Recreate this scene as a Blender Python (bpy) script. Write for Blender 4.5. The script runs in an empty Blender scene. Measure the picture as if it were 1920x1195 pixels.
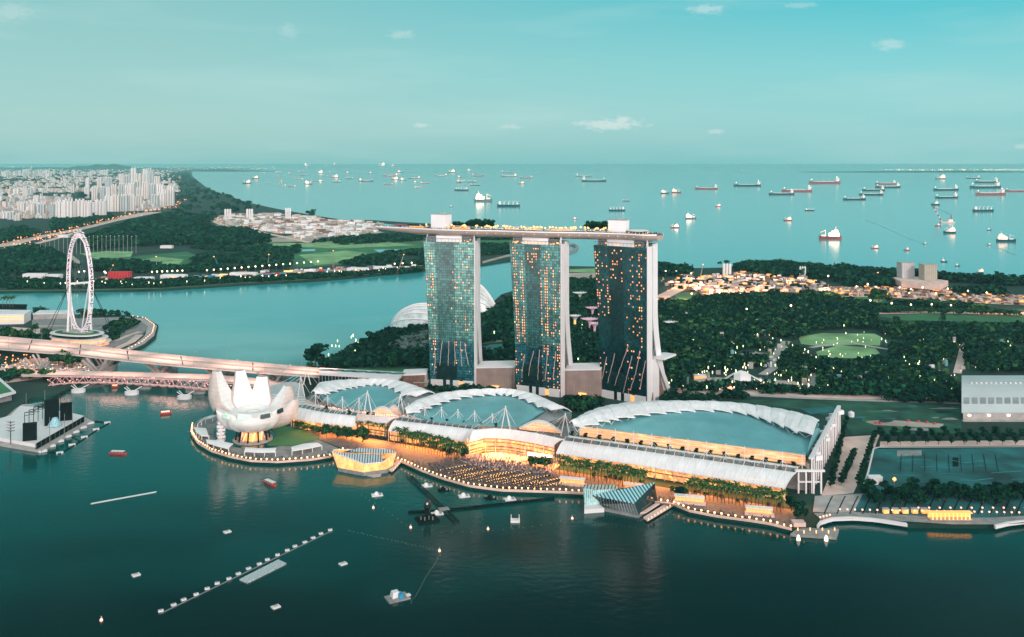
import bpy, math, random
import numpy as np
from mathutils import Vector, noise as mnoise

random.seed(7)
rng = np.random.default_rng(7)
R = math.radians
sc = bpy.context.scene
C = sc.collection

# ------------------------------------------------------------------ camera
F, CX, CY, HZ, H = 1700.0, 960.0, 597.5, 308.0, 272.0   # focal length, centre, horizon (photo pixels), eye height (m)
cam_d = bpy.data.cameras.new('camera'); cam = bpy.data.objects.new('camera', cam_d); C.objects.link(cam)
cam.location = (0, 0, H); cam.rotation_euler = (R(90), 0, 0)
cam_d.sensor_width = 36; cam_d.lens = F/1920*36
cam_d.shift_y = -(CY-HZ)/1920
cam_d.clip_start = 5; cam_d.clip_end = 500000
sc.camera = cam
sc.render.resolution_x = 1024; sc.render.resolution_y = 637

# ------------------------------------------------------------------ light
SUN_EL, SUN_AZ = 12.0, 148.0      # azimuth from +Y towards +X: behind the camera, to the right
world = bpy.data.worlds.new("World"); sc.world = world; world.use_nodes = True
wn = world.node_tree.nodes; wl = world.node_tree.links
for n in list(wn): wn.remove(n)
def N(t, **k):
    n = wn.new(t)
    for a, b in k.items(): setattr(n, a, b)
    return n
out = N('ShaderNodeOutputWorld'); bg = N('ShaderNodeBackground'); bg.inputs['Strength'].default_value = 0.15
sky = N('ShaderNodeTexSky', sky_type='NISHITA'); sky.sun_disc = False
sky.sun_elevation = R(SUN_EL); sky.sun_rotation = R(SUN_AZ); sky.dust_density = 2.0
tc = N('ShaderNodeTexCoord'); sep = N('ShaderNodeSeparateXYZ'); wl.new(tc.outputs['Generated'], sep.inputs[0])
def ramp(stops, src):
    r = N('ShaderNodeValToRGB'); cr = r.color_ramp
    while len(cr.elements) < len(stops): cr.elements.new(0.5)
    for e, (p, c) in zip(cr.elements, stops): e.position = p; e.color = (*c, 1)
    wl.new(src, r.inputs[0]); return r
def lin(c):
    return tuple((v/255/12.92 if v/255 <= .04045 else ((v/255+.055)/1.055)**2.4) for v in c)
def scl(c, k): return tuple(v*k for v in c)
SK = 1/0.15
horizon_l = lin((163, 204, 202)); horizon_r = lin((146, 204, 207))
left = ramp([(0, lin((140, 196, 194))), (.03, scl(horizon_l, 1)), (.05, lin((164, 205, 204))), (.10, lin((153, 201, 201))), (.185, lin((136, 192, 194))), (.25, lin((62, 168, 170))), (.32, lin((20, 140, 140))), (.45, lin((6, 105, 105))), (.66, lin((60, 120, 120))), (.85, lin((200, 225, 222))), (1, lin((225, 238, 236)))], sep.outputs['Z'])
right = ramp([(0, lin((126, 196, 197))), (.03, scl(horizon_r, 1)), (.05, lin((150, 209, 211))), (.10, lin((135, 208, 213))), (.185, lin((66, 192, 206))), (.25, lin((40, 160, 168))), (.32, lin((10, 128, 136))), (.45, lin((5, 98, 104))), (.66, lin((60, 120, 124))), (.85, lin((200, 225, 222))), (1, lin((225, 238, 238)))], sep.outputs['Z'])
mr = N('ShaderNodeMapRange'); mr.inputs[1].default_value = -.35; mr.inputs[2].default_value = .4; wl.new(sep.outputs['X'], mr.inputs[0])
mx = N('ShaderNodeMixRGB'); wl.new(mr.outputs[0], mx.inputs[0]); wl.new(left.outputs[0], mx.inputs[1]); wl.new(right.outputs[0], mx.inputs[2])
# soft streaks of high cloud
mpn = N('ShaderNodeMapping'); mpn.inputs['Scale'].default_value = (2.2, 2.2, 16); wl.new(tc.outputs['Generated'], mpn.inputs[0])
nz = N('ShaderNodeTexNoise'); nz.inputs['Scale'].default_value = 1.6; nz.inputs['Detail'].default_value = 5; wl.new(mpn.outputs[0], nz.inputs[0])
nr = N('ShaderNodeMapRange'); nr.inputs[1].default_value = .5; nr.inputs[2].default_value = .8; nr.inputs[4].default_value = .5; wl.new(nz.outputs['Fac'], nr.inputs[0])
mc = N('ShaderNodeMixRGB'); wl.new(nr.outputs[0], mc.inputs[0]); wl.new(mx.outputs[0], mc.inputs[1]); mc.inputs[2].default_value = (*lin((185, 220, 219)), 1)
# small low clouds over the sea, at their own bearings in the sky
def WM(op, a, b_=None, c_=None):
    n = N('ShaderNodeMath', operation=op)
    for i, q in enumerate((a, b_, c_)):
        if q is None: continue
        if isinstance(q, (int, float)): n.inputs[i].default_value = q
        else: wl.new(q, n.inputs[i])
    return n.outputs[0]
ysafe = WM('MAXIMUM', sep.outputs['Y'], .05)
caz, cel = WM('DIVIDE', sep.outputs['X'], ysafe), WM('DIVIDE', sep.outputs['Z'], ysafe)
cn = N('ShaderNodeTexNoise'); cn.inputs['Scale'].default_value = 1; cn.inputs['Detail'].default_value = 7; cn.inputs['Roughness'].default_value = .62
cb_ = N('ShaderNodeCombineXYZ'); wl.new(WM('MULTIPLY', caz, 95), cb_.inputs[0]); wl.new(WM('MULTIPLY', cel, 210), cb_.inputs[1]); wl.new(cb_.outputs[0], cn.inputs['Vector'])
acc = None
for (x_, y_, w_, h_, k_) in ((1145, 234, 88, 15, .85), (1168, 226, 22, 12, .8), (789, 235, 24, 6, .6), (956, 238, 30, 6, .5), (1341, 247, 24, 7, .5), (1668, 84, 42, 16, .5), (1325, 18, 52, 13, .6), (752, 65, 34, 12, .4), (541, 60, 24, 22, .25), (1500, 10, 50, 8, .35), (20, 22, 60, 26, .3), (1915, 275, 20, 8, .5)):
    dx_ = WM('DIVIDE', WM('SUBTRACT', caz, (x_-960)/1700), w_/1700); dy_ = WM('DIVIDE', WM('SUBTRACT', cel, (308-y_)/1700), h_/1700)
    dd = WM('SUBTRACT', 1.0, WM('SQRT', WM('ADD', WM('MULTIPLY', dx_, dx_), WM('MULTIPLY', dy_, dy_))))
    dd = WM('ADD', dd, WM('MULTIPLY', WM('SUBTRACT', cn.outputs['Fac'], .5), 1.9))
    mm_ = N('ShaderNodeMapRange'); mm_.interpolation_type = 'SMOOTHSTEP'; mm_.inputs[1].default_value = .05; mm_.inputs[2].default_value = .85; mm_.inputs[4].default_value = k_*.75; wl.new(dd, mm_.inputs[0])
    acc = mm_.outputs[0] if acc is None else WM('MAXIMUM', acc, mm_.outputs[0])
mc2 = N('ShaderNodeMixRGB'); wl.new(acc, mc2.inputs[0]); wl.new(mc.outputs[0], mc2.inputs[1]); mc2.inputs[2].default_value = (*lin((222, 232, 231)), 1)
mc = mc2
# afterglow in the west, behind the camera
wy = N('ShaderNodeMapRange'); wy.inputs[1].default_value = .15; wy.inputs[2].default_value = -1; wy.inputs[3].default_value = 0; wy.inputs[4].default_value = 1; wl.new(sep.outputs['Y'], wy.inputs[0])
wz = N('ShaderNodeMapRange'); wz.inputs[1].default_value = .75; wz.inputs[2].default_value = .0; wz.inputs[3].default_value = 0; wz.inputs[4].default_value = 1; wl.new(sep.outputs['Z'], wz.inputs[0])
wm = N('ShaderNodeMath', operation='MULTIPLY'); wl.new(wy.outputs[0], wm.inputs[0]); wl.new(wz.outputs[0], wm.inputs[1])
glow = N('ShaderNodeVectorMath', operation='SCALE'); glow.inputs[0].default_value = (3.0, 2.35, 2.35); wl.new(wm.outputs[0], glow.inputs['Scale'])
add1 = N('ShaderNodeVectorMath', operation='ADD'); wl.new(mc.outputs[0], add1.inputs[0]); wl.new(glow.outputs[0], add1.inputs[1])
s1 = N('ShaderNodeVectorMath', operation='SCALE'); s1.inputs['Scale'].default_value = SK*.80; wl.new(add1.outputs[0], s1.inputs[0])
s2 = N('ShaderNodeVectorMath', operation='MULTIPLY'); s2.inputs[1].default_value = (.035, .06, .05); wl.new(sky.outputs[0], s2.inputs[0])
add2 = N('ShaderNodeVectorMath', operation='ADD'); wl.new(s1.outputs[0], add2.inputs[0]); wl.new(s2.outputs[0], add2.inputs[1])
wl.new(add2.outputs[0], bg.inputs['Color']); wl.new(bg.outputs[0], out.inputs[0])

sd = bpy.data.lights.new('sun', 'SUN'); sd.energy = 1.5; sd.angle = R(14); sd.color = (1, .80, .74)
sun = bpy.data.objects.new('sun', sd); C.objects.link(sun)
_se = R(24)
_d = Vector((math.sin(R(SUN_AZ))*math.cos(_se), math.cos(R(SUN_AZ))*math.cos(_se), math.sin(_se)))
sun.rotation_euler = _d.to_track_quat('Z', 'Y').to_euler()

sc.view_settings.view_transform = 'Standard'; sc.view_settings.look = 'None'
sc.view_settings.exposure = 0.3; sc.view_settings.gamma = 1
sc.cycles.max_bounces = 5; sc.cycles.diffuse_bounces = 2; sc.cycles.glossy_bounces = 3; sc.cycles.volume_bounces = 0
sc.cycles.transparent_max_bounces = 4; sc.cycles.caustics_reflective = False; sc.cycles.caustics_refractive = False
sc.cycles.sample_clamp_indirect = 4; sc.cycles.use_denoising = True

# ------------------------------------------------------------------ photo pixel -> place
def P(px, py, z=0.0):
    Y = F*(H-z)/(py-HZ)
    return Vector(((px-CX)*Y/F, Y, z))
def PD(px, py, Y):
    return Vector(((px-CX)*Y/F, Y, H-(py-HZ)*Y/F))
def XZ(px, Y, z):
    return Vector(((px-CX)*Y/F, Y, z))
def s_at(Y): return Y/F          # metres per photo pixel

# ------------------------------------------------------------------ materials
def mat(name, col, rough=.6, metal=0, var=.18, scale=.15, emit=None, es=0, spec=.5, sample=False, srgb=True, bump=0, stripes=None):
    m = bpy.data.materials.new(name); m.use_nodes = True
    nt = m.node_tree; b = nt.nodes['Principled BSDF']
    c = lin(col) if srgb and max(col) > 1.001 else tuple(col)
    b.inputs['Roughness'].default_value = rough; b.inputs['Metallic'].default_value = metal
    b.inputs['Specular IOR Level'].default_value = spec
    tcn = nt.nodes.new('ShaderNodeTexCoord'); co = tcn.outputs['Object']
    nn = nt.nodes.new('ShaderNodeTexNoise'); nn.inputs['Scale'].default_value = scale; nn.inputs['Detail'].default_value = 6
    nt.links.new(co, nn.inputs['Vector'])
    mp = nt.nodes.new('ShaderNodeMapRange'); mp.inputs[1].default_value = .3; mp.inputs[2].default_value = .7
    mp.inputs[3].default_value = 1-var; mp.inputs[4].default_value = 1+var; nt.links.new(nn.outputs['Fac'], mp.inputs[0])
    vm = nt.nodes.new('ShaderNodeVectorMath'); vm.operation = 'SCALE'; vm.inputs[0].default_value = c
    nt.links.new(mp.outputs[0], vm.inputs['Scale'])
    src = vm.outputs[0]
    if stripes:       # (axis vector, period, width fraction, colour): panel joints or ribs
        for (ax, per, wd, sc_) in stripes:
            dt = nt.nodes.new('ShaderNodeVectorMath'); dt.operation = 'DOT_PRODUCT'; dt.inputs[1].default_value = ax
            nt.links.new(co, dt.inputs[0])
            dv = nt.nodes.new('ShaderNodeMath'); dv.operation = 'DIVIDE'; dv.inputs[1].default_value = per; nt.links.new(dt.outputs['Value'], dv.inputs[0])
            fr = nt.nodes.new('ShaderNodeMath'); fr.operation = 'FRACT'; nt.links.new(dv.outputs[0], fr.inputs[0])
            ls = nt.nodes.new('ShaderNodeMath'); ls.operation = 'LESS_THAN'; ls.inputs[1].default_value = wd; nt.links.new(fr.outputs[0], ls.inputs[0])
            mm = nt.nodes.new('ShaderNodeMixRGB'); nt.links.new(ls.outputs[0], mm.inputs[0]); nt.links.new(src, mm.inputs[1]); mm.inputs[2].default_value = (*lin(sc_), 1)
            src = mm.outputs[0]
    nt.links.new(src, b.inputs['Base Color'])
    if emit is not None:
        e = lin(emit) if max(emit) > 1.001 else emit
        b.inputs['Emission Color'].default_value = (*e, 1); b.inputs['Emission Strength'].default_value = es
        m.cycles.emission_sampling = 'AUTO' if sample else 'NONE'
    if bump:
        bp = nt.nodes.new('ShaderNodeBump'); bp.inputs['Strength'].default_value = bump; nt.links.new(nn.outputs['Fac'], bp.inputs['Height']); nt.links.new(bp.outputs[0], b.inputs['Normal'])
    return m

# ------------------------------------------------------------------ mesh builder
class MB:
    def __init__(s): s.v = []; s.f = []; s.mi = []
    def add(s, vs, fs, mi=0):
        o = len(s.v); s.v += [tuple(v) for v in vs]
        s.f += [tuple(i+o for i in f) for f in fs]; s.mi += [mi]*len(fs); return s
    def box(s, c, size, rot=0, mi=0, taper=1.0):
        cx, cy, cz = c; a, b, h = size[0]/2, size[1]/2, size[2]; co, si = math.cos(rot), math.sin(rot); vs = []
        for z, k in ((0, 1), (h, taper)):
            for x, y in ((-a, -b), (a, -b), (a, b), (-a, b)):
                x *= k; y *= k; vs.append((cx+x*co-y*si, cy+x*si+y*co, cz+z))
        return s.add(vs, [(0, 3, 2, 1), (4, 5, 6, 7), (0, 1, 5, 4), (1, 2, 6, 5), (2, 3, 7, 6), (3, 0, 4, 7)], mi)
    def prism(s, pts, z0, z1, mi=0):
        n = len(pts); vs = [(p[0], p[1], z0) for p in pts]+[(p[0], p[1], z1) for p in pts]
        fs = [tuple(range(n))[::-1], tuple(range(n, 2*n))]+[(i, (i+1) % n, n+(i+1) % n, n+i) for i in range(n)]
        return s.add(vs, fs, mi)
    def sheet(s, pts, mi=0): return s.add(pts, [tuple(range(len(pts)))], mi)
    def tube(s, p0, p1, r, n=6, r1=None, mi=0, cap=True):
        p0 = Vector(p0); p1 = Vector(p1); r1 = r if r1 is None else r1
        d = (p1-p0); 
        if d.length < 1e-6: return s
        d.normalize(); a = d.cross(Vector((0, 0, 1)))
        if a.length < 1e-3: a = Vector((1, 0, 0))
        a.normalize(); b = d.cross(a); vs = []
        for p, rr in ((p0, r), (p1, r1)):
            for i in range(n):
                t = 2*math.pi*i/n; vs.append(p+(a*math.cos(t)+b*math.sin(t))*rr)
        fs = [(i, (i+1) % n, n+(i+1) % n, n+i) for i in range(n)]
        if cap: fs += [tuple(range(n))[::-1], tuple(range(n, 2*n))]
        return s.add(vs, fs, mi)
    def path(s, pts, r, n=6, mi=0):
        for a, b in zip(pts[:-1], pts[1:]): s.tube(a, b, r, n, mi=mi)
        return s
    def grid(s, rows, mi=0, close=False):      # rows: list of equal-length lists of points
        o = len(s.v); m = len(rows[0])
        for r_ in rows: s.v += [tuple(p) for p in r_]
        for i in range(len(rows)-1):
            for j in range(m-1+(1 if close else 0)):
                j2 = (j+1) % m
                s.f.append((o+i*m+j, o+i*m+j2, o+(i+1)*m+j2, o+(i+1)*m+j)); s.mi.append(mi)
        return s
    def slab(s, rows, th, mi=0):               # grid with thickness th downward
        s.grid(rows, mi); low = [[(p[0], p[1], p[2]-th) for p in r_] for r_ in rows]
        s.grid([r_[::-1] for r_ in low], mi)
        def edge(a, b): s.grid([a, b], mi)
        edge(low[0], rows[0]); edge(rows[-1], low[-1])
        edge([r_[0] for r_ in rows], [r_[0] for r_ in low]); edge([r_[-1] for r_ in low], [r_[-1] for r_ in rows])
        return s
    def lathe(s, prof, n=12, c=(0, 0, 0), mi=0):
        rows = [[(c[0]+r*math.cos(2*math.pi*i/n), c[1]+r*math.sin(2*math.pi*i/n), c[2]+z) for i in range(n)] for r, z in prof]
        return s.grid(rows, mi, close=True)
    def build(s, name, mats, origin=(0, 0, 0), smooth=False):
        me = bpy.data.meshes.new(name)
        o = Vector(origin); vs = [(v[0]-o[0], v[1]-o[1], v[2]-o[2]) for v in s.v]
        me.from_pydata(vs, [], s.f)
        if not isinstance(mats, (list, tuple)): mats = [mats]
        for m in mats: me.materials.append(m)
        if len(mats) > 1: me.polygons.foreach_set('material_index', s.mi)
        if smooth: me.polygons.foreach_set('use_smooth', [True]*len(me.polygons))
        me.update(); return me

def wpos(o):
    return o.matrix_basis.translation + (wpos(o.parent) if o.parent else Vector((0, 0, 0)))
def tag(o, label=None, cat=None, group=None, kind=None):
    if label: o['label'] = label
    if cat: o['category'] = cat
    if group: o['group'] = group
    if kind: o['kind'] = kind
    return o
def thing(name, label, cat, loc=(0, 0, 0), group=None, rz=0):
    o = bpy.data.objects.new(name, None); C.objects.link(o); o.location = loc; o.rotation_euler = (0, 0, rz)
    o.empty_display_size = 1
    return tag(o, label, cat, group)
def part(name, mb, mats, parent=None, label=None, smooth=False, kind=None, origin=None):
    """mb in world coordinates (parents are unrotated when built)."""
    og = origin if origin is not None else (wpos(parent) if parent else Vector((0, 0, 0)))
    me = mb.build(name, mats, og, smooth)
    o = bpy.data.objects.new(name, me); C.objects.link(o)
    if parent:
        o.parent = parent
        if origin is not None: o.location = Vector(origin)-wpos(parent)
    elif origin is not None: o.location = origin
    if label: o['label'] = label
    if kind: o['kind'] = kind
    return o
def struct(name, mb, mats, smooth=False):
    return part(name, mb, mats, None, smooth=smooth, kind='structure')
kids_of = {}
def dup(root, loc, rz=None, scale=None, label=None, group=None, name=None):
    r = root.copy(); C.objects.link(r); r.location = loc
    if rz is not None: r.rotation_euler = (0, 0, rz)
    if scale is not None: r.scale = (scale,)*3 if not hasattr(scale, '__len__') else scale
    if label: r['label'] = label
    if group: r['group'] = group
    if root.name not in kids_of: kids_of[root.name] = [(c, list(c.children)) for c in root.children]
    for c, gs in kids_of[root.name]:
        k = c.copy(); C.objects.link(k); k.parent = r
        for g in gs:
            q = g.copy(); C.objects.link(q); q.parent = k
    return r
def interp(poly, n):
    """resample a polyline (list of Vectors) to n+1 points by length"""
    L = [0]
    for a, b in zip(poly[:-1], poly[1:]): L.append(L[-1]+(Vector(b)-Vector(a)).length)
    res = []
    for i in range(n+1):
        t = L[-1]*i/n; k = 0
        while k < len(L)-2 and L[k+1] < t: k += 1
        u = (t-L[k])/max(1e-9, L[k+1]-L[k]); res.append(Vector(poly[k]).lerp(Vector(poly[k+1]), min(1, max(0, u))))
    return res
def inside(x, y, poly):
    c = False; n = len(poly)
    for i in range(n):
        x1, y1 = poly[i][:2]; x2, y2 = poly[(i+1) % n][:2]
        if (y1 > y) != (y2 > y) and x < (x2-x1)*(y-y1)/(y2-y1)+x1: c = not c
    return c
HAZE = 2.0e-5
# ------------------------------------------------------------------ palette
M = {}
M['white'] = mat('white_paint', (.80, .78, .79), .45, var=.05, scale=.05)
M['roofw'] = mat('white_roof_membrane', (.84, .84, .86), .5, var=.10, scale=.09, stripes=[((1, -.3, 0), 5.0, .05, (214, 214, 218))])
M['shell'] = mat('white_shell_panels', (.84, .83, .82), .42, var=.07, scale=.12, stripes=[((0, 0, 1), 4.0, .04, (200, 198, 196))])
M['shellu'] = mat('shell_underside_shaded', (.68, .57, .53), .5, var=.12, scale=.1, stripes=[((0, 0, 1), 4.0, .05, (182, 168, 162))])  # darker, pinker copy of the shell: shade put into the colour
M['conc'] = mat('pale_concrete', (.42, .40, .39), .8, var=.2, scale=.12)
M['conc2'] = mat('grey_concrete', (.26, .27, .27), .85, var=.25, scale=.2)
M['pink'] = mat('pinkish_road', (.74, .55, .49), .75, var=.18, scale=.05)
M['sand'] = mat('sandy_ground', (.45, .38, .33), .9, var=.35, scale=.02)
M['deck'] = mat('timber_deck', (.18, .15, .14), .7, var=.3, scale=.5)
M['dark'] = mat('dark_steel', (.004, .010, .012), .8, var=.3, spec=.1)
M['steel'] = mat('grey_steel', (.3, .32, .33), .4, .4, var=.15)
M['teal'] = mat('teal_roof', (.15, .42, .46), .38, .1, var=.14, scale=.05, spec=.6, stripes=[((1, .15, 0), 6.0, .045, (128, 176, 182)), ((-.4, 1, 0), 14.0, .03, (120, 170, 178))])
M['teal2'] = mat('dull_teal_ground', (.010, .105, .112), .8, var=.7, scale=.03)
M['glassd'] = mat('dark_glass', (.008, .03, .033), .12, 0, var=.4, scale=.2, spec=.9)
M['grass'] = mat('lawn_grass', (.035, .17, .07), .9, var=.35, scale=.02)
M['grassl'] = mat('light_lawn', (.22, .42, .19), .9, var=.4, scale=.02)
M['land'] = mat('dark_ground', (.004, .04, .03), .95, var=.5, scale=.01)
M['red'] = mat('red_paint', (.55, .03, .04), .5, var=.15)
M['brown'] = mat('rusty_cladding', (.22, .12, .09), .7, var=.3, scale=.3)
M['blue'] = mat('blue_tarpaulin', (.02, .25, .45), .5, var=.15)
M['glow'] = mat('warm_glow', (.8, .5, .2), .6, emit=(1.0, .30, .05), es=1.0)
M['glowy'] = mat('yellow_glow', (.8, .6, .3), .6, emit=(1.0, .44, .11), es=1.1)
M['gloww'] = mat('white_glow', (.8, .8, .7), .6, emit=(1.0, .82, .62), es=1.3)
M['lampo'] = mat('orange_lamp', (.9, .5, .3), .5, emit=(1.0, .28, .07), es=2.6)
M['lampw'] = mat('white_lamp', (.9, .9, .8), .5, emit=(1.0, .74, .45), es=3.2)
M['lampp'] = mat('pink_lamp', (.9, .5, .5), .5, emit=(1.0, .42, .24), es=1.8)
M['lampg'] = mat('greenish_lamp', (.8, .9, .6), .5, emit=(.85, 1.0, .45), es=2.4)
M['leafy'] = mat('palm_leaf_lamplit', (.16, .24, .06), .85, var=.4, scale=.12, spec=.05)  # lamplight on the palms put into a lighter leaf colour
M['lampe'] = mat('edge_lamp_glow', (.9, .6, .4), .5, emit=(1.0, .40, .13), es=7)
M['lot'] = mat('rough_dark_grass', (.012, .085, .052), .95, var=.5, scale=.05)
M['bark'] = mat('bark', (.10, .075, .06), .9, var=.3, scale=1)
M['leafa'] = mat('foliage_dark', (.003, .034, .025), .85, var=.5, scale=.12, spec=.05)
M['leafb'] = mat('foliage_mid', (.012, .078, .038), .85, var=.5, scale=.12, spec=.05)
M['leafc'] = mat('foliage_light', (.05, .13, .045), .85, var=.4, scale=.12, spec=.05)
M['leafs'] = mat('foliage_silver', (.16, .24, .22), .85, var=.3, scale=.12, spec=.05)
M['people'] = mat('clothes', (.12, .10, .11), .9, var=.9, scale=1.5)

# water: dark body, soft sheen, long gentle swell
wm_ = bpy.data.materials.new('water'); wm_.use_nodes = True; nt = wm_.node_tree; b = nt.nodes['Principled BSDF']
b.inputs['Roughness'].default_value = .13; b.inputs['IOR'].default_value = 1.33
geo = nt.nodes.new('ShaderNodeNewGeometry')
def wnoise(scale, det, vec=(1, 1, 1)):
    mp = nt.nodes.new('ShaderNodeMapping'); mp.inputs['Scale'].default_value = vec; nt.links.new(geo.outputs['Position'], mp.inputs[0])
    n = nt.nodes.new('ShaderNodeTexNoise'); n.inputs['Scale'].default_value = scale; n.inputs['Detail'].default_value = det
    nt.links.new(mp.outputs[0], n.inputs['Vector']); return n
n1 = wnoise(.004, 4, (1, 1.6, 1)); n2 = wnoise(.12, 3, (1, 1.5, 1))
sx = nt.nodes.new('ShaderNodeSeparateXYZ'); nt.links.new(geo.outputs['Position'], sx.inputs[0])
# dark bay, paler channel and sea: sky reflection is painted into the body colour
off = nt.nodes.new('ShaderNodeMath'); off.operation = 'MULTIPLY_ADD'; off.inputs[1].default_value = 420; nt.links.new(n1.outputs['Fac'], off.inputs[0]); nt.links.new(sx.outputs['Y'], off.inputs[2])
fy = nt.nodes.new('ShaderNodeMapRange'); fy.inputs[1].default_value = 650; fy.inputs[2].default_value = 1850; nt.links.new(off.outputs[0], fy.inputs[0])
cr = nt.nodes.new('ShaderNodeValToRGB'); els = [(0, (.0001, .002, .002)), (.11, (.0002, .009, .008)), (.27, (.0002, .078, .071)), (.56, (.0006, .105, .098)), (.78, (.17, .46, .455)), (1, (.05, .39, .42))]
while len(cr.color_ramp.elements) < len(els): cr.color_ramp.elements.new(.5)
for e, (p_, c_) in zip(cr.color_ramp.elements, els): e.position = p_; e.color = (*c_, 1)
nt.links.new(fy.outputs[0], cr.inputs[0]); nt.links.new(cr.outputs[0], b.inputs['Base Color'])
bp = nt.nodes.new('ShaderNodeBump'); bp.inputs['Strength'].default_value = .10; bp.inputs['Distance'].default_value = 1.5
nt.links.new(n2.outputs['Fac'], bp.inputs['Height']); nt.links.new(bp.outputs[0], b.inputs['Normal'])
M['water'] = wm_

# ------------------------------------------------------------------ foliage
def leaf_blob(centres, nleaf, size, seed=0, squash=.75, mats_n=3):
    """leaf-sized quads spread through clumps; returns (verts, faces, material index)"""
    g = np.random.default_rng(seed); V = []; Fc = []; MI = []
    for ci, (cx, cy, cz, r) in enumerate(centres):
        tone = int(g.integers(0, mats_n)) if mats_n > 1 else 0
        for k in range(nleaf):
            d = g.normal(size=3); d /= np.linalg.norm(d); rr = r*(.55+.5*g.random())
            p = np.array([cx, cy, cz])+d*rr*np.array([1, 1, squash])
            n = d+g.normal(size=3)*.5; n /= np.linalg.norm(n)
            a = np.cross(n, [0, 0, 1.0]); a /= (np.linalg.norm(a)+1e-6); b_ = np.cross(n, a)
            s = size*(.6+.8*g.random()); o = len(V)
            V += [p-a*s-b_*s*.7, p+a*s-b_*s*.6, p+a*s*.8+b_*s, p-a*s*.7+b_*s*.8]
            Fc.append((o, o+1, o+2, o+3)); MI.append(tone if g.random() > .25 else int(g.integers(0, mats_n)))
    return [tuple(v) for v in V], Fc, MI
def crown_mb(kind, seed):
    g = random.Random(seed); mb = MB(); cs = []
    if kind == 'broad':
        for i in range(11):
            t = 2*math.pi*i/11+g.uniform(-.3, .3); rr = g.uniform(.15, .75)
            cs.append((math.cos(t)*rr, math.sin(t)*rr, g.uniform(.75, 1.25)-.25*rr, g.uniform(.25, .42)))
        cs.append((0, 0, 1.1, .45)); v, f, m = leaf_blob(cs, 44, .10, seed, .7)
    elif kind == 'round':
        for i in range(9):
            t = 2*math.pi*i/9; rr = g.uniform(.1, .45)
            cs.append((math.cos(t)*rr, math.sin(t)*rr, g.uniform(.8, 1.9), g.uniform(.25, .4)))
        v, f, m = leaf_blob(cs, 46, .11, seed, 1)
    elif kind == 'cone':
        for i in range(8):
            z = .5+i*.28; cs.append((g.uniform(-.1, .1), g.uniform(-.1, .1), z, .5*(1-i/9)+.08))
        v, f, m = leaf_blob(cs, 30, .08, seed, 1)
    mb.add(v, f); mb.mi = m
    return mb
def tree_proto(name, kind, label, seed, mats=('leafa', 'leafb', 'leafc'), h=1.0):
    t = thing(name, label, 'tree')
    part('crown', crown_mb(kind, seed), [M[x] for x in mats], t)
    tr = MB(); tr.tube((0, 0, -.05), (0, 0, .6), .06, 6, .04)
    for k in range(4):
        a = k*1.7+seed; tr.tube((0, 0, .5), (math.cos(a)*.4, math.sin(a)*.4, 1.0), .03, 4, .012)
    part('trunk', tr, M['bark'], t)
    return t
def palm_proto(name, label, seed):
    t = thing(name, label, 'palm tree'); g = random.Random(seed)
    tr = MB(); tr.tube((0, 0, -.2), (.15, 0, 4), .22, 6, .17).tube((.15, 0, 4), (.2, .1, 8.5), .17, 6, .14); part('trunk', tr, M['bark'], t)
    cr_ = MB()
    for k in range(17):
        a = 2*math.pi*k/17*1.0+g.uniform(-.1, .1); up = g.uniform(.3, 1.8); L = g.uniform(2.6, 3.4); pts = []
        for j in range(5):
            u = j/4; r_ = L*u; z = 8.5+up*u*1.6-2.6*u*u*(1.4-up*.4); w = .5*math.sin(math.pi*(.15+.8*u))
            c_ = Vector((.2+math.cos(a)*r_, .1+math.sin(a)*r_, z)); s_ = Vector((-math.sin(a), math.cos(a), 0))*w
            pts.append([c_-s_-Vector((0, 0, .25*w)), c_, c_+s_-Vector((0, 0, .25*w))])
        cr_.grid(pts, mi=k % 3)
    part('crown', cr_, [M['leafb'], M['leafc'], M['leafy']], t)
    return t
FOREST = []
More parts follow.
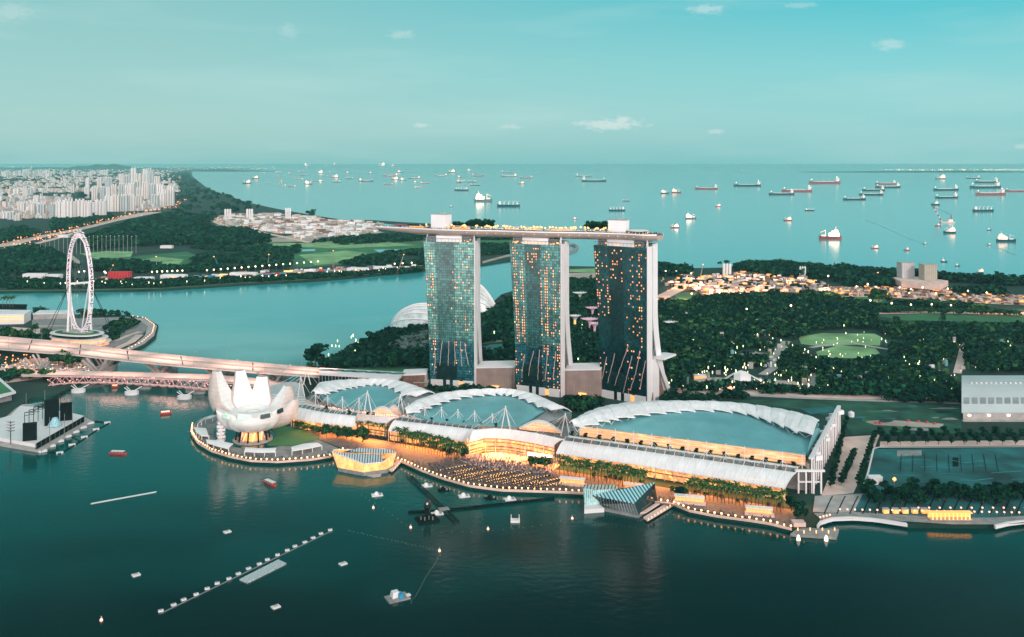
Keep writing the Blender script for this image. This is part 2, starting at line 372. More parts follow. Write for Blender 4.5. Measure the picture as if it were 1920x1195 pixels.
def forest(name, polys, size, n, label, seed=1, mats=('leafa', 'leafb'), z=3, hf=1.0, avoid=(), leafn=26, lrat=.24, patch=None):
    """ground-covering wood as one object: many small crowns, each a cloud of leaf faces"""
    g = np.random.default_rng(seed); V = []; Fa = []; MIx = []; tot = 0
    protos = []
    for q in range(5):
        cs = [(0, 0, .55, .5)]+[(g.uniform(-.45, .45), g.uniform(-.45, .45), g.uniform(.3, .75), g.uniform(.22, .36)) for _ in range(4)]
        v, f, m = leaf_blob(cs, leafn//4, lrat*.62, int(g.integers(1e6)), .75, mats_n=len(mats)); protos.append((np.array(v), np.array(f), np.array(m)))
    areas = []
    for pl in polys:
        xs = [p[0] for p in pl]; ys = [p[1] for p in pl]; areas.append((max(xs)-min(xs))*(max(ys)-min(ys)))
    for pl, ar in zip(polys, areas):
        xs = [p[0] for p in pl]; ys = [p[1] for p in pl]; k = int(n*ar/sum(areas))
        X = g.uniform(min(xs), max(xs), k); Y = g.uniform(min(ys), max(ys), k)
        for x, y in zip(X, Y):
            if not inside(x, y, pl): continue
            if any(inside(x, y, a) for a in avoid): continue
            cl = mnoise.noise(Vector((x/size/7, y/size/7, seed)))
            if patch is not None and cl < patch: continue
            s = size*(.62+.7*g.random())*(1+.45*cl); v, f, m = protos[int(g.integers(5))]
            a = g.uniform(0, 6.28); ca, sa = math.cos(a), math.sin(a)
            vv = np.stack([(v[:, 0]*ca-v[:, 1]*sa)*s+x, (v[:, 0]*sa+v[:, 1]*ca)*s+y, v[:, 2]*s*hf+z], 1)
            V.append(vv); Fa.append(f+tot); MIx.append(m if cl < .25 else (m+1) % len(mats)); tot += len(v)
    if not V: return None
    V = np.concatenate(V).astype(np.float32); Fa = np.concatenate(Fa).astype(np.int32); MIx = np.concatenate(MIx).astype(np.int32)
    me = bpy.data.meshes.new(name); me.vertices.add(len(V)); me.vertices.foreach_set('co', V.ravel())
    me.loops.add(Fa.size); me.loops.foreach_set('vertex_index', Fa.ravel()); me.polygons.add(len(Fa))
    me.polygons.foreach_set('loop_start', np.arange(0, Fa.size, 4, dtype=np.int32)); me.polygons.foreach_set('loop_total', np.full(len(Fa), 4, dtype=np.int32))
    for x in mats: me.materials.append(M[x])
    me.polygons.foreach_set('material_index', MIx); me.update(calc_edges=True)
    o = bpy.data.objects.new(name, me); C.objects.link(o)
    return tag(o, label, 'woodland', kind='stuff')
def px_poly(pts, z=3): return [P(x, y, z) for x, y in pts]
# ------------------------------------------------------------------ setting: water and land
W = MB()
ys = [150, 300, 600, 1200, 2400, 5000, 10000, 20000, 45000, 100000, 200000]
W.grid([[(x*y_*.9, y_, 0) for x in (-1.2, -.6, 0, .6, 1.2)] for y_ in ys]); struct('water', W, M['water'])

EASTP = [(-500, 556), (0, 548), (120, 547), (300, 544), (450, 534), (600, 526), (700, 517), (780, 509), (880, 501), (950, 490), (1010, 482), (1050, 470), (1030, 458), (960, 438), (860, 425), (800, 419), (760, 417), (700, 413), (640, 412), (600, 406), (560, 399), (520, 392), (460, 379), (430, 368), (400, 358), (385, 350), (372, 340), (360, 330), (360, 322), (440, 318.6), (490, 317), (440, 315.5), (360, 314.6), (200, 314), (-700, 314)]
EAST = px_poly(EASTP)
SOUTHP = [(540, 722), (566, 708), (590, 690), (615, 677), (640, 668), (665, 652), (700, 639), (725, 630), (745, 616), (800, 600), (895, 590), (925, 566), (940, 552), (960, 546), (1000, 530), (1050, 506), (1068, 499), (1115, 500), (1240, 500), (1300, 503), (1350, 502), (1420, 501), (1500, 500), (1560, 505), (1640, 511), (1800, 520), (1920, 530), (2500, 560), (2500, 950), (1920, 976), (1868, 984), (1700, 983), (1640, 972), (1600, 969), (1560, 970), (1538, 977), (1532, 986), (1484, 992), (1440, 981), (1400, 975), (1340, 967), (1290, 957), (1262, 945), (1170, 935), (1100, 925), (1040, 922), (940, 919), (880, 911), (830, 897), (790, 882), (757, 867), (730, 857), (640, 845), (620, 856), (580, 862), (520, 866), (470, 864), (430, 856), (395, 845), (370, 830), (358, 812), (360, 797), (375, 785), (400, 776), (430, 755), (470, 740), (500, 728)]
SOUTH = px_poly(SOUTHP)
WESTP = [(-500, 596), (0, 583), (60, 588), (150, 590), (240, 591), (275, 597), (297, 610), (292, 633), (270, 650), (246, 660), (225, 672), (200, 690), (185, 697), (165, 706), (140, 722), (110, 738), (95, 742), (60, 746), (30, 764), (0, 790), (-300, 960)]
WEST = px_poly(WESTP)
def ground(name, poly, m, z=3.0, th=4, smooth_step=None):
    mb = MB(); mb.prism([(p.x, p.y) for p in poly], z-th, z); return struct(name, mb, m)
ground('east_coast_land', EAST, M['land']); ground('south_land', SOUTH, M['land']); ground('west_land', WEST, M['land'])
def area(name, pts, m, dz=.15, z=3.0):
    mb = MB(); mb.sheet([P(x, y, z+dz) for x, y in pts]); return struct(name, mb, m)
def road(name, pts, w, m, dz=.3, z=3.0, kind=True):
    pv = [P(x, y, z+dz) for x, y in pts]; rows = []
    for i, p in enumerate(pv):
        a = pv[max(0, i-1)]; b_ = pv[min(len(pv)-1, i+1)]; d = (b_-a).normalized(); n_ = Vector((-d.y, d.x, 0))
        ww = w if not hasattr(w, '__len__') else w[i]
        rows.append([p-n_*ww/2, p+n_*ww/2])
    mb = MB(); mb.grid(rows); return struct(name, mb, m)
# coast across the strait on the right and hills far left
def far_ridge(name, x0, x1, Y, h, n, m, seed):
    mb = MB(); g = random.Random(seed); top = []
    for i in range(n+1):
        t = i/n; env = math.sin(math.pi*t)**.6
        top.append((x0+(x1-x0)*t, h*env*(.55+.45*mnoise.noise(Vector((t*5, seed, 0)))+.25)))
    rows = [[((px-CX)*Y/F, Y-300, -1) for px, _ in top], [((px-CX)*Y/F, Y, max(2, hh)) for px, hh in top], [((px-CX)*(Y+2500)/F, Y+2500, -1) for px, _ in top]]
    mb.grid(rows); return struct(name, mb, m)
far_ridge('far_hill', 120, 262, 42000, 330, 24, M['land'], 3)
far_ridge('far_hills', -60, 330, 46000, 150, 30, M['land'], 5)
far_ridge('far_island', 1500, 2100, 30000, 60, 40, M['land'], 8)
far_ridge('far_point', 330, 520, 34000, 60, 20, M['land'], 9)

# east coast park: lawns, bare ground, roads
area('driving_range', [(150, 476), (200, 471), (250, 472), (245, 482), (180, 486)], M['grassl'])
area('golf_fairway', [(175, 492), (260, 480), (350, 472), (372, 480), (345, 503), (300, 505), (240, 500), (180, 500)], M['grass'])
area('golf_green', [(230, 492), (300, 482), (345, 487), (330, 501), (260, 502)], M['grassl'], .3)
area('riverside_lawn', [(0, 534), (60, 530), (120, 524), (140, 527), (130, 534), (0, 543)], M['grass'])
area('mid_lawn', [(380, 462), (620, 458), (800, 452), (960, 448), (960, 462), (800, 468), (720, 475), (640, 497), (545, 503), (540, 480), (420, 470)], M['grass'])
area('lit_fairway', [(560, 478), (650, 470), (700, 476), (680, 490), (590, 497)], M['grassl'], .3)
area('back_lawn', [(450, 455), (700, 452), (780, 460), (640, 466), (500, 462)], M['grassl'], .3)
area('marina_basin', [(640, 423), (710, 418), (740, 422), (735, 430), (665, 429)], M['water'], .35)
area('golf_lake', [(700, 468), (800, 467), (800, 475), (715, 476)], M['water'], .35)
area('golf_lake_small', [(550, 469), (590, 467), (592, 471), (552, 472)], M['water'], .4)
area('bare_reclaimed_ground', [(395, 414), (440, 404), (520, 404), (585, 409), (640, 413), (720, 420), (700, 432), (600, 440), (520, 438), (440, 425)], M['sand'], .25)
area('bare_field', [(352, 424), (410, 422), (455, 430), (450, 437), (390, 432)], M['sand'], .3)
area('bare_field', [(505, 447), (560, 440), (600, 447), (590, 456), (510, 455)], M['sand'], .3)
area('bare_field', [(540, 437), (600, 435), (700, 432), (720, 436), (640, 446), (560, 444)], M['sand'], .35)
road('coast_road', [(392, 412), (420, 423), (470, 432), (520, 442), (580, 455)], 26, M['pink'], .5)
road('park_road', [(360, 461), (460, 460), (560, 461), (700, 455), (800, 452)], 16, M['sand'], .45)
road('riverside_track', [(180, 526), (290, 527), (400, 523), (520, 517), (620, 513), (700, 509), (780, 505)], 26, M['conc'], .35)
road('works_yard', [(405, 518), (460, 515), (520, 513), (600, 508), (690, 505), (790, 500)], 34, M['sand'], .3)
road('shore_path', [(0, 545), (120, 544), (300, 541), (450, 531), (600, 523), (700, 514), (790, 506)], 5, M['grassl'], .3)
road('expressway', [(0, 463), (40, 452), (80, 443), (120, 436), (160, 427), (205, 415), (250, 405), (290, 398)], (70, 60, 48, 48, 50, 70, 90, 90), M['pink'], .4)
road('slip_road', [(40, 464), (95, 450), (130, 440), (150, 434)], 26, M['pink'], .5)
area('lit_car_park', [(95, 480), (135, 478), (150, 490), (150, 500), (120, 500)], M['sand'], .3)
area('bare_field', [(185, 446), (235, 442), (245, 448), (225, 454), (190, 454)], M['grassl'], .3)
area('riverside_bare_strip', [(905, 494), (950, 482), (1000, 476), (1040, 468), (1000, 470), (950, 478), (905, 490)], M['sand'], .3)

# south land: lawns, paths, works
area('meadow', [(1497, 632), (1540, 625), (1640, 626), (1652, 632), (1650, 648), (1600, 647), (1540, 650), (1502, 645)], M['grassl'])
area('lower_meadow', [(1530, 660), (1570, 648), (1640, 652), (1650, 663), (1600, 672), (1535, 670)], M['grassl'], .2)
road('meadow_path', [(1520, 652), (1560, 645), (1600, 643), (1630, 649), (1665, 655)], 9, M['conc'], .4)
area('long_lawn', [(1640, 592), (1760, 588), (1920, 590), (2100, 594), (2100, 606), (1920, 605), (1700, 601)], M['grass'])
area('works_lawn', [(1560, 559), (1640, 556), (1660, 566), (1600, 568), (1560, 566)], M['grass'], .2)
area('works_strip', [(1550, 541), (1640, 540), (1760, 543), (1860, 552), (1960, 560), (1960, 574), (1860, 570), (1740, 562), (1640, 557), (1555, 556)], M['pink'], .25)
area('west_works_yard', [(1300, 527), (1360, 514), (1420, 515), (1540, 530), (1560, 545), (1500, 545), (1400, 556), (1320, 552), (1290, 540)], M['sand'], .25)
road('works_road', [(1240, 558), (1270, 543), (1300, 528), (1285, 515)], 30, M['pink'], .5)
road('garden_road', [(1240, 560), (1262, 568), (1280, 578)], 22, M['pink'], .5)
area('garden_verge', [(1262, 552), (1290, 548), (1310, 550), (1300, 565), (1272, 562)], M['grass'], .3)
road('tree_lined_road', [(1640, 587), (1760, 586), (1920, 588), (2100, 592)], 26, M['pink'], .3)
road('garden_path', [(1430, 703), (1450, 690), (1445, 676), (1462, 656), (1475, 640)], 12, M['conc'], .3)
road('garden_path', [(1525, 735), (1520, 715), (1530, 700)], 12, M['conc'], .3)
road('garden_path', [(1390, 665), (1420, 662), (1450, 664)], 9, M['conc'], .3)
road('waterfront_road', [(1235, 728), (1300, 733), (1400, 736), (1500, 740), (1600, 742), (1760, 744), (1800, 746)], 30, M['pink'], .3)
road('event_square_path', [(1330, 757), (1350, 745), (1400, 741), (1500, 746), (1600, 750), (1800, 756)], 9, M['conc'], .5)
area('vacant_lot', [(1360, 750), (1800, 753), (1803, 812), (1600, 815), (1575, 790), (1520, 770)], M['lot'], .2)
area('muddy_pool', [(1500, 766), (1560, 763), (1575, 771), (1520, 777)], M['teal2'], .4)
area('sandy_patch', [(1618, 790), (1660, 787), (1770, 795), (1765, 802), (1700, 800), (1640, 797)], M['sand'], .4)
area('access_avenue', [(1580, 820), (1650, 815), (1640, 840), (1600, 925), (1540, 930), (1560, 880)], M['pink'], .25)
area('works_tarmac', [(1637, 842), (1920, 840), (2150, 840), (2150, 922), (1920, 922), (1615, 922)], M['teal2'], .3)
area('east_road', [(1650, 828), (2150, 824), (2150, 834), (1650, 838)], M['pink'], .3)
area('promenade', [(1530, 930), (1610, 925), (2200, 922), (2200, 972), (1920, 972), (1860, 972), (1700, 968), (1540, 968)], M['teal2'], .35)
area('pale_paving', [(1528, 930), (1618, 926), (1600, 962), (1524, 960)], M['conc'], .5)
for i in range(16):
    x = 1545+i*24; road('paving_joint', [(x, 964), (x+9, 944), (x+16, 930)], .8, M['dark'], .7)
road('waterside_boardwalk', [(1532, 968), (1600, 966), (1700, 972), (1780, 977), (1870, 977), (1960, 972), (2150, 968)], 13, M['conc2'], .6)
area('mall_forecourt', [(545, 795), (640, 812), (740, 830), (860, 850), (1040, 880), (1250, 915), (1480, 955), (1500, 960), (1480, 988), (1400, 972), (1290, 953), (1170, 933), (1040, 919), (880, 908), (830, 894), (757, 865), (720, 853), (640, 840), (560, 810)], M['deck'], .2)
area('event_plaza', [(862, 852), (940, 848), (1040, 856), (1050, 872), (1030, 888), (960, 886), (880, 872), (860, 862)], M['pink'], .5)
area('museum_ring', [(400, 776), (375, 785), (362, 797), (360, 812), (372, 829), (397, 843), (432, 854), (471, 861), (520, 863), (580, 860), (620, 853), (640, 843), (600, 826), (560, 805), (540, 790), (540, 770), (470, 755)], M['conc2'], .2)
el = [(478+78*math.cos(t), 812+30*math.sin(t)) for t in [k*2*math.pi/28 for k in range(28)]]
area('lily_pond', el, M['water'], .45)
area('pond_lawn', [(500, 800), (560, 800), (600, 822), (560, 836), (500, 836), (520, 815)], M['grass'], .6)
area('river_lawn', [(640, 690), (790, 685), (790, 700), (650, 702)], M['grass'], .3)
area('garden_lawn', [(905, 694), (955, 694), (955, 706), (905, 708)], M['grass'], .5)
area('garden_lake', [(903, 652), (920, 646), (945, 645), (945, 656), (930, 664), (905, 662)], M['water'], .3)
area('garden_clearing', [(905, 622), (935, 622), (950, 640), (905, 645)], M['grassl'], .3)
road('lake_path', [(925, 605), (935, 625), (950, 640), (962, 648)], 6, M['conc'], .5)
area('barrage_lawn', [(1068, 505), (1118, 503), (1118, 512), (1068, 510)], M['grassl'], .3)
area('barrage_ground', [(1066, 512), (1120, 512), (1120, 530), (1066, 528)], M['sand'], .3)
# left bank
area('forecourt_road', [(0, 690), (60, 672), (170, 672), (180, 690), (130, 705), (60, 712), (0, 720)], M['pink'], .25)
area('marina_apron', [(60, 600), (240, 594), (262, 600), (280, 615), (250, 640), (200, 655), (150, 662), (60, 650)], M['conc2'], .2)
road('marina_promenade', [(246, 596), (268, 599), (286, 612), (280, 630), (262, 645), (240, 655), (215, 665)], 14, M['conc'], .6)
road('lit_quay', [(262, 628), (245, 642), (215, 655), (190, 668)], 12, M['pink'], .8)
road('quay_road', [(0, 615), (60, 618), (95, 625)], 20, M['pink'], .4)
area('east_city_ground', [(-400, 420), (0, 420), (100, 408), (250, 395), (320, 380), (330, 350), (300, 326), (-400, 326)], M['land'], .2)

# worn ground: tyre tracks, slabs and puddles on the works tarmac, patches on the vacant lot
area('tarmac_pad', [(1786, 858), (1797, 858), (1797, 875), (1786, 875)], M['dark'], .45)
area('tarmac_patch', [(1682, 845), (1728, 844), (1728, 854), (1682, 856)], M['conc2'], .45)
trk = mat('tyre_track', (.03, .24, .25), .8, var=.3)
for i in range(16):
    x, y = 1650+i*19, 852+(i*37 % 62); road('tyre_track', [(x, y), (x+26, y-3+(i*5 % 9)), (x+60, y+(i*7 % 11)-4)], .9+(i % 3)*.5, trk, .48+.01*i)
for i in range(9): road('ground_seam', [(1690+i*22, 852), (1688+i*23, 884)], .5, M['dark'], .66)
road('site_fence_kerb', [(1616, 922), (1628, 885), (1638, 842), (1650, 838)], 1.6, M['roofw'], 1.0); road('site_fence_kerb', [(1640, 839), (1920, 838), (2100, 838)], 1.4, M['roofw'], 1.1)
for i in range(26):
    g_ = random.Random(i+50); x, y = g_.uniform(1540, 1790), g_.uniform(757, 808); w, h = g_.uniform(5, 26), g_.uniform(1, 3.5)
    if x < 1620 and y > 785: continue
    area('ground_patch', [(x+w*math.cos(t)*(1+.3*math.sin(3*t+i)), y+h*math.sin(t)) for t in [k*math.pi/6 for k in range(12)]], M[('conc2', 'teal2', 'land', 'grass', 'land', 'teal2')[i % 6]], .5+.012*i)

for i, (a_, b_, m_) in enumerate((((70, 612), (140, 612), 'pink'), ((160, 598), (240, 600), 'conc'), ((170, 612), (262, 606), 'deck'), ((215, 640), (262, 622), 'pink'))): road('service_road', [a_, ((a_[0]+b_[0])/2, (a_[1]+b_[1])/2-1), b_], 8, M[m_], .5+.03*i)

road('garden_path', [(1795, 700), (1800, 680), (1806, 655), (1815, 640)], 10, M['pink'], .3)
road('garden_path', [(1640, 676), (1680, 674), (1725, 673)], 8, M['conc'], .35); road('garden_path', [(1345, 616), (1420, 613)], 10, M['conc2'], .35)
# ------------------------------------------------------------------ hotel towers
def glassmat(name, base, light, seed):
    """curtain wall: mullion grid and panes of uneven tint, in tower coordinates (x along face, z up)"""
    m = bpy.data.materials.new(name); m.use_nodes = True; nt = m.node_tree; b = nt.nodes['Principled BSDF']
    tcn = nt.nodes.new('ShaderNodeTexCoord'); L = nt.links
    sp = nt.nodes.new('ShaderNodeSeparateXYZ'); L.new(tcn.outputs['UV'], sp.inputs[0])
    def M1(op, a, v=None, w=None):
        n = nt.nodes.new('ShaderNodeMath'); n.operation = op
        for i, s in enumerate((a, v, w)):
            if s is None: continue
            if isinstance(s, (int, float)): n.inputs[i].default_value = s
            else: L.new(s, n.inputs[i])
        return n.outputs[0]
    u, v = sp.outputs['X'], sp.outputs['Y']      # u, v in bays and floors
    fu, fv = M1('FRACT', u), M1('FRACT', v)
    gl = M1('MAXIMUM', M1('LESS_THAN', fu, .13), M1('LESS_THAN', fv, .16))
    cb = nt.nodes.new('ShaderNodeCombineXYZ'); L.new(M1('FLOOR', u), cb.inputs[0]); L.new(M1('FLOOR', v), cb.inputs[1]); cb.inputs[2].default_value = seed
    wn_ = nt.nodes.new('ShaderNodeTexWhiteNoise'); L.new(cb.outputs[0], wn_.inputs['Vector'])
    mr_ = nt.nodes.new('ShaderNodeMapRange'); mr_.inputs[3].default_value = .45; mr_.inputs[4].default_value = 1.5; L.new(wn_.outputs['Value'], mr_.inputs[0])
    ns = nt.nodes.new('ShaderNodeTexNoise'); ns.inputs['Scale'].default_value = .13; L.new(tcn.outputs['UV'], ns.inputs['Vector'])
    nr_ = nt.nodes.new('ShaderNodeMapRange'); nr_.inputs[1].default_value = .35; nr_.inputs[2].default_value = .65; nr_.inputs[3].default_value = .7; nr_.inputs[4].default_value = 1.25; L.new(ns.outputs['Fac'], nr_.inputs[0])
    k = M1('MULTIPLY', mr_.outputs[0], nr_.outputs[0])
    sc1 = nt.nodes.new('ShaderNodeVectorMath'); sc1.operation = 'SCALE'; L.new(k, sc1.inputs['Scale'])
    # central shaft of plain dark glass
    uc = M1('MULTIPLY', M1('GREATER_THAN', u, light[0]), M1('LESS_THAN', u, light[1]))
    lowz = M1('LESS_THAN', M1('ADD', v, M1('MULTIPLY', ns.outputs['Fac'], 6)), 21)     # lower storeys darker blue: a reflection painted into the glass colour
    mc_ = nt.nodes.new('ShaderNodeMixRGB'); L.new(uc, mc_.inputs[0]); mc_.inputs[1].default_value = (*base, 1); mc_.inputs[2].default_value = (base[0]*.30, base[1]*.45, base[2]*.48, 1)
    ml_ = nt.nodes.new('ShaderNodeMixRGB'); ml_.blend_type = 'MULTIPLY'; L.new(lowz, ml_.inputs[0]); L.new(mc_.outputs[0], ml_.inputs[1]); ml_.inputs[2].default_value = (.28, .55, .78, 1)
    L.new(ml_.outputs[0], sc1.inputs[0])
    mm = nt.nodes.new('ShaderNodeMixRGB'); L.new(gl, mm.inputs[0]); L.new(sc1.outputs[0], mm.inputs[1]); mm.inputs[2].default_value = (.006, .035, .035, 1)
    L.new(mm.outputs[0], b.inputs['Base Color'])
    b.inputs['Roughness'].default_value = .16; b.inputs['Specular IOR Level'].default_value = {11: .65, 12: .5, 13: .22}[seed]; b.inputs['Metallic'].default_value = .15
    return m
lit_mats = [mat('lit_window_orange', (.8, .4, .2), emit=(1, .26, .06), es=1.15), mat('lit_window_yellow', (.8, .6, .3), emit=(1, .46, .15), es=1.2),
            mat('lit_window_dim', (.6, .3, .2), emit=(.9, .24, .09), es=.55)]
terrace_lit = mat('terrace_lights', (.8, .5, .2), emit=(1, .36, .07), es=1.2)
# face: pixel x of top-left, top-right, bottom-left (glass); nearest depth; heights
ribbon_m = mat('pale_reflection_ribbons', (.55, .42, .38), .5)
def tower(idx, label, xr, Yr, th, W, base, shaft, dens, ribbons, seed, zt=179.0, top_over=5.0):
    g = random.Random(seed)
    thr = R(th); ux = Vector((math.cos(thr), -math.sin(thr), 0)); dx = Vector((math.sin(thr), math.cos(thr), 0))   # along face, into depth
    pr = XZ(xr, Yr, 0)                                   # right bottom corner of the glass
    org = pr - ux*W/2; org.z = 3
    t = thing('hotel_tower', label, 'skyscraper', org, group='hotel towers under the roof deck')
    zs = [3+(zt-3)*i/22 for i in range(23)]
    def lean(k):   # the left edge flares outwards towards the top
        return 1+.15*k**1.6
    def depth(k):  # face leans back a little at the foot
        return 3.0*(1-k)**2
    nfl, nb = 56, 24
    # curtain wall with UVs in bays and floors
    mb = MB(); rows = []
    for z in zs:
        k = (z-3)/(zt-3); wl_ = (W*.86)*lean(k)/1.0
        rows.append([pr+dx*(-depth(k)*.0)+ux*(-wl_*(1-i/6))+Vector((0, 0, z)) for i in range(7)])
    mb.grid(rows)
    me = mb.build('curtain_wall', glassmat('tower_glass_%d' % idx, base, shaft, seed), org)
    uv = me.uv_layers.new(name='UVMap')
    for pl in me.polygons:
        for li in pl.loop_indices:
            vi = me.loops[li].vertex_index; r_, c_ = divmod(vi, 7)
            uv.data[li].uv = (c_/6*nb, r_/22*nfl)
    o = bpy.data.objects.new('curtain_wall', me); C.objects.link(o); o.parent = t
    def facep(u, v, off=.25):   # u 0..1, v 0..1
        z = 3+(zt-3)*v; wl_ = (W*.86)*lean(v); return pr+ux*(-wl_*(1-u))-dx*off+Vector((0, 0, z))
    # front slab body (behind the glass) and pale end wall
    body = MB(); wall = MB(); D1 = 11.0
    rl = []
    for z in zs:
        k = (z-3)/(zt-3); a = pr+ux*(-W*.86*lean(k))+dx*.4+Vector((0, 0, z)); rl.append([a+dx*D1, a])
    body.grid(rl)
    body.grid([[pr+ux*(-W*.86*lean((z-3)/(zt-3)))+dx*D1+Vector((0, 0, z)), pr+dx*D1+Vector((0, 0, z))][::-1] for z in zs])
    body.sheet([pr+ux*(-W*.86*1.15)+Vector((0, 0, zt)), pr+Vector((0, 0, zt)), pr+dx*D1+Vector((0, 0, zt)), pr+ux*(-W*.86*1.15)+dx*D1+Vector((0, 0, zt))])
    part('front_block', body, M['conc2'], t)
    # end wall: thin slab standing proud of the glass
    e0 = pr+ux*.3
    pts = []
    wall.grid([[e0-dx*.6+Vector((0, 0, z)), e0+dx*D1+Vector((0, 0, z)), e0+dx*D1+ux*.8+Vector((0, 0, z)), e0-dx*.6+ux*.8+Vector((0, 0, z))] for z in [3, zt*.5, zt+1.5]], close=True)
    wall.sheet([e0-dx*.6+Vector((0, 0, zt+1.5)), e0+dx*D1+Vector((0, 0, zt+1.5)), e0+dx*D1+ux*.8+Vector((0, 0, zt+1.5)), e0-dx*.6+ux*.8+Vector((0, 0, zt+1.5))])
    part('end_wall', wall, M['white'], t)
    # rear block: leans in from a splayed foot to meet the front block high up
    spl = {1: 20, 2: 26, 3: 34}[idx]
    rb = MB(); rw = MB(); D2 = 11.0
    def off(z):
        k = z/zt; return D1+1.5+spl*max(0, 1-k/.62)**1.9
    for xx, mbx, wdt in ((-W*.86*1.05, rb, 0), (0, rw, .8)):
        pass
    rows = []
    for z in zs+[zt+4]:
        f0 = off(z); L_ = -W*.86*lean(min(1, (z-3)/(zt-3)))
        rows.append([pr+ux*L_+dx*f0+Vector((0, 0, z)), pr+dx*f0+Vector((0, 0, z)), pr+dx*(f0+D2)+Vector((0, 0, z)), pr+ux*L_+dx*(f0+D2)+Vector((0, 0, z))])
    rb.grid(rows, close=True); rb.sheet(rows[-1]); part('rear_block', rb, M['conc2'], t)
    rows = []
    for z in zs+[zt+4]:
        f0 = off(z)-.4; rows.append([e0+dx*f0+Vector((0, 0, z)), e0+dx*(f0+D2+.8)+Vector((0, 0, z)), e0+dx*(f0+D2+.8)+ux*.9+Vector((0, 0, z)), e0+dx*f0+ux*.9+Vector((0, 0, z))])
    rw.grid(rows, close=True); rw.sheet(rows[-1]); part('end_wall', rw, M['white'], t, label='white end wall of the leaning rear block')
    # cross struts between the blocks
    for z in (28, 52, 78):
        st = MB(); st.tube(pr+dx*D1+Vector((0, 0, z)), pr+dx*off(z+12)+Vector((0, 0, z+12)), .5, 5); part('strut', st, M['steel'], t)
    # roof terrace: glass balustrade, columns up to the deck, recessed storey
    wl_ = W*.86*1.15
    tr = MB(); a0 = pr+ux*(-wl_+1)-dx*.2; 
    for s_ in range(2):
        pass
    tb = MB(); c = pr-ux*wl_/2+dx*6; tb.box((c.x, c.y, zt+.05), (wl_*.5, 9, 7.5), -thr); part('service_storey', tb, M['white'], t)
    tb = MB(); tb.box((c.x-ux.x*wl_*.3, c.y-ux.y*wl_*.3, zt+.05), (wl_*.25, 7, 7), -thr); tb.box((c.x+ux.x*wl_*.33, c.y+ux.y*wl_*.33, zt+.05), (wl_*.22, 7, 7), -thr); part('recessed_storey', tb, M['glassd'], t, kind='stuff')
    tb = MB(); f0 = pr-ux*wl_*.49-dx*.1
    tb.tube(pr-ux*(wl_-1)+Vector((0, 0, zt+4)), pr-ux*1+Vector((0, 0, zt+4)), .22, 4)
    for i in range(15):
        q = pr-ux*(1+(wl_-2)*i/14)+Vector((0, 0, zt)); tb.tube(q, q+Vector((0, 0, 4)), .16, 4)
    part('balustrade', tb, M['steel'], t)
    if idx != 1 or True:
        tb = MB(); n = {1: 8, 2: 34, 3: 12}[idx]
        for i in range(n):
            q = pr-ux*g.uniform(3, wl_-3)+dx*g.uniform(1, 2.5)+Vector((0, 0, zt+g.uniform(.4, 2.6))); tb.box(q, (g.uniform(1, 2.4), .5, g.uniform(.5, 1.2)), -thr)
        part('terrace_lights', tb, terrace_lit, t, kind='stuff')
    for f in (.04, .2, .42, .62, .8, .97):
        cb_ = MB(); q = pr-ux*wl_*f+dx*5+Vector((0, 0, zt)); cb_.tube(q, q+dx*2+ux*1.2+Vector((0, 0, 8.5)), .7, 6, .5); part('column', cb_, M['white'], t)
    for f in (0, .035):
        cb_ = MB(); q = pr-ux*f*wl_+dx*3+Vector((0, 0, zt)); cb_.tube(q, q+dx*(3 if f else -3)+Vector((0, 0, 9)), .8, 6, .6); part('column', cb_, M['white'], t)
    # lit windows in vertical runs
    lit = []
    for (u0, u1, v0, v1, dn) in dens:
        for i in range(int(u0*nb), int(u1*nb)):
            colp = g.random()
            for j in range(int(v0*nfl), int(v1*nfl)):
                if g.random() < dn*(.1+1.7*colp*colp): lit.append((i, j))
    g.shuffle(lit); lit = list(dict.fromkeys(lit))
    bw = W*.86/nb; fh = (zt-3)/nfl
    wmeshes = []
    for lm in lit_mats:
        q = MB(); q.box((0, 0, 0), (bw*.44, .3, fh*.5)); wmeshes.append(q.build('lit_window', lm))
    rest = [MB(), MB(), MB()]; nn_ = 0
    for i, j in lit:
        p = facep((i+.56)/nb, (j+.22)/nfl); k = g.choice((0, 0, 0, 1, 2, 2))
        if nn_ < 100:
            w = bpy.data.objects.new('lit_window', wmeshes[k]); C.objects.link(w); w.parent = t; w.location = p-org; w.rotation_euler = (0, 0, -thr); nn_ += 1
        else: rest[k].box(p, (bw*.44, .3, fh*.5), -thr)
    allr = MB()
    for k in range(3):
        allr.add(rest[k].v, rest[k].f, k)
    part('lit_windows', allr, lit_mats, t, kind='stuff')
    # pale reflections in the lower glass, painted as thin wandering ribbons
    for (pts) in ribbons:
        rbm = MB(); pp = [facep(u, v, .5) for u, v in pts]; pp = interp(pp, 14)
        pp = [p+ux*g.uniform(-.35, .35) for p in pp]
        rbm.path(pp, .42, 4); part('fin', rbm, ribbon_m, t)  # this 'fin' is a painted reflection ribbon, not a fin on the facade
    # foot: pale wall panels and a dark plant band
    ft = MB(); wl0 = W*.86
    for a, b_ in ((.97, .7), (.62, .55), (.47, .33), (.25, .02)):
        c = pr-ux*wl0*(a+b_)/2-dx*.6; ft.box((c.x, c.y, 3), (wl0*abs(a-b_), 1.2, 9), -thr)
    part('base_panels', ft, M['white'], t)
    dk = MB(); c = pr-ux*wl0*.62-dx*.25; dk.box((c.x, c.y, 12), (wl0*.46, .7, {1: 20, 2: 25, 3: 22}[idx]), -thr); part('dark_lobby_glazing', dk, M['glassd'], t)
    lb = MB(); c = pr-ux*wl0*.28-dx*.9; lb.box((c.x, c.y, 4), (wl0*.22, .5, 7), -thr); part('lit_entrance', lb, M['glow'], t)
    return pr, ux, dx
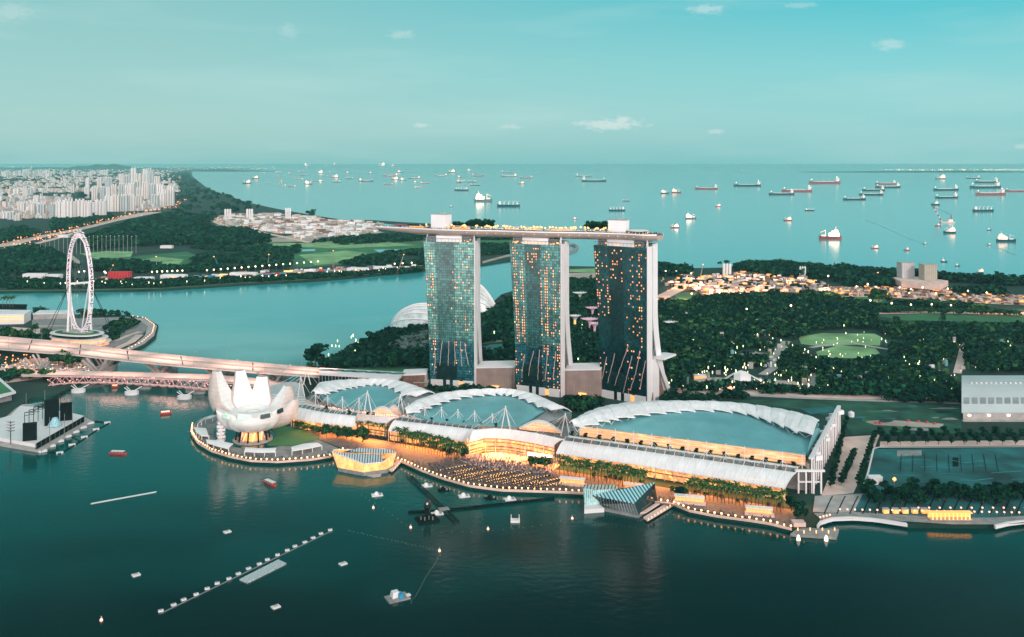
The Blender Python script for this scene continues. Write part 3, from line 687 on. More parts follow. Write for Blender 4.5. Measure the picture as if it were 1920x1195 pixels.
T1 = tower(1, 'leftmost and palest of the three glass towers, furthest from the big blue convention roof', 889, 1086, 13, 66*.98, (.12, .32, .28), (5.3, 14.5),
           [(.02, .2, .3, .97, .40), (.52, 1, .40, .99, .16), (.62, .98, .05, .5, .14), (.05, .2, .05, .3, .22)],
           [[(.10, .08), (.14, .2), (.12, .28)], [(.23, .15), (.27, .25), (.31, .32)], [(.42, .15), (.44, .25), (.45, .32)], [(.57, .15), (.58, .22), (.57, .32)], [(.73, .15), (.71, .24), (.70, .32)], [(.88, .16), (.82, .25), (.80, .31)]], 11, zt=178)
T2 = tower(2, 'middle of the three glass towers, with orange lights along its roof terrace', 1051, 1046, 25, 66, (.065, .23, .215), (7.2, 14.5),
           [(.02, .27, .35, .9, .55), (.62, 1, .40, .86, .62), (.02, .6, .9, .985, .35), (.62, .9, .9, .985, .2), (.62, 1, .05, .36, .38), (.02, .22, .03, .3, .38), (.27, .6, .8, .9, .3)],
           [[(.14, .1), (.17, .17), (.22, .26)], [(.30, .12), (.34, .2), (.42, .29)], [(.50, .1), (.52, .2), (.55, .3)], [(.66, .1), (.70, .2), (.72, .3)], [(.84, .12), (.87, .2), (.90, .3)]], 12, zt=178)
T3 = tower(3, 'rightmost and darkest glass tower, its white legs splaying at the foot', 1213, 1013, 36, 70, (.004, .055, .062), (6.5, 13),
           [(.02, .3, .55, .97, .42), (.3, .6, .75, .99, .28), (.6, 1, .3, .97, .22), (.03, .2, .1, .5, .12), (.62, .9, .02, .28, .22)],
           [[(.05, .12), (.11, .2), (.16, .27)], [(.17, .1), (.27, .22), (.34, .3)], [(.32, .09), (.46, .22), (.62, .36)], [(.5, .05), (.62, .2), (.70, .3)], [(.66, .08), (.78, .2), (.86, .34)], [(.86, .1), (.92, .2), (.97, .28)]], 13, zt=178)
# splayed leg beside tower three's foot
def a3(px, Y, z): return XZ(px, Y, z)
pr3, u3, d3 = T3
lobby = thing('lobby_block', 'white lobby block with a red-brown wedge between splayed legs at the right tower foot', 'building', pr3+d3*25+Vector((0, 0, 3)))
mb = MB(); c = pr3+d3*30+u3*6; mb.box((c.x, c.y, 52), (16, 30, 2.2), -R(36)); part('roof', mb, M['white'], lobby)
mb = MB(); c = pr3+d3*18+u3*1.5; mb.box((c.x, c.y, 3), (2, 14, 49), -R(36)); part('wall', mb, M['white'], lobby)
mb = MB(); a = pr3+d3*20+u3*3+Vector((0, 0, 52)); b_ = pr3+d3*50+u3*6+Vector((0, 0, 3))
mb.tube(a, b_, 2.6, 4, 3.0); part('leg', mb, M['white'], lobby)
mb = MB(); a = pr3+d3*20+u3*2.2+Vector((0, 0, 50)); b_ = pr3+d3*8+u3*2.2+Vector((0, 0, 3)); c = pr3+d3*40+u3*2.2+Vector((0, 0, 3)); mb.add([a, b_, c, a-u3, b_-u3, c-u3], [(0, 1, 2), (3, 5, 4), (0, 2, 5, 3), (0, 3, 4, 1), (1, 4, 5, 2)]); part('wedge_wall', mb, M['brown'], lobby)

# atrium buildings linking the towers
linkm = mat('link_cladding', (.38, .27, .24), .55, var=.25, scale=.08, stripes=[((.92, -.39, 0), 3.2, .12, (150, 130, 122)), ((0, 0, 1), 3.5, .12, (160, 140, 132))])
def link(label, A, B, z0, zr_a, zr_b, depth_):
    a = Vector(A); b_ = Vector(B); d = (b_-a).normalized(); n_ = Vector((-d.y, d.x, 0))
    if n_.y < 0: n_ = -n_
    t = thing('atrium_building', label, 'building', a, group='atriums between the towers')
    w = MB(); w.add([a+Vector((0, 0, z0)), b_+Vector((0, 0, z0)), b_+Vector((0, 0, zr_b)), a+Vector((0, 0, zr_a)), a+n_*depth_+Vector((0, 0, z0)), b_+n_*depth_+Vector((0, 0, z0)), b_+n_*depth_+Vector((0, 0, zr_b)), a+n_*depth_+Vector((0, 0, zr_a))],
                    [(0, 1, 2, 3), (5, 4, 7, 6), (4, 0, 3, 7), (1, 5, 6, 2)]); part('wall', w, linkm, t)
    r_ = MB(); r_.slab([[a-n_*1.5+Vector((0, 0, zr_a+1.6)), b_-n_*1.5+Vector((0, 0, zr_b+1.6))], [a+n_*(depth_+2)+Vector((0, 0, zr_a+5)), b_+n_*(depth_+2)+Vector((0, 0, zr_b+5))]], 1.5); part('roof', r_, M['white'], t)
    m_ = MB()
    for k in range(1, 14):
        q = a.lerp(b_, k/14)-n_*.2; m_.tube(q+Vector((0, 0, z0)), q+Vector((0, 0, zr_a+(zr_b-zr_a)*k/14)), .18, 4)
    part('mullions', m_, M['steel'], t)
    e = MB(); q = a.lerp(b_, .5)-n_*1.2; e.box((q.x, q.y, z0), (9, 2, 7), math.atan2(d.y, d.x)); part('entrance', e, M['glowy'], t)
link('tan gridded atrium between the left and middle towers', XZ(893, 1092, 3), XZ(966, 1078, 3), 0.01, 23, 27, 16)
link('tan gridded atrium between the middle and right towers', XZ(1058, 1058, 3), XZ(1127, 1043, 3), 0.01, 28, 32, 16)

# ------------------------------------------------------------------ the long roof deck
def cen(T, W):
    p, u, d = T; return p-u*W*.46+d*13
c1, c2, c3 = cen(T1, 66), cen(T2, 66), cen(T3, 70)
tip = PD(705, 428, 1150); stern = PD(1246, 443, 1008)
ctrl = [Vector((tip.x, tip.y, 0)), (Vector((tip.x, tip.y, 0))*.42+c1*.58)+Vector((0, 3, 0)), c1, (c1+c2)/2+Vector((2, 4, 0)), c2, (c2+c3)/2+Vector((2, 4, 0)), c3, Vector((stern.x-4, stern.y+6, 0))]
def crom(P_, n):
    res = []; P_ = [P_[0]*2-P_[1]]+P_+[P_[-1]*2-P_[-2]]
    for i in range(1, len(P_)-2):
        for k in range(n):
            t = k/n; a, b_, c, d = P_[i-1], P_[i], P_[i+1], P_[i+2]
            res.append(.5*((2*b_)+(c-a)*t+(2*a-5*b_+4*c-d)*t*t+(3*b_-a-3*c+d)*t**3))
    return res+[P_[-2]]
cl = interp(crom(ctrl, 8), 60)
deck_z = 192.3
def hw(k):     # half width along the hull
    if k < .3: return 2+16.5*math.sin(math.pi/2*k/.3)**.9
    if k > .955: return 18.5*max(.25, 1-((k-.955)/.045)**2*.6)
    return 18.5
deck = thing('roof_deck', 'long curved boat-shaped deck carried across the tops of three towers', 'roof deck', (c2.x, c2.y, deck_z))
hull = MB(); rows = []
frames = []
for i, p in enumerate(cl):
    k = i/60; a = cl[max(0, i-1)]; b_ = cl[min(60, i+1)]; d = (b_-a).normalized(); n_ = Vector((-d.y, d.x, 0)); frames.append((p, d, n_))
    w = hw(k); dep = 8.0*(min(1, .12+k/.2))**.7*(1 if k < .97 else .8); row = []
    for j in range(11):
        an = math.pi*j/10; row.append(p+n_*(w*math.cos(an))+Vector((0, 0, deck_z-dep*math.sin(an)**.8)))
    rows.append(row)
hull.grid(rows); hull.add(rows[0], [tuple(range(11))]); hull.add(rows[-1], [tuple(range(11))[::-1]])
hullm = mat('hull_panels', (.44, .35, .31), .38, .15, var=.06, scale=.06, stripes=[((1, 0, 0), 6.0, .03, (150, 140, 135))])
part('hull', hull, hullm, deck, smooth=True)
dm = MB(); dm.grid([[r_[0]+Vector((0, 0, .05)), r_[-1]+Vector((0, 0, .05))] for r_ in rows]); part('deck_floor', dm, M['deck'], deck)
rm = MB()
for s_ in (1, -1):
    pts = [p+n_*s_*hw(i/60)*.99+Vector((0, 0, deck_z)) for i, (p, d, n_) in enumerate(frames)]
    rm.slab([[q+Vector((0, 0, 1.5)), q-(frames[i][2]*s_*.8)+Vector((0, 0, 1.5))] for i, q in enumerate(pts)], 1.7)
part('parapet', rm, M['white'], deck)
def at(k, off=0, z=0):
    i = min(59, int(k*60)); u = k*60-i; p = frames[i][0].lerp(frames[i+1][0], u); n_ = frames[i][2]; d = frames[i][1]
    return p+n_*off+Vector((0, 0, deck_z+z)), math.atan2(d.y, d.x)
for k, h_, lab in ((.258, 18, 'left white lift core standing on the roof deck above the first tower'), (.855, 15, 'right white lift core standing on the roof deck above the third tower')):
    p, a = at(k, -2); t = thing('lift_core', lab, 'roof building', p)
    mb = MB(); mb.box(p+Vector((0, 0, .1)), (21, 14, h_), a); part('wall', mb, M['white'], t)
    mb = MB(); mb.box(p+Vector((0, 0, h_+.1)), (21.6, 14.6, .7), a); mb.box(p+Vector((2, 0, h_+.8)), (5, 4, 1.6), a); part('roof', mb, M['conc'], t)
    mb = MB()
    for q in range(5): mb.tube(p+Vector((-8+4*q, 0, h_+.8)), p+Vector((-8+4*q, 0, h_+2.4+q % 2)), .12, 4)
    part('railing', mb, M['steel'], t)
p, a = at(.92, 0); t = thing('roof_restaurant', 'round-ended glazed restaurant at the right end of the roof deck', 'pavilion', p)
mb = MB(); mb.lathe([(10, .1), (10, 3.5)], 20, p); part('glass_wall', mb, M['glassd'], t)
mb = MB(); mb.lathe([(.1, 5.2), (9, 4.8), (12.5, 4.1), (12.5, 3.7), (.1, 3.6)], 20, p); part('roof', mb, M['white'], t)
mb = MB()
for i in range(16): mb.box(p+Vector((11*math.cos(i*.39), 11*math.sin(i*.39), 1)), (.8, .8, 1))
part('lights', mb, M['glowy'], t, kind='stuff')
# pavilion roofs, tent and bars
for k0, k1, off, m_, nm, lb in ((.075, .12, -2, 'red', 'sun_shade', 'crimson shade sail over the seats near the deck tip'), (.13, .19, -3, 'dark', 'bar_pavilion', 'dark flat-roofed bar left of the left lift core'),
                             (.29, .36, 2, 'roofw', 'deck_canopy', 'long low canopy just right of the left lift core'), (.54, .60, 6, 'roofw', 'deck_canopy', 'flat white canopy midway along the pool deck'), (.63, .70, 6, 'roofw', 'deck_canopy', 'flat white canopy left of the right-hand tree clump'), (.47, .52, 6, 'roofw', 'deck_canopy', 'flat white canopy right of the palm clump')):
    p0, a = at((k0+k1)/2, off); L_ = (at(k1)[0]-at(k0)[0]).length
    t = thing(nm, lb, 'canopy', p0); mb = MB(); mb.box(p0+Vector((0, 0, 4)), (L_, 7, .5), a); part('roof', mb, M[m_], t)
    mb = MB()
    for q in range(6):
        b0 = p0+Vector((math.cos(a), math.sin(a), 0))*(L_*(q/5-.5)*.94); mb.tube(b0+Vector((0, 0, .1)), b0+Vector((0, 0, 4)), .2, 4)
    part('posts', mb, M['steel'], t)
    if m_ != 'red':
        mb = MB(); mb.box(p0+Vector((0, 0, 1)), (L_*.9, 1.5, 1.6), a); part('bar_lights', mb, M['glow'], t)
p0, a = at(.185, -11); mb = MB(); mb.grid([[p0+Vector((-13, 0, .3)), p0+Vector((-6, 0, 1.5)), p0+Vector((0, 0, 5.5)), p0+Vector((6, 0, 1.7)), p0+Vector((14, 0, .3))], [p0+Vector((-13, 6, .3)), p0+Vector((-6, 6, 1.5)), p0+Vector((0, 6, 5.5)), p0+Vector((6, 6, 1.7)), p0+Vector((14, 6, .3))]])
tag(part('tent', mb, M['white'], None, origin=p0), 'white peaked tent on the near rim of the deck left of the lift core', 'tent')
# parasols and visitors along the pool
par = thing('parasol', 'small white parasol in the row along the pool deck', 'parasol', (0, 0, 0), group='parasols along the roof pool')
mb = MB(); mb.lathe([(1.6, 2.3), (.05, 3.1)], 8); part('shade', mb, M['white'], par)
mb = MB(); mb.tube((0, 0, 0), (0, 0, 2.5), .08, 4); part('pole', mb, M['steel'], par)
gg = random.Random(4)
for i in range(58):
    k = .385+.44*i/57; p, a = at(k, -13+gg.uniform(-2, 2), .1)
    if i == 0: par.location = p
    else: dup(par, p, scale=gg.uniform(.9, 1.25))
vis = MB()
for i in range(700):
    k = gg.uniform(.01, .98); o_ = gg.choice((-1, -1, 1))*hw(k)*gg.uniform(.55, .9)
    p, a = at(k, o_, .1); vis.box(p, (.8, .8, 1.7))
tag(part('visitors', vis, M['people'], kind='stuff'), 'tiny visitors crowding the rim of the roof deck', 'crowd')
lampp = thing('deck_lamp', 'small warm globe lamp glowing on the roof deck', 'lamp', (0, 0, 0), group='globe lamps on the roof deck')
mb = MB(); mb.lathe([(.05, 2.6), (.7, 3.1), (.7, 3.7), (.05, 4.2)], 6); part('globe', mb, M['glowy'], lampp)
mb = MB(); mb.tube((0, 0, 0), (0, 0, 2.7), .1, 4); part('pole', mb, M['steel'], lampp)
for i in range(120):
    k = .38+.46*gg.random() if i < 95 else gg.uniform(.18, .36); p, a = at(k, gg.uniform(-11, 0), .1)
    if i == 0: lampp.location = p
    else: dup(lampp, p, scale=gg.uniform(.8, 1.7))
hl = thing('hull_light', 'round light glowing on the side of the roof deck hull', 'lamp', (0, 0, 0), group='round lights along the hull')
mb = MB(); mb.lathe([(.05, -.4), (.6, -.3), (.6, .3), (.05, .4)], 6); part('lens', mb, M['glowy'], hl)
mb = MB(); mb.lathe([(.7, .1), (.7, .45)], 6); part('rim', mb, M['steel'], hl)
for i in range(19):
    k = .36+.61*i/18; q = at(k, -hw(k)*.97, -2.2)[0]
    if i == 0: hl.location = q
    else: dup(hl, q)
# rooftop trees
rt = tree_proto('rooftop_tree', 'round', 'dark bushy tree in the clump left of centre on the roof deck', 31, ('leafa', 'leafa', 'leafb'))
first = True
for k0, k1, n, lb, gp in ((.30, .43, 26, 'dark tree in the rooftop clump just right of the left lift core', 'roof deck trees by the left core'), (.745, .82, 14, 'dark tree in the rooftop clump just left of the right lift core', 'roof deck trees by the right core')):
    for i in range(n):
        k = k0+(k1-k0)*(i+.3*gg.random())/n; p, a = at(k, gg.uniform(0, 11), .1); s_ = gg.uniform(5.0, 6.6)*(1.1 if k > .35 else .8)
        if first: o = rt; o.location = p; o.scale = (s_,)*3; first = False
        else: o = dup(rt, p, gg.uniform(0, 6), s_)
        o['label'] = lb; o['group'] = gp
# ------------------------------------------------------------------ lotus-shaped museum
MC = XZ(474, 884, 3); mus = thing('lotus_museum', 'white lotus-shaped museum of ten fingers standing in a lily pond', 'museum', MC)
#        pixel x, y of tip, dx, dy of tip from centre (m), z tip, width at tip, width mid, window?
petals = [(-46, 22, 66, 7, 21, None), (-23, 31, 65, 9, 22.5, None), (1, 34, 58, 10.5, 23, None), (30, 29, 50, 8, 20, None), (43, 9, 41, 7, 18, None),
          (28, -8, 36, 10, 17, 'd'), (17, -19, 34, 12, 17, 'd'), (-2, -24, 34, 13, 17, 'w'), (-19, -19, 34, 12, 17, 'w'), (-33, -8, 35, 9, 15, 'd')]
winw = mat('museum_window_pale', (.45, .6, .5), .2, emit=(.7, 1, .8), es=.35)
for k, (px_, py_, zt_, wt, wm2, win) in enumerate(petals):
    Rr = math.hypot(px_, py_); d = Vector((px_/Rr, py_/Rr, 0)); s_ = Vector((-d.y, d.x, 0)); n = 16
    mb = MB(); top = MB(); rows = []; trows = []
    tall = zt_ > 40
    zb = 14.0
    P0o, P1o, P2o, P3o = (3, zb), (Rr*(.8 if tall else .62), zb-4), (Rr*((1.02 if k == 4 else 1.32) if tall else 1.04), zb+(zt_-zb)*(.30 if tall else .25)), (Rr*1.0, zt_)
    ti = zt_-(1.0 if tall else 0)
    P0i, P1i, P2i, P3i = (2, 27), (Rr*.45, 27), (Rr*(.70 if tall else .7), 27+(zt_-27)*.35), (Rr*(.86 if tall else .99), ti+(.8 if tall else .4))
    bez = lambda p0, p1, p2, p3, t: tuple((1-t)**3*a+3*(1-t)**2*t*b_+3*(1-t)*t*t*c+t**3*e for a, b_, c, e in zip(p0, p1, p2, p3))
    for i in range(n+1):
        t = i/n; ro, zo = bez(P0o, P1o, P2o, P3o, t); ri, zi = bez(P0i, P1i, P2i, P3i, t)
        w = 2+(wm2-2)*math.sin(math.pi/2*min(1, t/.55)) if t < .55 else wm2+(wt-wm2)*((t-.55)/.45)**.95
        o_ = MC+d*ro+Vector((0, 0, zo-3)); i_ = MC+d*ri+Vector((0, 0, zi-3)); m_ = (o_+i_)/2
        # underside is a keel-like curve, top face nearly flat
        rows.append([i_-s_*w/2, m_*.55+i_*.45-s_*w*.56, m_*.6+o_*.4-s_*w*.42, o_-s_*w*.14, o_+s_*w*.14, m_*.6+o_*.4+s_*w*.42, m_*.55+i_*.45+s_*w*.56, i_+s_*w/2])
        trows.append([i_+s_*w/2, i_+Vector((0, 0, -.5 if tall else 0)), i_-s_*w/2])
    mb.grid(rows); mb.add(rows[-1], [tuple(range(8))[::-1]])
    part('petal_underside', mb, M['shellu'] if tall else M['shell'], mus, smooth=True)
    top.grid(trows); pt = part('petal', top, M['shell'], mus)
    if win:
        wb = MB(); c = rows[-1]; a = c[0]*.88+c[7]*.12; b_ = c[7]*.88+c[0]*.12; o2 = d*.9
        dn = Vector((0, 0, -4.4)); wb.add([a+o2*2.2+Vector((0, 0, -.7)), b_+o2*2.2+Vector((0, 0, -.7)), b_+o2*3+dn, a+o2*3+dn], [(0, 1, 2, 3)])
        w_ = MB(); 
        cc = [a+o2*2.2+Vector((0, 0, -.7)), b_+o2*2.2+Vector((0, 0, -.7)), b_+o2*3+dn, a+o2*3+dn]
        w_.add(cc+[q-d*3 for q in cc], [(0, 1, 2, 3), (7, 6, 5, 4), (0, 4, 5, 1), (3, 2, 6, 7), (0, 3, 7, 4), (1, 5, 6, 2)])
        part('window', w_, winw if win == 'w' else M['glassd'], mus)
mb = MB(); mb.lathe([(3, 8), (10, 9.5), (17, 13), (24, 19), (26, 25), (22, 28)], 28, MC); part('bowl', mb, M['shell'], mus, smooth=True)
mb = MB(); mb.lathe([(23, 28), (17, 30.2), (15, 30.6), (14.6, 29.4), (6, 28), (.1, 27.5)], 32, MC); part('roof_ring', mb, M['shell'], mus, smooth=True)
mb = MB(); mb.lathe([(19.0, .55), (19.0, 1.4), (17, 1.5), (.1, 1.5)], 32, MC); part('plinth', mb, M['conc'], mus)
mb = MB(); mb.lathe([(9, 1.5), (9.5, 9)], 20, MC); part('lit_lobby', mb, M['glow'], mus)
for k in range(14):
    a = k*2*math.pi/14; mb = MB(); mb.tube(MC+Vector((11*math.cos(a), 11*math.sin(a), 1.5)), MC+Vector((9.5*math.cos(a+.35), 9.5*math.sin(a+.35), 10.5)), .4, 5); part('lattice_strut', mb, M['lampp'] if k % 2 else M['white'], mus)
for k in range(10):
    a = k*2*math.pi/10+.3; mb = MB(); mb.tube(MC+Vector((16*math.cos(a), 16*math.sin(a), 1.5)), MC+Vector((14*math.cos(a), 14*math.sin(a), 13)), .8, 6); part('column', mb, M['dark'], mus)
st = MC+Vector((-29, -6, 0)); mb = MB()
for k in range(6): mb.box(st+Vector((0, 0, 1+k*3.4)), (7, 6, 2.1), .5 if k % 2 else .1)
mb.box(st+Vector((0, 0, .5)), (3, 3, 21)); part('stair_tower', mb, M['white'], mus)
# white shelter roofs round the ring, planting and rail lamps
def curved_canopy(name, lb, pts_out, pts_in, zf, zb_, cat='canopy', m='roofw', th=.8, group=None):
    a = [P(x, y, zf) for x, y in pts_out]; b_ = [P(x, y, zb_) for x, y in pts_in]
    a = interp(a, 6); b_ = interp(b_, 6)
    o_ = Vector((a[3].x, a[3].y, 3)); t = thing(name, lb, cat, o_, group)
    mb = MB(); mb.slab([[p, (p+q)/2+Vector((0, 0, .5)), q] for p, q in zip(a, b_)], th); part('roof', mb, M[m], t)
    for p in a[::2]:
        mb = MB(); mb.tube(Vector((p.x, p.y+1, 3.2)), Vector((p.x, p.y+1, p.z-.3)), .45, 5); part('post', mb, M['white'], t)
    return t
for lb, po, pi_ in (('white shelter roof on the ring, farthest back at its left', [(370, 794), (384, 786), (398, 783)], [(384, 783), (396, 779), (408, 779)]),
                    ('square white shelter roof at the leftmost edge of the museum ring', [(368, 810), (378, 817), (391, 817)], [(363, 801), (374, 802), (386, 803)]),
                    ('white shelter roof on the front left of the museum ring', [(388, 830), (407, 836), (428, 841)], [(386, 824), (410, 826), (437, 832)]),
                    ('white shelter roof at the front centre of the museum ring', [(458, 846), (488, 848), (516, 847)], [(461, 839), (490, 841), (518, 840)]),
                    ('white shelter roof on the front right of the museum ring', [(547, 845), (575, 841), (603, 835)], [(546, 838), (570, 832), (594, 830)])):
    curved_canopy('ring_shelter', lb, po, pi_, 8, 9)

# ------------------------------------------------------------------ waterfront mall
mallm = mat('lit_shop_glazing', (.8, .5, .25), .5, emit=(1.0, .50, .13), es=1.6, sample=False)
# the shop front glow varies pane by pane: warm white, orange, dark
def vary_emission(m, scale=(1, 1, 1), strength=(.02, 1.45), c0=(1, .20, .02), c1=(1, .52, .15), freq=.35):
    nt = m.node_tree; b = nt.nodes['Principled BSDF']; tcn = nt.nodes.new('ShaderNodeTexCoord')
    mp = nt.nodes.new('ShaderNodeMapping'); mp.inputs['Scale'].default_value = scale; nt.links.new(tcn.outputs['Object'], mp.inputs[0])
    v = nt.nodes.new('ShaderNodeTexVoronoi'); v.inputs['Scale'].default_value = freq; v.distance = 'CHEBYCHEV'; nt.links.new(mp.outputs[0], v.inputs['Vector'])
    s = nt.nodes.new('ShaderNodeSeparateColor'); nt.links.new(v.outputs['Color'], s.inputs[0])
    r1 = nt.nodes.new('ShaderNodeMapRange'); r1.inputs[3].default_value = strength[0]; r1.inputs[4].default_value = strength[1]; nt.links.new(s.outputs[0], r1.inputs[0])
    cx_ = nt.nodes.new('ShaderNodeMixRGB'); nt.links.new(s.outputs[1], cx_.inputs[0]); cx_.inputs[1].default_value = (*c0, 1); cx_.inputs[2].default_value = (*c1, 1)
    nt.links.new(r1.outputs[0], b.inputs['Emission Strength']); nt.links.new(cx_.outputs[0], b.inputs['Emission Color'])
vary_emission(mallm, (1, 1, .8))
skym = mat('canopy_skylight', (.10, .16, .17), .25, var=.4)
def canopy(lb, top, bot, zt_=21, ze=13, glaz=None, n=14, facade=True, depth_=9, zback=22.5, glazed=True, arch=0):
    A = interp([P(x, y, zt_) for x, y in top], n); B = interp([P(x, y, ze) for x, y in bot], n)
    o_ = Vector((A[n//2].x, A[n//2].y, 3)); t = thing('mall_canopy', lb, 'mall arcade', o_)
    rows = []
    for i, (a, b_) in enumerate(zip(A, B)):
        bump = arch*math.sin(math.pi*i/n); r_ = []
        for j in range(8):
            u = j/7; q = a.lerp(b_, u); q.z = ze+(zt_-ze)*math.cos(u*math.pi/2)**.9+bump; r_.append(q)
        rows.append(r_)
    mb = MB(); mb.slab(rows, .6); part('vault_roof', mb, M['roofw'], t)
    for i in range(0, n+1):
        mb = MB(); mb.path([p+Vector((0, 0, .12)) for p in rows[i]], .28, 4); part('rib', mb, M['white'], t)
    # glazed strip behind the vault with arched hoops
    if glazed:
        back = []
        for i, a in enumerate(A):
            d = (A[min(n, i+1)]-A[max(0, i-1)]).normalized(); nn = Vector((-d.y, d.x, 0)); nn = nn if nn.y > 0 else -nn
            back.append((a, a+nn*depth_, nn))
        mb = MB(); mb.grid([[a+Vector((0, 0, .1)), b_+Vector((0, 0, zback-zt_-1))] for a, b_, _ in back]); part('skylight', mb, skym, t)
        mb = MB(); mb.slab([[b_+Vector((0, 0, zback-zt_)), b_+nn*2.2+Vector((0, 0, zback-zt_))] for a, b_, nn in back], 1.0); part('gutter', mb, M['white'], t)
        for a, b_, _ in back:
            mb = MB(); mb.path([a.lerp(b_, u)+Vector((0, 0, (zback-zt_-1)*u+1.9*math.sin(math.pi*u)+.1)) for u in (0, .25, .5, .75, 1)], .22, 4); part('hoop', mb, M['white'], t)
    if facade:
        fr = []
        for i, b_ in enumerate(B):
            d = (B[min(n, i+1)]-B[max(0, i-1)]).normalized(); nn = Vector((-d.y, d.x, 0)); nn = nn if nn.y > 0 else -nn
            fr.append((b_+nn*3.0, nn))
        mb = MB(); mb.grid([[Vector((p.x, p.y, 3.2)), Vector((p.x, p.y, ze+2.5+arch*math.sin(math.pi*i/n)))] for i, (p, _) in enumerate(fr)]); part('shop_front', mb, mallm, t)
        mb = MB()
        mb.slab([[Vector((p.x-nn.x*1.5, p.y-nn.y*1.5, 8.4)), Vector((p.x+nn.x*.5, p.y+nn.y*.5, 8.4))] for p, nn in fr], .5); part('floor_band', mb, M['brown'], t)
        if not glazed:
            for zz in (5.6, 12.2, 15.2): mb = MB(); mb.slab([[Vector((p.x-nn.x*.8, p.y-nn.y*.8, zz)), Vector((p.x+nn.x*.2, p.y+nn.y*.2, zz))] for p, nn in fr], .45); part('gallery_rail', mb, M['brown'], t)
        for p, nn in fr[::1]:
            mb = MB(); mb.tube(Vector((p.x-nn.x*2.6, p.y-nn.y*2.6, 3.2)), Vector((p.x-nn.x*2.6, p.y-nn.y*2.6, ze)), .42, 5); part('column', mb, M['pink'], t)
    return A, B
canopy('white vaulted arcade roof curving away behind the lotus museum', [(556, 763), (585, 769), (612, 774), (640, 777), (668, 780)], [(546, 783), (572, 789), (612, 794.5), (640, 798), (665, 801)], n=12)
canopy('short raised white arcade roof over the left entrance', [(670, 777), (705, 779), (746, 783)], [(668, 791), (695, 794), (722, 798)], zt_=24, ze=15, n=5, glazed=False)
canopy('white vaulted arcade roof between the left entrance and the event plaza', [(741, 788), (800, 795), (850, 800.5), (896, 806)], [(728, 808), (790, 816.5), (830, 822), (880, 829)], n=13)
canopy('long swooping white roof over the event plaza entrance', [(888, 806), (925, 803), (958, 805), (1010, 813), (1058, 824)], [(880, 829), (912, 820), (950, 822), (995, 829), (1036, 838)], zt_=25, ze=17, n=9, glazed=False)
canopy('longest white vaulted arcade roof in front of the convention hall', [(1058, 826), (1200, 845), (1350, 866), (1493, 886)], [(1043, 850), (1190, 871), (1330, 894), (1472, 916)], n=24)

# terrace building behind the canopies carrying the roofs
tb = thing('mall_building', 'long low mall block carrying the blue roofs and the garden terrace', 'shopping mall', P(1000, 800, 20)-Vector((0, 0, 17)))
def terr(pts, z, m, nm, z0=3.1):
    mb = MB(); mb.prism([(P(x, y, z).x, P(x, y, z).y) for x, y in pts], z0, z); part(nm, mb, m, tb)
terr([(566, 752), (590, 764), (640, 775), (700, 781), (760, 784), (850, 795), (958, 801), (985, 806), (1072, 776), (1020, 755), (950, 742), (860, 740), (790, 750), (740, 735), (640, 730), (585, 738)], 19.5, M['conc2'], 'terrace_block')
terr([(985, 806.5), (1058, 820), (1200, 838), (1350, 860), (1510, 883), (1520, 850), (1525, 815), (1350, 790), (1100, 790), (1062, 796)], 19.6, M['conc2'], 'terrace_block')
# terrace walkway (pink paving) and planting strip
mb = MB(); A = interp([P(x, y, 20.6) for x, y in [(566, 752), (590, 763), (640, 774), (700, 780), (760, 785), (850, 795), (985, 806)]], 30)
mb.grid([[p, p+Vector((1.5, 9, 0))] for p in A]); part('terrace_walk', mb, M['pink'], tb)
mb = MB(); A = interp([P(x, y, 20.8) for x, y in [(1062, 819.5), (1200, 838), (1350, 859), (1510, 881)]], 30)
mb.grid([[p, p+Vector((3, 8, 0))] for p in A]); part('planted_terrace', mb, M['grass'], tb)
mb = MB()
for i in range(90):
    p = interp([P(x, y, 20.9) for x, y in [(600, 766), (700, 780), (850, 795), (985, 806)]], 90)[i]; mb.box(p+Vector((0, gg.uniform(2, 8), 0)), (1.1, .8, 1.5))
part('terrace_lights', mb, M['lampp'], tb, kind='stuff')

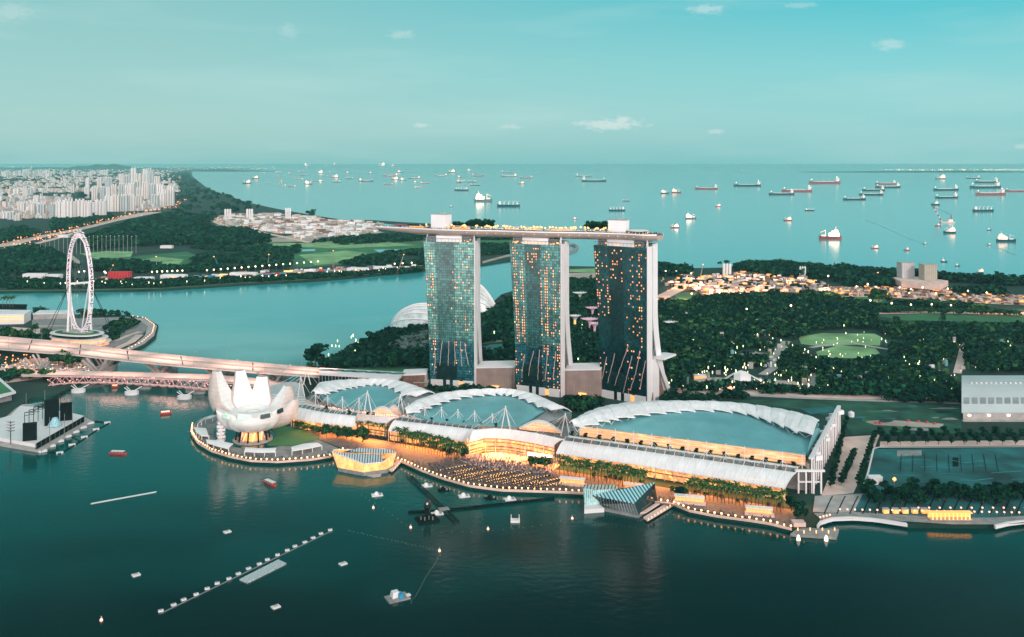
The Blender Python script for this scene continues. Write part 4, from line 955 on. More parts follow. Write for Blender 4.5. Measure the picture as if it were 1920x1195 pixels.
def eyelid(lb, front, outer, inner, zf, zo, zi, bulge, cone=None, steps=True, facade=None, name='mall_roof', wing_split=None):
    n = 28
    Fr = interp([P(x, y, zf) for x, y in front], n); Ou = interp([P(x, y, zo) for x, y in outer], n)
    o_ = Vector((Fr[n//2].x, Fr[n//2].y, 3)); t = thing(name, lb, 'building', o_)
    rows = []
    for j in range(11):
        u = j/10; r_ = []
        for i in range(n+1):
            p = Fr[i].lerp(Ou[i], u); e = math.sin(math.pi*i/n)
            p.z = zf+(zo-3-zf)*u+bulge*math.sin(math.pi*u)*e*.6; r_.append(p)
        rows.append(r_)
    mb = MB(); mb.slab(rows, 1.0); part('lens_roof', mb, M['teal'], t, smooth=False)
    # wing roof: overlapping panels stepping along the arc, each lifted above the lens
    k = len(inner)-1; Oi = interp([P(x, y, zo) for x, y in outer], k*2)
    for i in range(k):
        a0, a1 = P(*inner[i], zi), P(*inner[i+1], zi); b0, b1 = Oi[2*i], Oi[2*i+2]
        lift = 1.2 if (i % 2) else 0
        # each panel starts square to the arc so that the inner edge steps like teeth
        dirv = (b0-a0); a1s = a1 - (a1-a0)*.0
        pr_ = []
        for u in (0, .25, .5, .75, 1):
            w_ = math.sin(math.pi*u)*3.0
            p0 = a0.lerp(b0, u); p1 = a1.lerp(b1, u)
            if u == 0: p1 = p1+(a0-b0).normalized()*6.5
            pr_.append([p0+Vector((0, 0, w_+.8)), p0.lerp(p1, .5)+Vector((0, 0, w_+1.1)), p1+Vector((0, 0, w_+.2))])
        mb = MB(); mb.slab(pr_, .9); part('wing_panel', mb, M['roofw'], t)
        tr = MB(); m0 = a0.lerp(a1, .5)
        base = m0+(a0-b0).normalized()*-2.0; 
        foot = Vector((m0.x, m0.y+1.5, m0.z-5.5)); tr.tube(a0+Vector((0, 0, -.2)), foot, .28, 4); tr.tube(a1+Vector((0, 0, -.4)), foot, .28, 4); part('truss', tr, M['white'], t)
    if cone:
        mb = MB(); a = [P(x, y, z) for x, y, z in cone[0]]; b_ = [P(x, y, z) for x, y, z in cone[1]]
        mb.grid([interp(a, 10), interp(b_, 10)]); part('side_shell', mb, M['steel'], t)
    # wall under the front of the lens
    if facade:
        mb = MB(); mb.grid([[Vector((p.x, p.y+1.0, facade[0])), Vector((p.x, p.y+1.0, zf-1.0))] for p in Fr]); part('front_wall', mb, facade[1], t)
    return t, Fr, Ou
slats = mat('glowing_louvres', (.7, .45, .28), .6, emit=(1.0, .44, .14), es=.85, var=.3)
vary_emission(slats, (.25, .25, 4.0), (.2, 1.05), (1, .24, .05), (1, .50, .24), .35)
eyelid('left blue lens roof with a white stepped wing, nearest the lotus museum', [(596, 742), (609, 752), (642, 763), (680, 768), (718, 771), (740, 762), (762, 744)],
       [(583, 738), (598, 719), (620, 715), (665, 712.5), (711, 712), (741, 714), (771, 721.6), (816, 738)],
       [(592, 739), (601, 738), (614, 735), (628, 731), (643, 727.7), (656, 725.5), (668, 724), (685, 721.5), (701, 720), (714, 720.6), (726, 722.5), (739, 727), (751, 734), (763, 741), (790, 741)], 24, 31, 30, 5,
       cone=([(763, 742, 29), (752, 756, 27), (735, 772, 22)], [(816, 739, 30), (785, 757, 25), (745, 774, 20)]), facade=(19.6, M['conc2']))
eyelid('middle blue lens roof with a white stepped wing behind the event plaza', [(768, 777), (800, 786), (850, 793), (900, 797), (972, 799.5), (1000, 785), (1028, 769)],
       [(757, 769), (778, 753), (820, 739), (870, 734), (918, 732), (961, 732.7), (1008, 742.8), (1041, 757.8), (1072, 772)],
       [(762, 776), (785, 768), (803, 761.6), (820, 755), (837, 750), (859, 745), (881, 741.5), (905, 739), (928, 737.7), (944, 738), (959, 739.5), (972, 743), (984, 748), (1001, 755), (1019, 763.5), (1045, 769)], 24, 33, 32, 5,
       cone=([(1028, 769, 29), (1005, 785, 27), (976, 799, 23)], [(1073, 773, 29), (1045, 786, 26), (1000, 802, 20)]), facade=(19.6, M['conc2']))
tt, Fr3, Ou3 = eyelid('largest blue roof, on the convention hall, with glowing louvred walls', [(1088, 797), (1150, 805), (1250, 818), (1350, 831), (1430, 841), (1511, 851.5)],
       [(1067, 794), (1100, 773), (1140, 760.8), (1191, 754), (1251, 752.6), (1330, 753.8), (1402, 757.8), (1463, 768), (1500, 775), (1536, 788)],
       [(1076, 799), (1090, 799), (1120, 791), (1138, 787), (1155, 784), (1186, 779), (1215, 775), (1245, 772), (1272, 770), (1300, 768), (1335, 768), (1369, 770), (1396, 774), (1420, 781), (1445, 789), (1470, 798), (1496, 808), (1526, 811)], 31, 41, 40, 7,
       facade=(20.9, slats), name='convention_hall')
# end of the hall: frame wall, plant on the roof
ea, eb = P(1512, 880, 20), P(1570, 790, 30)
e0 = P(1523, 960, 3); e0 = Vector((P(1521, 925, 3).x, P(1521, 925, 3).y, 3)); e1 = Vector((P(1574, 815, 3).x, P(1574, 815, 3).y, 3))
wmf = mat('hall_end_frame', (.62, .54, .52), .6, var=.12, stripes=[((0, 1, 0), 7.0, .55, (92, 84, 84))])
mb = MB(); d = (e1-e0).normalized(); n_ = Vector((d.y, -d.x, 0))
mb.add([e0, e1, e1+Vector((0, 0, 27)), e0+Vector((0, 0, 27)), e0-n_*1.5, e1-n_*1.5, e1-n_*1.5+Vector((0, 0, 27)), e0-n_*1.5+Vector((0, 0, 27))], [(0, 1, 2, 3), (5, 4, 7, 6), (3, 2, 6, 7), (0, 3, 7, 4), (1, 5, 6, 2)]); part('end_wall', mb, wmf, tt)
for i in range(16):
    q = e0.lerp(e1, i/15)+n_*.4; mb = MB(); mb.box((q.x, q.y, 3), (1.0, 1.0, 28.5)); part('pier', mb, M['white'], tt)
mb = MB(); mb.slab([[e0-n_*2+Vector((0, 0, 29)), e0+n_*1.2+Vector((0, 0, 29))], [e1-n_*2+Vector((0, 0, 29)), e1+n_*1.2+Vector((0, 0, 29))]], 1.5); part('cornice', mb, M['white'], tt)
fr0 = Fr3[-1]; ou0 = Ou3[-1]
mb = MB(); mb.grid([[Vector((fr0.x+1, fr0.y, 25)), Vector((ou0.x+3, ou0.y, 25))], [Vector((e0.x-2, e0.y+4, 25)), Vector((e1.x-2, e1.y, 25))]]); part('service_roof', mb, M['conc2'], tt)
mb = MB(); mb.grid([[Vector((fr0.x+.5, fr0.y, 3)), Vector((fr0.x+.5, fr0.y, 25))], [Vector((e0.x, e0.y-.5, 3)), Vector((e0.x, e0.y-.5, 25))]]); part('corner_wall', mb, M['white'], tt)
mb = MB(); rr = [fr0.lerp(ou0, i/10) for i in range(11)]
mb.grid([[Vector((p.x+.6, p.y, 24.9)) for p in rr], [Vector((p.x+.6, p.y, 31+9*math.sin(math.pi*min(1, i/11.)))) for i, p in enumerate(rr)]]); part('side_shell', mb, M['teal'], tt)
for i in range(14):
    q = Vector((fr0.x+5, fr0.y+3, 25.05)).lerp(Vector((e1.x-8, e1.y-6, 25.05)), i/13)+Vector((gg.uniform(-3, 6), 0, 0)); mb = MB(); mb.box(q, (gg.uniform(4, 8), gg.uniform(3, 6), gg.uniform(2, 4)), .4); part('roof_plant', mb, M['roofw'], tt)
# front frame at the hall's right corner
mb = MB(); q0 = P(1497, 925, 3); 
for i in range(4):
    q = Vector((q0.x+i*6, q0.y-i*.5, 3)); m2 = MB(); m2.box(q, (1.3, 1.3, 18)); part('frame_column', m2, M['white'], tt)
m2 = MB(); m2.box((q0.x+9, q0.y-.8, 21), (24, 3, 1.5)); m2.box((q0.x+9, q0.y-.4, 12), (19, 1.6, 1.0)); part('frame_beam', m2, M['white'], tt)
# masts with stays
def mast(lb, top, base, zb_, big=False, group='masts along the mall terrace', spread=11):
    b_ = P(base[0], base[1], zb_); k = F/b_.y; h = (base[1]-top[1])/k
    t_ = b_+Vector((0, 0, h)); t = thing('mast', lb, 'mast', b_, group)
    if big:
        for s_ in (-1, 1): 
            m_ = MB(); m_.tube(b_+Vector((4*s_, 2, 0)), t_, .7, 6, .35); part('leg', m_, M['white'], t)
    else:
        m_ = MB(); m_.tube(b_, t_, .5, 6, .35); part('pole', m_, M['white'], t)
    m_ = MB(); m_.box(t_, (1.2, 1.2, .8)); part('cap', m_, M['white'], t)
    for s_, yy in ((-1, 10), (1, 8), (-.45, 10), (-1.5, -3), (.5, -4)):
        m_ = MB(); m_.tube(t_-Vector((0, 0, .8)), b_+Vector((s_*spread*(2.0 if big and s_ < 0 else 1), yy*.6, .6)), .16, 4, cap=False); part('stay', m_, M['white'], t)
    return t
L1 = 'thin white mast with cable stays in the row before the left blue roof'; L2 = 'thin white mast with cable stays in the row before the middle blue roof'; L3 = 'slender white mast in the row before the glowing louvred hall'
for tp, bs in (((592.4, 738), (591.3, 761)), ((615.7, 742.7), (614.5, 767)), ((642.8, 745.7), (642, 774)), ((673.7, 748.7), (673, 778))): mast(L1, tp, bs, 20.8, group='masts before the left roof', spread=9)
for tp, bs in (((767, 758.5), (765.6, 785)), ((797, 763), (796.4, 789)), ((828, 765), (827.8, 792)), ((859, 769), (858.6, 794)), ((890.7, 771.6), (890, 799)), ((923.4, 776.7), (922.9, 801))): mast(L2, tp, bs, 20.8, group='masts before the middle roof', spread=9)
for lb, tp, bs in (('tall white mast just left of the left blue roof', (566.8, 707), (564, 749)), ('tall white mast near the bridge end behind the museum', (579, 692), (575, 722)), ('tall white mast before the right half of the left blue roof', (689, 734), (689, 778)), ('tall white mast where the left and middle roofs meet', (753.5, 741), (750.5, 783)),
                   ('tall A-shaped white mast at the right of the middle roof', (950.5, 763), (948, 806)), ('tall A-shaped white mast at the left corner of the convention hall', (1062, 776.7), (1060, 819))):
    mast(lb, tp, bs, 20.8, True, group=None)
for x, y0, y1 in ((1087, 797, 819), (1120, 800, 826), (1154, 804, 831), (1188, 808, 837), (1222, 813, 842), (1256, 818, 847), (1290, 823, 852), (1325, 827, 857), (1361, 832, 863), (1396, 837, 868), (1431, 842, 872), (1467, 847, 877), (1504, 852, 881)):
    b_ = P(x, y1, 20.8); k = F/b_.y; t = thing('mast', L3, 'mast', b_, 'masts before the louvred hall')
    m_ = MB(); m_.tube(b_, b_+Vector((0, 0, (y1-y0)/k)), .42, 6, .3); part('pole', m_, M['white'], t)
    for s_ in (-1, 1): m_ = MB(); m_.tube(b_+Vector((0, 0, (y1-y0)/k*.45)), b_+Vector((6*s_, -3, .3)), .13, 4, cap=False); part('stay', m_, M['white'], t)
# glass fans over the entrances
def arch_fan(lb, px0, px1, py, z, h, m='roofw'):
    a, b_ = P(px0, py, z), P(px1, py+ (px1-px0)*.09, z); t = thing('entrance_arch', lb, 'arch', a.lerp(b_, .5)); rows = []
    for i in range(13):
        u = i/12; q = a.lerp(b_, u); hh = h*math.sin(math.pi*u); rows.append([q+Vector((0, 0, hh)), q+Vector((0, 5, hh+.6))])
    mb = MB(); mb.slab(rows, .5); part('arch_roof', mb, M[m], t)
    mb = MB(); mb.grid([[Vector((r_[0].x, r_[0].y+1, z-1)), Vector((r_[0].x, r_[0].y+1, r_[0].z-.6))] for r_ in rows]); part('fan_glazing', mb, slats, t)
    for r_ in rows[1:-1]:
        m_ = MB(); m_.tube(Vector((r_[0].x, r_[0].y, z-1)), r_[0], .25, 4); part('post', m_, M['white'], t)
arch_fan('white arched glass fan above the left entrance', 693, 742, 776, 21, 7); arch_fan('small glowing arch behind the left entrance roof', 724, 752, 774, 22, 7)
arch_fan('white arched glass fan above the event plaza entrance', 975, 1052, 804, 23, 8)
# grey striped roof between bridge and museum
mb = MB(); rows = []
for i in range(9):
    u = i/8; x0, y0 = 500+68*u, 728-12*math.sin(math.pi*u*.8); x1, y1 = 505+70*u, 752+10*u
    rows.append([P(x0, y0, 22-4*abs(u-.5)), P((x0+x1)/2, (y0+y1)/2, 24), P(x1, y1, 19)])
o_ = P(535, 745, 20); mb.slab(rows, .8)
gsr = thing('striped_roof', 'grey striped curved roof at the bridge end behind the museum', 'building', Vector((o_.x, o_.y, 3)))
part('roof', mb, mat('striped_roof_sheet', (.45, .47, .48), .5, stripes=[((.25, 1, 0), 5.5, .3, (225, 225, 228))]), gsr)
mb = MB(); mb.prism([(r_[1].x, r_[1].y) for r_ in rows]+[(r_[2].x, r_[2].y) for r_ in rows[::-1]], 3.3, 17); part('wall', mb, M['brown'], gsr)
# long white building with skylight ovals behind the left roof
A0, A1 = P(600, 690, 24), P(757, 698, 24); A0.y += 0
th_ = math.atan2(A1.y-A0.y, A1.x-A0.x); lt = thing('station_building', 'long white roofed hall with dark oval skylights behind the left blue roof', 'building', Vector((A0.x, A0.y, 3)))
mb = MB(); ctr = A0.lerp(A1, .5); B0, B1 = P(598, 699, 24), P(748, 708, 24)
mb.slab([[A0+Vector((0, 0, 0)), B0], [A1, B1]], 3.0); part('roof', mb, M['white'], lt)
mb = MB(); mb.prism([(B0.x+.5, B0.y+.5), (B1.x-.5, B1.y+.5), (A1.x-.5, A1.y-.5), (A0.x+.5, A0.y-.5)], 3.2, 20.9); part('glazed_wall', mb, M['glassd'], lt)
for i in range(25):
    q = B0.lerp(B1, i/24); m_ = MB(); m_.tube((q.x, q.y, 3), (q.x, q.y, 21), .3, 4); part('fin', m_, M['conc'], lt)
for i, x in enumerate((612, 631, 654, 674, 699, 719, 745)):
    q = P(x, 693.5+(x-612)*.05, 24.3); m_ = MB(); m_.add([q+Vector((10*math.cos(a), 5*math.sin(a), 0)) for a in [j*math.pi/8 for j in range(16)]], [tuple(range(16))]); part('skylight', m_, M['glassd'], lt)
wl3 = thing('low_white_hall', 'small white hall stepping down toward the left tower foot', 'building', P(775, 715, 3))
mb = MB(); a, b_ = P(753, 702, 20), P(799, 700, 20); mb.slab([[a, a+Vector((0, 26, 0))], [b_, b_+Vector((0, 26, 0))]], 2); part('roof', mb, M['white'], wl3)
mb = MB(); mb.box((a.x+14, a.y+12, 3.1), (26, 20, 14.8)); part('wall', mb, M['brown'], wl3)
mb = MB(); mb.box((b_.x-6, b_.y+6, 3.1), (14, 12, 15)); mb.box((b_.x-6, b_.y+3, 9), (18, 14, 1)); part('terrace', mb, M['conc'], wl3)

# warm lamps under the arcade roofs (the shop lights)
def area_light(loc, sx, sy, power, col=(1, .55, .22), rot=0, tilt=0):
    l = bpy.data.lights.new('lamp_area', 'AREA'); l.shape = 'RECTANGLE'; l.size = sx; l.size_y = sy; l.energy = power; l.color = col
    o = bpy.data.objects.new('lamp_area', l); C.objects.link(o); o.location = loc; o.rotation_euler = (R(tilt), 0, rot); return o  # one soft lamp shape standing for shop, bridge and works lamps alike
for x, y, L_, e in ((600, 797, 45, 5e4), (690, 808, 45, 7e4), (800, 824, 60, 9e4), (905, 830, 40, 7e4), (975, 840, 50, 8e4), (1120, 866, 80, 9e4), (1250, 888, 80, 8e4), (1400, 912, 80, 8e4)):
    p = P(x, y, 11); area_light(p+Vector((0, -2, 0)), L_, 5, e*.42, col=(1, .30, .055), rot=R(-24), tilt=-50)
# ------------------------------------------------------------------ observation wheel
wY = 1371.0; wc = XZ(149, wY, 92); ua = R(25.5+12.0); wu = Vector((-math.sin(ua), math.cos(ua), 0)); wax = Vector((math.cos(ua), math.sin(ua), 0))
wh = thing('observation_wheel', 'giant white and pink lit observation wheel seen nearly edge on', 'ferris wheel', (wc.x, wc.y, 3))
rimm = mat('rim_steel_pink_light', (.80, .70, .74), .5, emit=(1.0, .76, .78), es=.25)
def wp(t, r, off=0): return wc+wu*(math.cos(t)*r)+Vector((0, 0, math.sin(t)*r))+wax*off
n = 56
for r_, off, rad, nm in ((75, -2.6, .55, 'rim_tube'), (75, 2.6, .55, 'rim_tube'), (69, 0, .9, 'inner_rim')):
    mb = MB(); mb.path([wp(2*math.pi*i/n, r_, off) for i in range(n+1)], rad, 5); part(nm, mb, rimm, wh)
mb = MB()
for i in range(n*2):
    a, b_ = 2*math.pi*i/(n*2), 2*math.pi*(i+1)/(n*2); s_ = 1 if i % 2 else -1
    mb.tube(wp(a, 75, 2.6*s_), wp(b_, 75, -2.6*s_), .4, 4, cap=False); mb.tube(wp(a, 75, 2.6*s_), wp(b_, 69, 0), .4, 4, cap=False)
part('rim_lattice', mb, rimm, wh)
mb = MB()
for i in range(28):
    a = 2*math.pi*i/28; mb.tube(wp(a, 70), wc+wax*(6 if i % 2 else -6), .09, 3, cap=False)
part('spokes', mb, M['steel'], wh, kind='stuff')
for i in range(28):
    a = 2*math.pi*i/28+.05; c = wp(a, 79.5, 0); mb = MB()
    mb.tube(c-wu*2.6, c+wu*2.6, 2.0, 8); cp = part('capsule', mb, M['white'], wh, origin=c)
    m2 = MB(); m2.box(c-Vector((0, 0, .7)), (5.4, 4.3, 1.3), math.atan2(wu.y, wu.x)); g_ = part('window', m2, M['glassd'], cp)
mb = MB(); mb.tube(wc-wax*14, wc+wax*14, 1.7, 10); part('axle', mb, M['white'], wh)
for s_ in (-1, 1):
    a = wc+wax*13.5*s_
    mb = MB(); mb.tube(a, Vector((a.x, a.y, 14))+wax*3*s_, 1.5, 8, 1.9); part('leg', mb, M['white'], wh)
    mb = MB(); mb.tube(a, Vector((a.x, a.y, 12))-wax*7*s_+wu*20, 1.0, 6); part('brace', mb, M['white'], wh)
    for q in (-1, 1):
        mb = MB(); mb.tube(a, Vector((a.x, a.y, 4))+wax*38*s_+wu*14*q, .38, 5); part('anchor_cable', mb, M['dark'], wh)
# terminal: stacked rounded terraces
tcx = P(152, 642, 5); term = thing('wheel_terminal', 'oval terminal of stacked lit terraces under the observation wheel', 'terminal building', tcx)
def oval(cx, cy, a, b_, rot, n=28, pw=2.6):
    r_ = []
    for i in range(n):
        t = 2*math.pi*i/n; x = abs(math.cos(t))**(2/pw)*math.copysign(a, math.cos(t)); y = abs(math.sin(t))**(2/pw)*math.copysign(b_, math.sin(t))
        r_.append((cx+x*math.cos(rot)-y*math.sin(rot), cy+x*math.sin(rot)+y*math.cos(rot)))
    return r_
for k, (z, a) in enumerate(((3, 1.0), (8.5, .97), (14, .9))):
    sx_ = -k*3.0
    mb = MB(); mb.prism(oval(tcx.x+sx_, tcx.y, 48*a-3, 27*a-3, -.35), z+.1, z+4.6); part('glazed_storey', mb, slats if k < 2 else M['glassd'], term)
    mb = MB(); mb.prism(oval(tcx.x+sx_, tcx.y, 48*a, 27*a, -.35), z+4.62, z+5.7); part('terrace_slab', mb, M['white'], term)
mb = MB(); mb.prism(oval(tcx.x-6, tcx.y, 36, 18, -.35), 19.75, 20.3); part('roof_garden', mb, M['grass'], term)
mb = MB(); mb.prism(oval(tcx.x-6, tcx.y+2, 27, 11, -.35), 20.4, 20.9); part('court_floor', mb, M['conc'], term)
# ------------------------------------------------------------------ bridges
def fbezier(pts, z, n): return interp([P(x, y, z) for x, y in pts], n)
ex = thing('expressway_bridge', 'wide pink-lit expressway bridge crossing the channel on V-shaped piers', 'bridge', P(300, 680, 20)-Vector((0, 0, 20)))
fr = [P(x, y, z) for x, y, z in ((-160, 642, 22), (0, 654, 22), (48, 658, 22), (140, 665, 21.5), (208, 673, 21), (301, 682.5, 20), (480, 698, 18.5), (598, 706, 17.5), (640, 709, 17))]
bk = [P(x, y, z) for x, y, z in ((-160, 622, 22), (0, 632, 22), (60, 637, 22), (120, 642, 21.5), (241, 658, 21), (359, 670.5, 20), (480, 681, 18.5), (597, 692, 17.5), (640, 695, 17))]
A, B = interp(fr, 40), interp(bk, 40)
mb = MB(); mb.slab([[a, a.lerp(b_, .46)] for a, b_ in zip(A, B)], 1.8); mb.slab([[a.lerp(b_, .54), b_] for a, b_ in zip(A, B)], 1.8); part('deck', mb, M['pink'], ex)
for u0, w in ((0, .8), (.46, .6), (.54, .6), (1, .8)):
    mb = MB(); mb.slab([[a.lerp(b_, u0)+Vector((0, -.3, 1.2)), a.lerp(b_, u0)+Vector((0, w, 1.2))] for a, b_ in zip(A, B)], 1.6); part('parapet', mb, M['conc'], ex)
lane = mat('lane_paint', (.8, .78, .72), .6)
trail = mat('light_trail_red', (.6, .2, .15), .6, emit=(1, .25, .14), es=.5)
for u0 in (.12, .24, .35, .65, .77, .88):
    mb = MB(); mb.grid([[a.lerp(b_, u0)+Vector((0, 0, .05)), a.lerp(b_, u0+.008)+Vector((0, 0, .05))] for a, b_ in zip(A, B)]); part('lane_marking', mb, lane, ex)
for i in (5, 12, 17, 22, 27, 33):
    mb = MB(); mb.grid([[A[i]+Vector((0, 0, .08)), B[i]+Vector((0, 0, .08))], [A[i]+Vector((1.4, 0, .08)), B[i]+Vector((1.4, 0, .08))]]); part('joint', mb, M['dark'], ex)
def vpier(px, py, label=None):
    c = P(px, py, 2); 
    mb = MB(); mb.prism(oval(c.x, c.y, 13, 24, -.1, 16, 4), -1, 3.5); part('pier_base', mb, M['conc'], ex)
    for s_ in (-1, 1):
        for yy in (-17, -8, 8, 17):
            mb = MB(); mb.tube(Vector((c.x+s_*3, c.y+yy*.8, 3)), Vector((c.x+s_*15, c.y+yy*1.25, 18.5)), 1.5, 4, 1.7); part('pier_leg', mb, M['conc'], ex)
for px, py in ((75, 692), (190, 693), (305, 697), (415, 706), (515, 716)): vpier(px, py)
def street_lamp(name, lb, gp, h=10, m='lampw', size=.7, arm=1.5):
    t = thing(name, lb, 'street lamp', (0, 0, 0), gp)
    mb = MB(); mb.tube((0, 0, 0), (0, 0, h), .16, 5, .1); mb.tube((0, 0, h), (arm, 0, h+.4), .1, 4); part('pole', mb, M['steel'], t)
    mb = MB(); mb.box((arm, 0, h+.2), (size*1.6, size, size*.7)); part('lamp_head', mb, M[m], t)
    return t
lmp = street_lamp('street_lamp', 'tall grey street lamp on the expressway bridge parapet', 'lamps along the expressway bridge', 14, 'conc')
for i in range(13):
    p = (A if i % 2 else B)[3*i+1]
    if i == 0: lmp.location = p; lmp.scale = (1.3, 1.3, 1.3)
    else: dup(lmp, p, scale=1.3)
rb = thing('road_bridge', 'flat pinkish road bridge running just behind the helix footbridge', 'bridge', P(250, 703, 11)-Vector((0, 0, 11)))
A2 = interp([P(x, y, 11) for x, y in ((40, 704), (120, 705), (240, 708), (390, 713), (470, 722), (545, 738))], 30); B2 = interp([P(x, y, 11) for x, y in ((40, 696), (120, 697), (240, 699.5), (390, 704), (480, 711), (560, 726))], 30)
mb = MB(); mb.slab([[a, b_] for a, b_ in zip(A2, B2)], 1.6); part('deck', mb, M['pink'], rb)
for s_ in (A2, B2): mb = MB(); mb.slab([[a+Vector((0, -.3, 1.2)), a+Vector((0, .5, 1.2))] for a in s_], 1.3); part('parapet', mb, M['conc'], rb)
for i in (9, 15, 21, 26): mb = MB(); c = A2[i].lerp(B2[i], .5); mb.box((c.x, c.y, -1), (5, 16, 10.4)); part('pier', mb, M['conc2'], rb)
hx = thing('helix_footbridge', 'pink-lit double helix footbridge curving toward the lotus museum', 'footbridge', P(240, 715, 9)-Vector((0, 0, 9)))
HC = interp([P(x, y, 10) for x, y in ((92, 717), (120, 713.5), (150, 712), (200, 712), (260, 714.5), (330, 719), (385, 724), (450, 733), (520, 742))], 200)
helm = mat('helix_steel', (.50, .33, .33), .45, .2, emit=(1, .3, .35), es=.22)
for ph, rr, nm in ((0, 5.2, 'outer_helix'), (math.pi, 5.2, 'outer_helix'), (.6, 4.2, 'inner_helix'), (math.pi+.6, 4.2, 'inner_helix')):
    pts = []
    for i, c in enumerate(HC):
        d = (HC[min(200, i+1)]-HC[max(0, i-1)]).normalized(); s_ = Vector((-d.y, d.x, 0)); a = ph+i*.42*(1 if nm == 'outer_helix' else -1)
        pts.append(c+s_*rr*math.cos(a)+Vector((0, 0, rr*math.sin(a))))
    mb = MB(); mb.path(pts, .34, 4); part(nm, mb, helm, hx)
mb = MB(); mb.slab([[c+Vector((0, -2.6, -3.2)), c+Vector((0, 2.6, -3.2))] for c in HC[::4]], .5); part('walkway', mb, M['pink'], hx)
mb = MB()
for i in range(0, 200, 3): mb.box(HC[i]+Vector((gg.uniform(-2, 2), gg.uniform(-2, 2), gg.uniform(-2.5, 4))), (.8, .8, .8))
part('lights', mb, M['lampp'], hx, kind='stuff')
mb = MB()
for i in range(4, 196, 7):
    c = HC[i]
    for q in range(4): mb.tube(c+Vector((0, 4.2*math.cos(q*1.57), 4.2*math.sin(q*1.57))), c+Vector((3, 5.2*math.cos(q*1.57+.8), 5.2*math.sin(q*1.57+.8))), .2, 3, cap=False)
part('cross_ties', mb, helm, hx, kind='stuff')
for x, y in ((147, 734), (247, 738), (346, 746)):
    c = P(x, y, 1)
    mb = MB(); mb.prism(oval(c.x, c.y, 8, 6, 0, 14, 2.2), -1, 3.5); part('pier_base', mb, M['white'], hx)
    for s_ in (-1, 1):
        for q in (-3, 3): mb = MB(); mb.tube((c.x+s_*1.5, c.y+q*.5, 3.5), (c.x+s_*9, c.y+q+4, 7.5), .5, 5); part('pier_leg', mb, M['white'], hx)
for x, y in ((272, 727), (360, 733), (373, 736)):
    c = P(x, y, 1); mb = MB(); mb.prism(oval(c.x, c.y, 8, 6, 0, 14, 2.2), -1, 2.6); tag(part('bridge_footing', mb, M['conc2'], origin=(c.x, c.y, 0)), 'dark oval footing in the shade under the road bridge', 'footing', 'footings under the road bridge')
# ------------------------------------------------------------------ left bank buildings
def simple_building(name, lb, cat, pts, z0, z1, wm_, rm_, roof_over=1.0, bands=None, band_m='glassd'):
    pv = [P(x, y, z1) for x, y in pts]; c = sum(pv, Vector())/len(pv); t = thing(name, lb, cat, (c.x, c.y, z0))
    mb = MB(); mb.prism([(p.x, p.y) for p in pv], z0, z1); part('wall', mb, M[wm_] if isinstance(wm_, str) else wm_, t)
    mb = MB(); mb.prism([(c.x+(p.x-c.x)*(1+roof_over/40), c.y+(p.y-c.y)*(1+roof_over/40)) for p in pv], z1+.05, z1+1.2); part('roof', mb, M[rm_] if isinstance(rm_, str) else rm_, t)
    if bands:
        for zb in bands:
            mb = MB(); a, b_ = pv[0], pv[1]; mb.slab([[Vector((a.x, a.y-.4, zb)), Vector((a.x, a.y+.1, zb))], [Vector((b_.x, b_.y-.4, zb)), Vector((b_.x, b_.y+.1, zb))]], 2.0); part('window_band', mb, M[band_m], t)
    return t
simple_building('pit_building', 'long white building with lit upper storeys at the left edge of the photo', 'building', [(-60, 592), (45, 590), (58, 583), (-60, 581)], 3, 19, 'white', 'roofw', bands=[16, 11], band_m='glow')
simple_building('flat_canopy', 'dark flat-roofed stand behind the long white building at the left edge', 'building', [(-40, 576), (50, 575), (50, 572), (-40, 571)], 3, 14, 'dark', 'dark')
simple_building('low_shed', 'long low grey shed left of the observation wheel', 'building', [(62, 590), (128, 588), (140, 583), (75, 583)], 3, 12, 'conc', 'roofw')
simple_building('link_roof', 'thin white covered walkway beside the expressway on the left', 'walkway', [(22, 632), (70, 628), (70, 625), (22, 628)], 3, 9, 'conc2', 'roofw')
# grandstand with the green pitch
gp_ = [P(x, y, 14) for x, y in ((-90, 640), (0, 707), (30, 733), (0, 742), (-90, 760))]
c = P(0, 730, 3); gs = thing('green_stand', 'green-topped stand with white edges cut by the left border', 'grandstand', c)
mb = MB(); mb.prism([(p.x, p.y) for p in gp_], 11, 13); part('stand_frame', mb, M['white'], gs)
mb = MB(); gi = [P(x, y, 14) for x, y in ((-90, 650), (-2, 713), (22, 733), (0, 738), (-90, 752))]; mb.prism([(p.x, p.y) for p in gi], 13.05, 13.6); part('pitch', mb, M['grass'], gs)
mb = MB(); mb.prism([(p.x*1.0, p.y) for p in gi], 3.2, 10.9); part('supports', mb, M['conc2'], gs)
# ------------------------------------------------------------------ floating stage
c = P(85, 815, 2); fs = thing('floating_stage', 'white floating stage platform with black screens at the left edge of the bay', 'floating stage', (c.x, c.y, 0))
mb = MB(); pl = [P(x, y, 2.5) for x, y in ((-120, 808), (0, 832), (78, 845), (172, 788), (160, 782), (70, 772), (62, 757), (33, 758), (0, 775), (-120, 790))]; mb.prism([(p.x, p.y) for p in pl], -.5, 2.2); part('pontoon', mb, M['conc'], fs)
mb = MB(); pl = [P(x, y, 6) for x, y in ((-60, 812), (0, 820), (68, 832), (158, 779), (132, 773), (60, 762), (38, 760), (20, 778), (-60, 800))]; mb.prism([(p.x, p.y) for p in pl], 2.25, 5.5); part('stage_floor', mb, M['white'], fs)
def pbox(px, py, z0, w, d, h, rot, m, nm, par, z=None):
    c = P(px, py, z0 if z is None else z); mb = MB(); mb.box((c.x, c.y, z0), (w, d, h), rot); return part(nm, mb, M[m], par)
for x, y, w, d, h in ((56, 826, 12, 3, 17), (97, 797, 13, 4, 26), (124, 788, 11, 4, 18)): pbox(x, y, 5.55, w, d, h, .35, 'dark', 'screen_tower', fs)
pbox(56, 822, 16, 14, 5, .6, .35, 'roofw', 'screen_canopy', fs, 5.5)
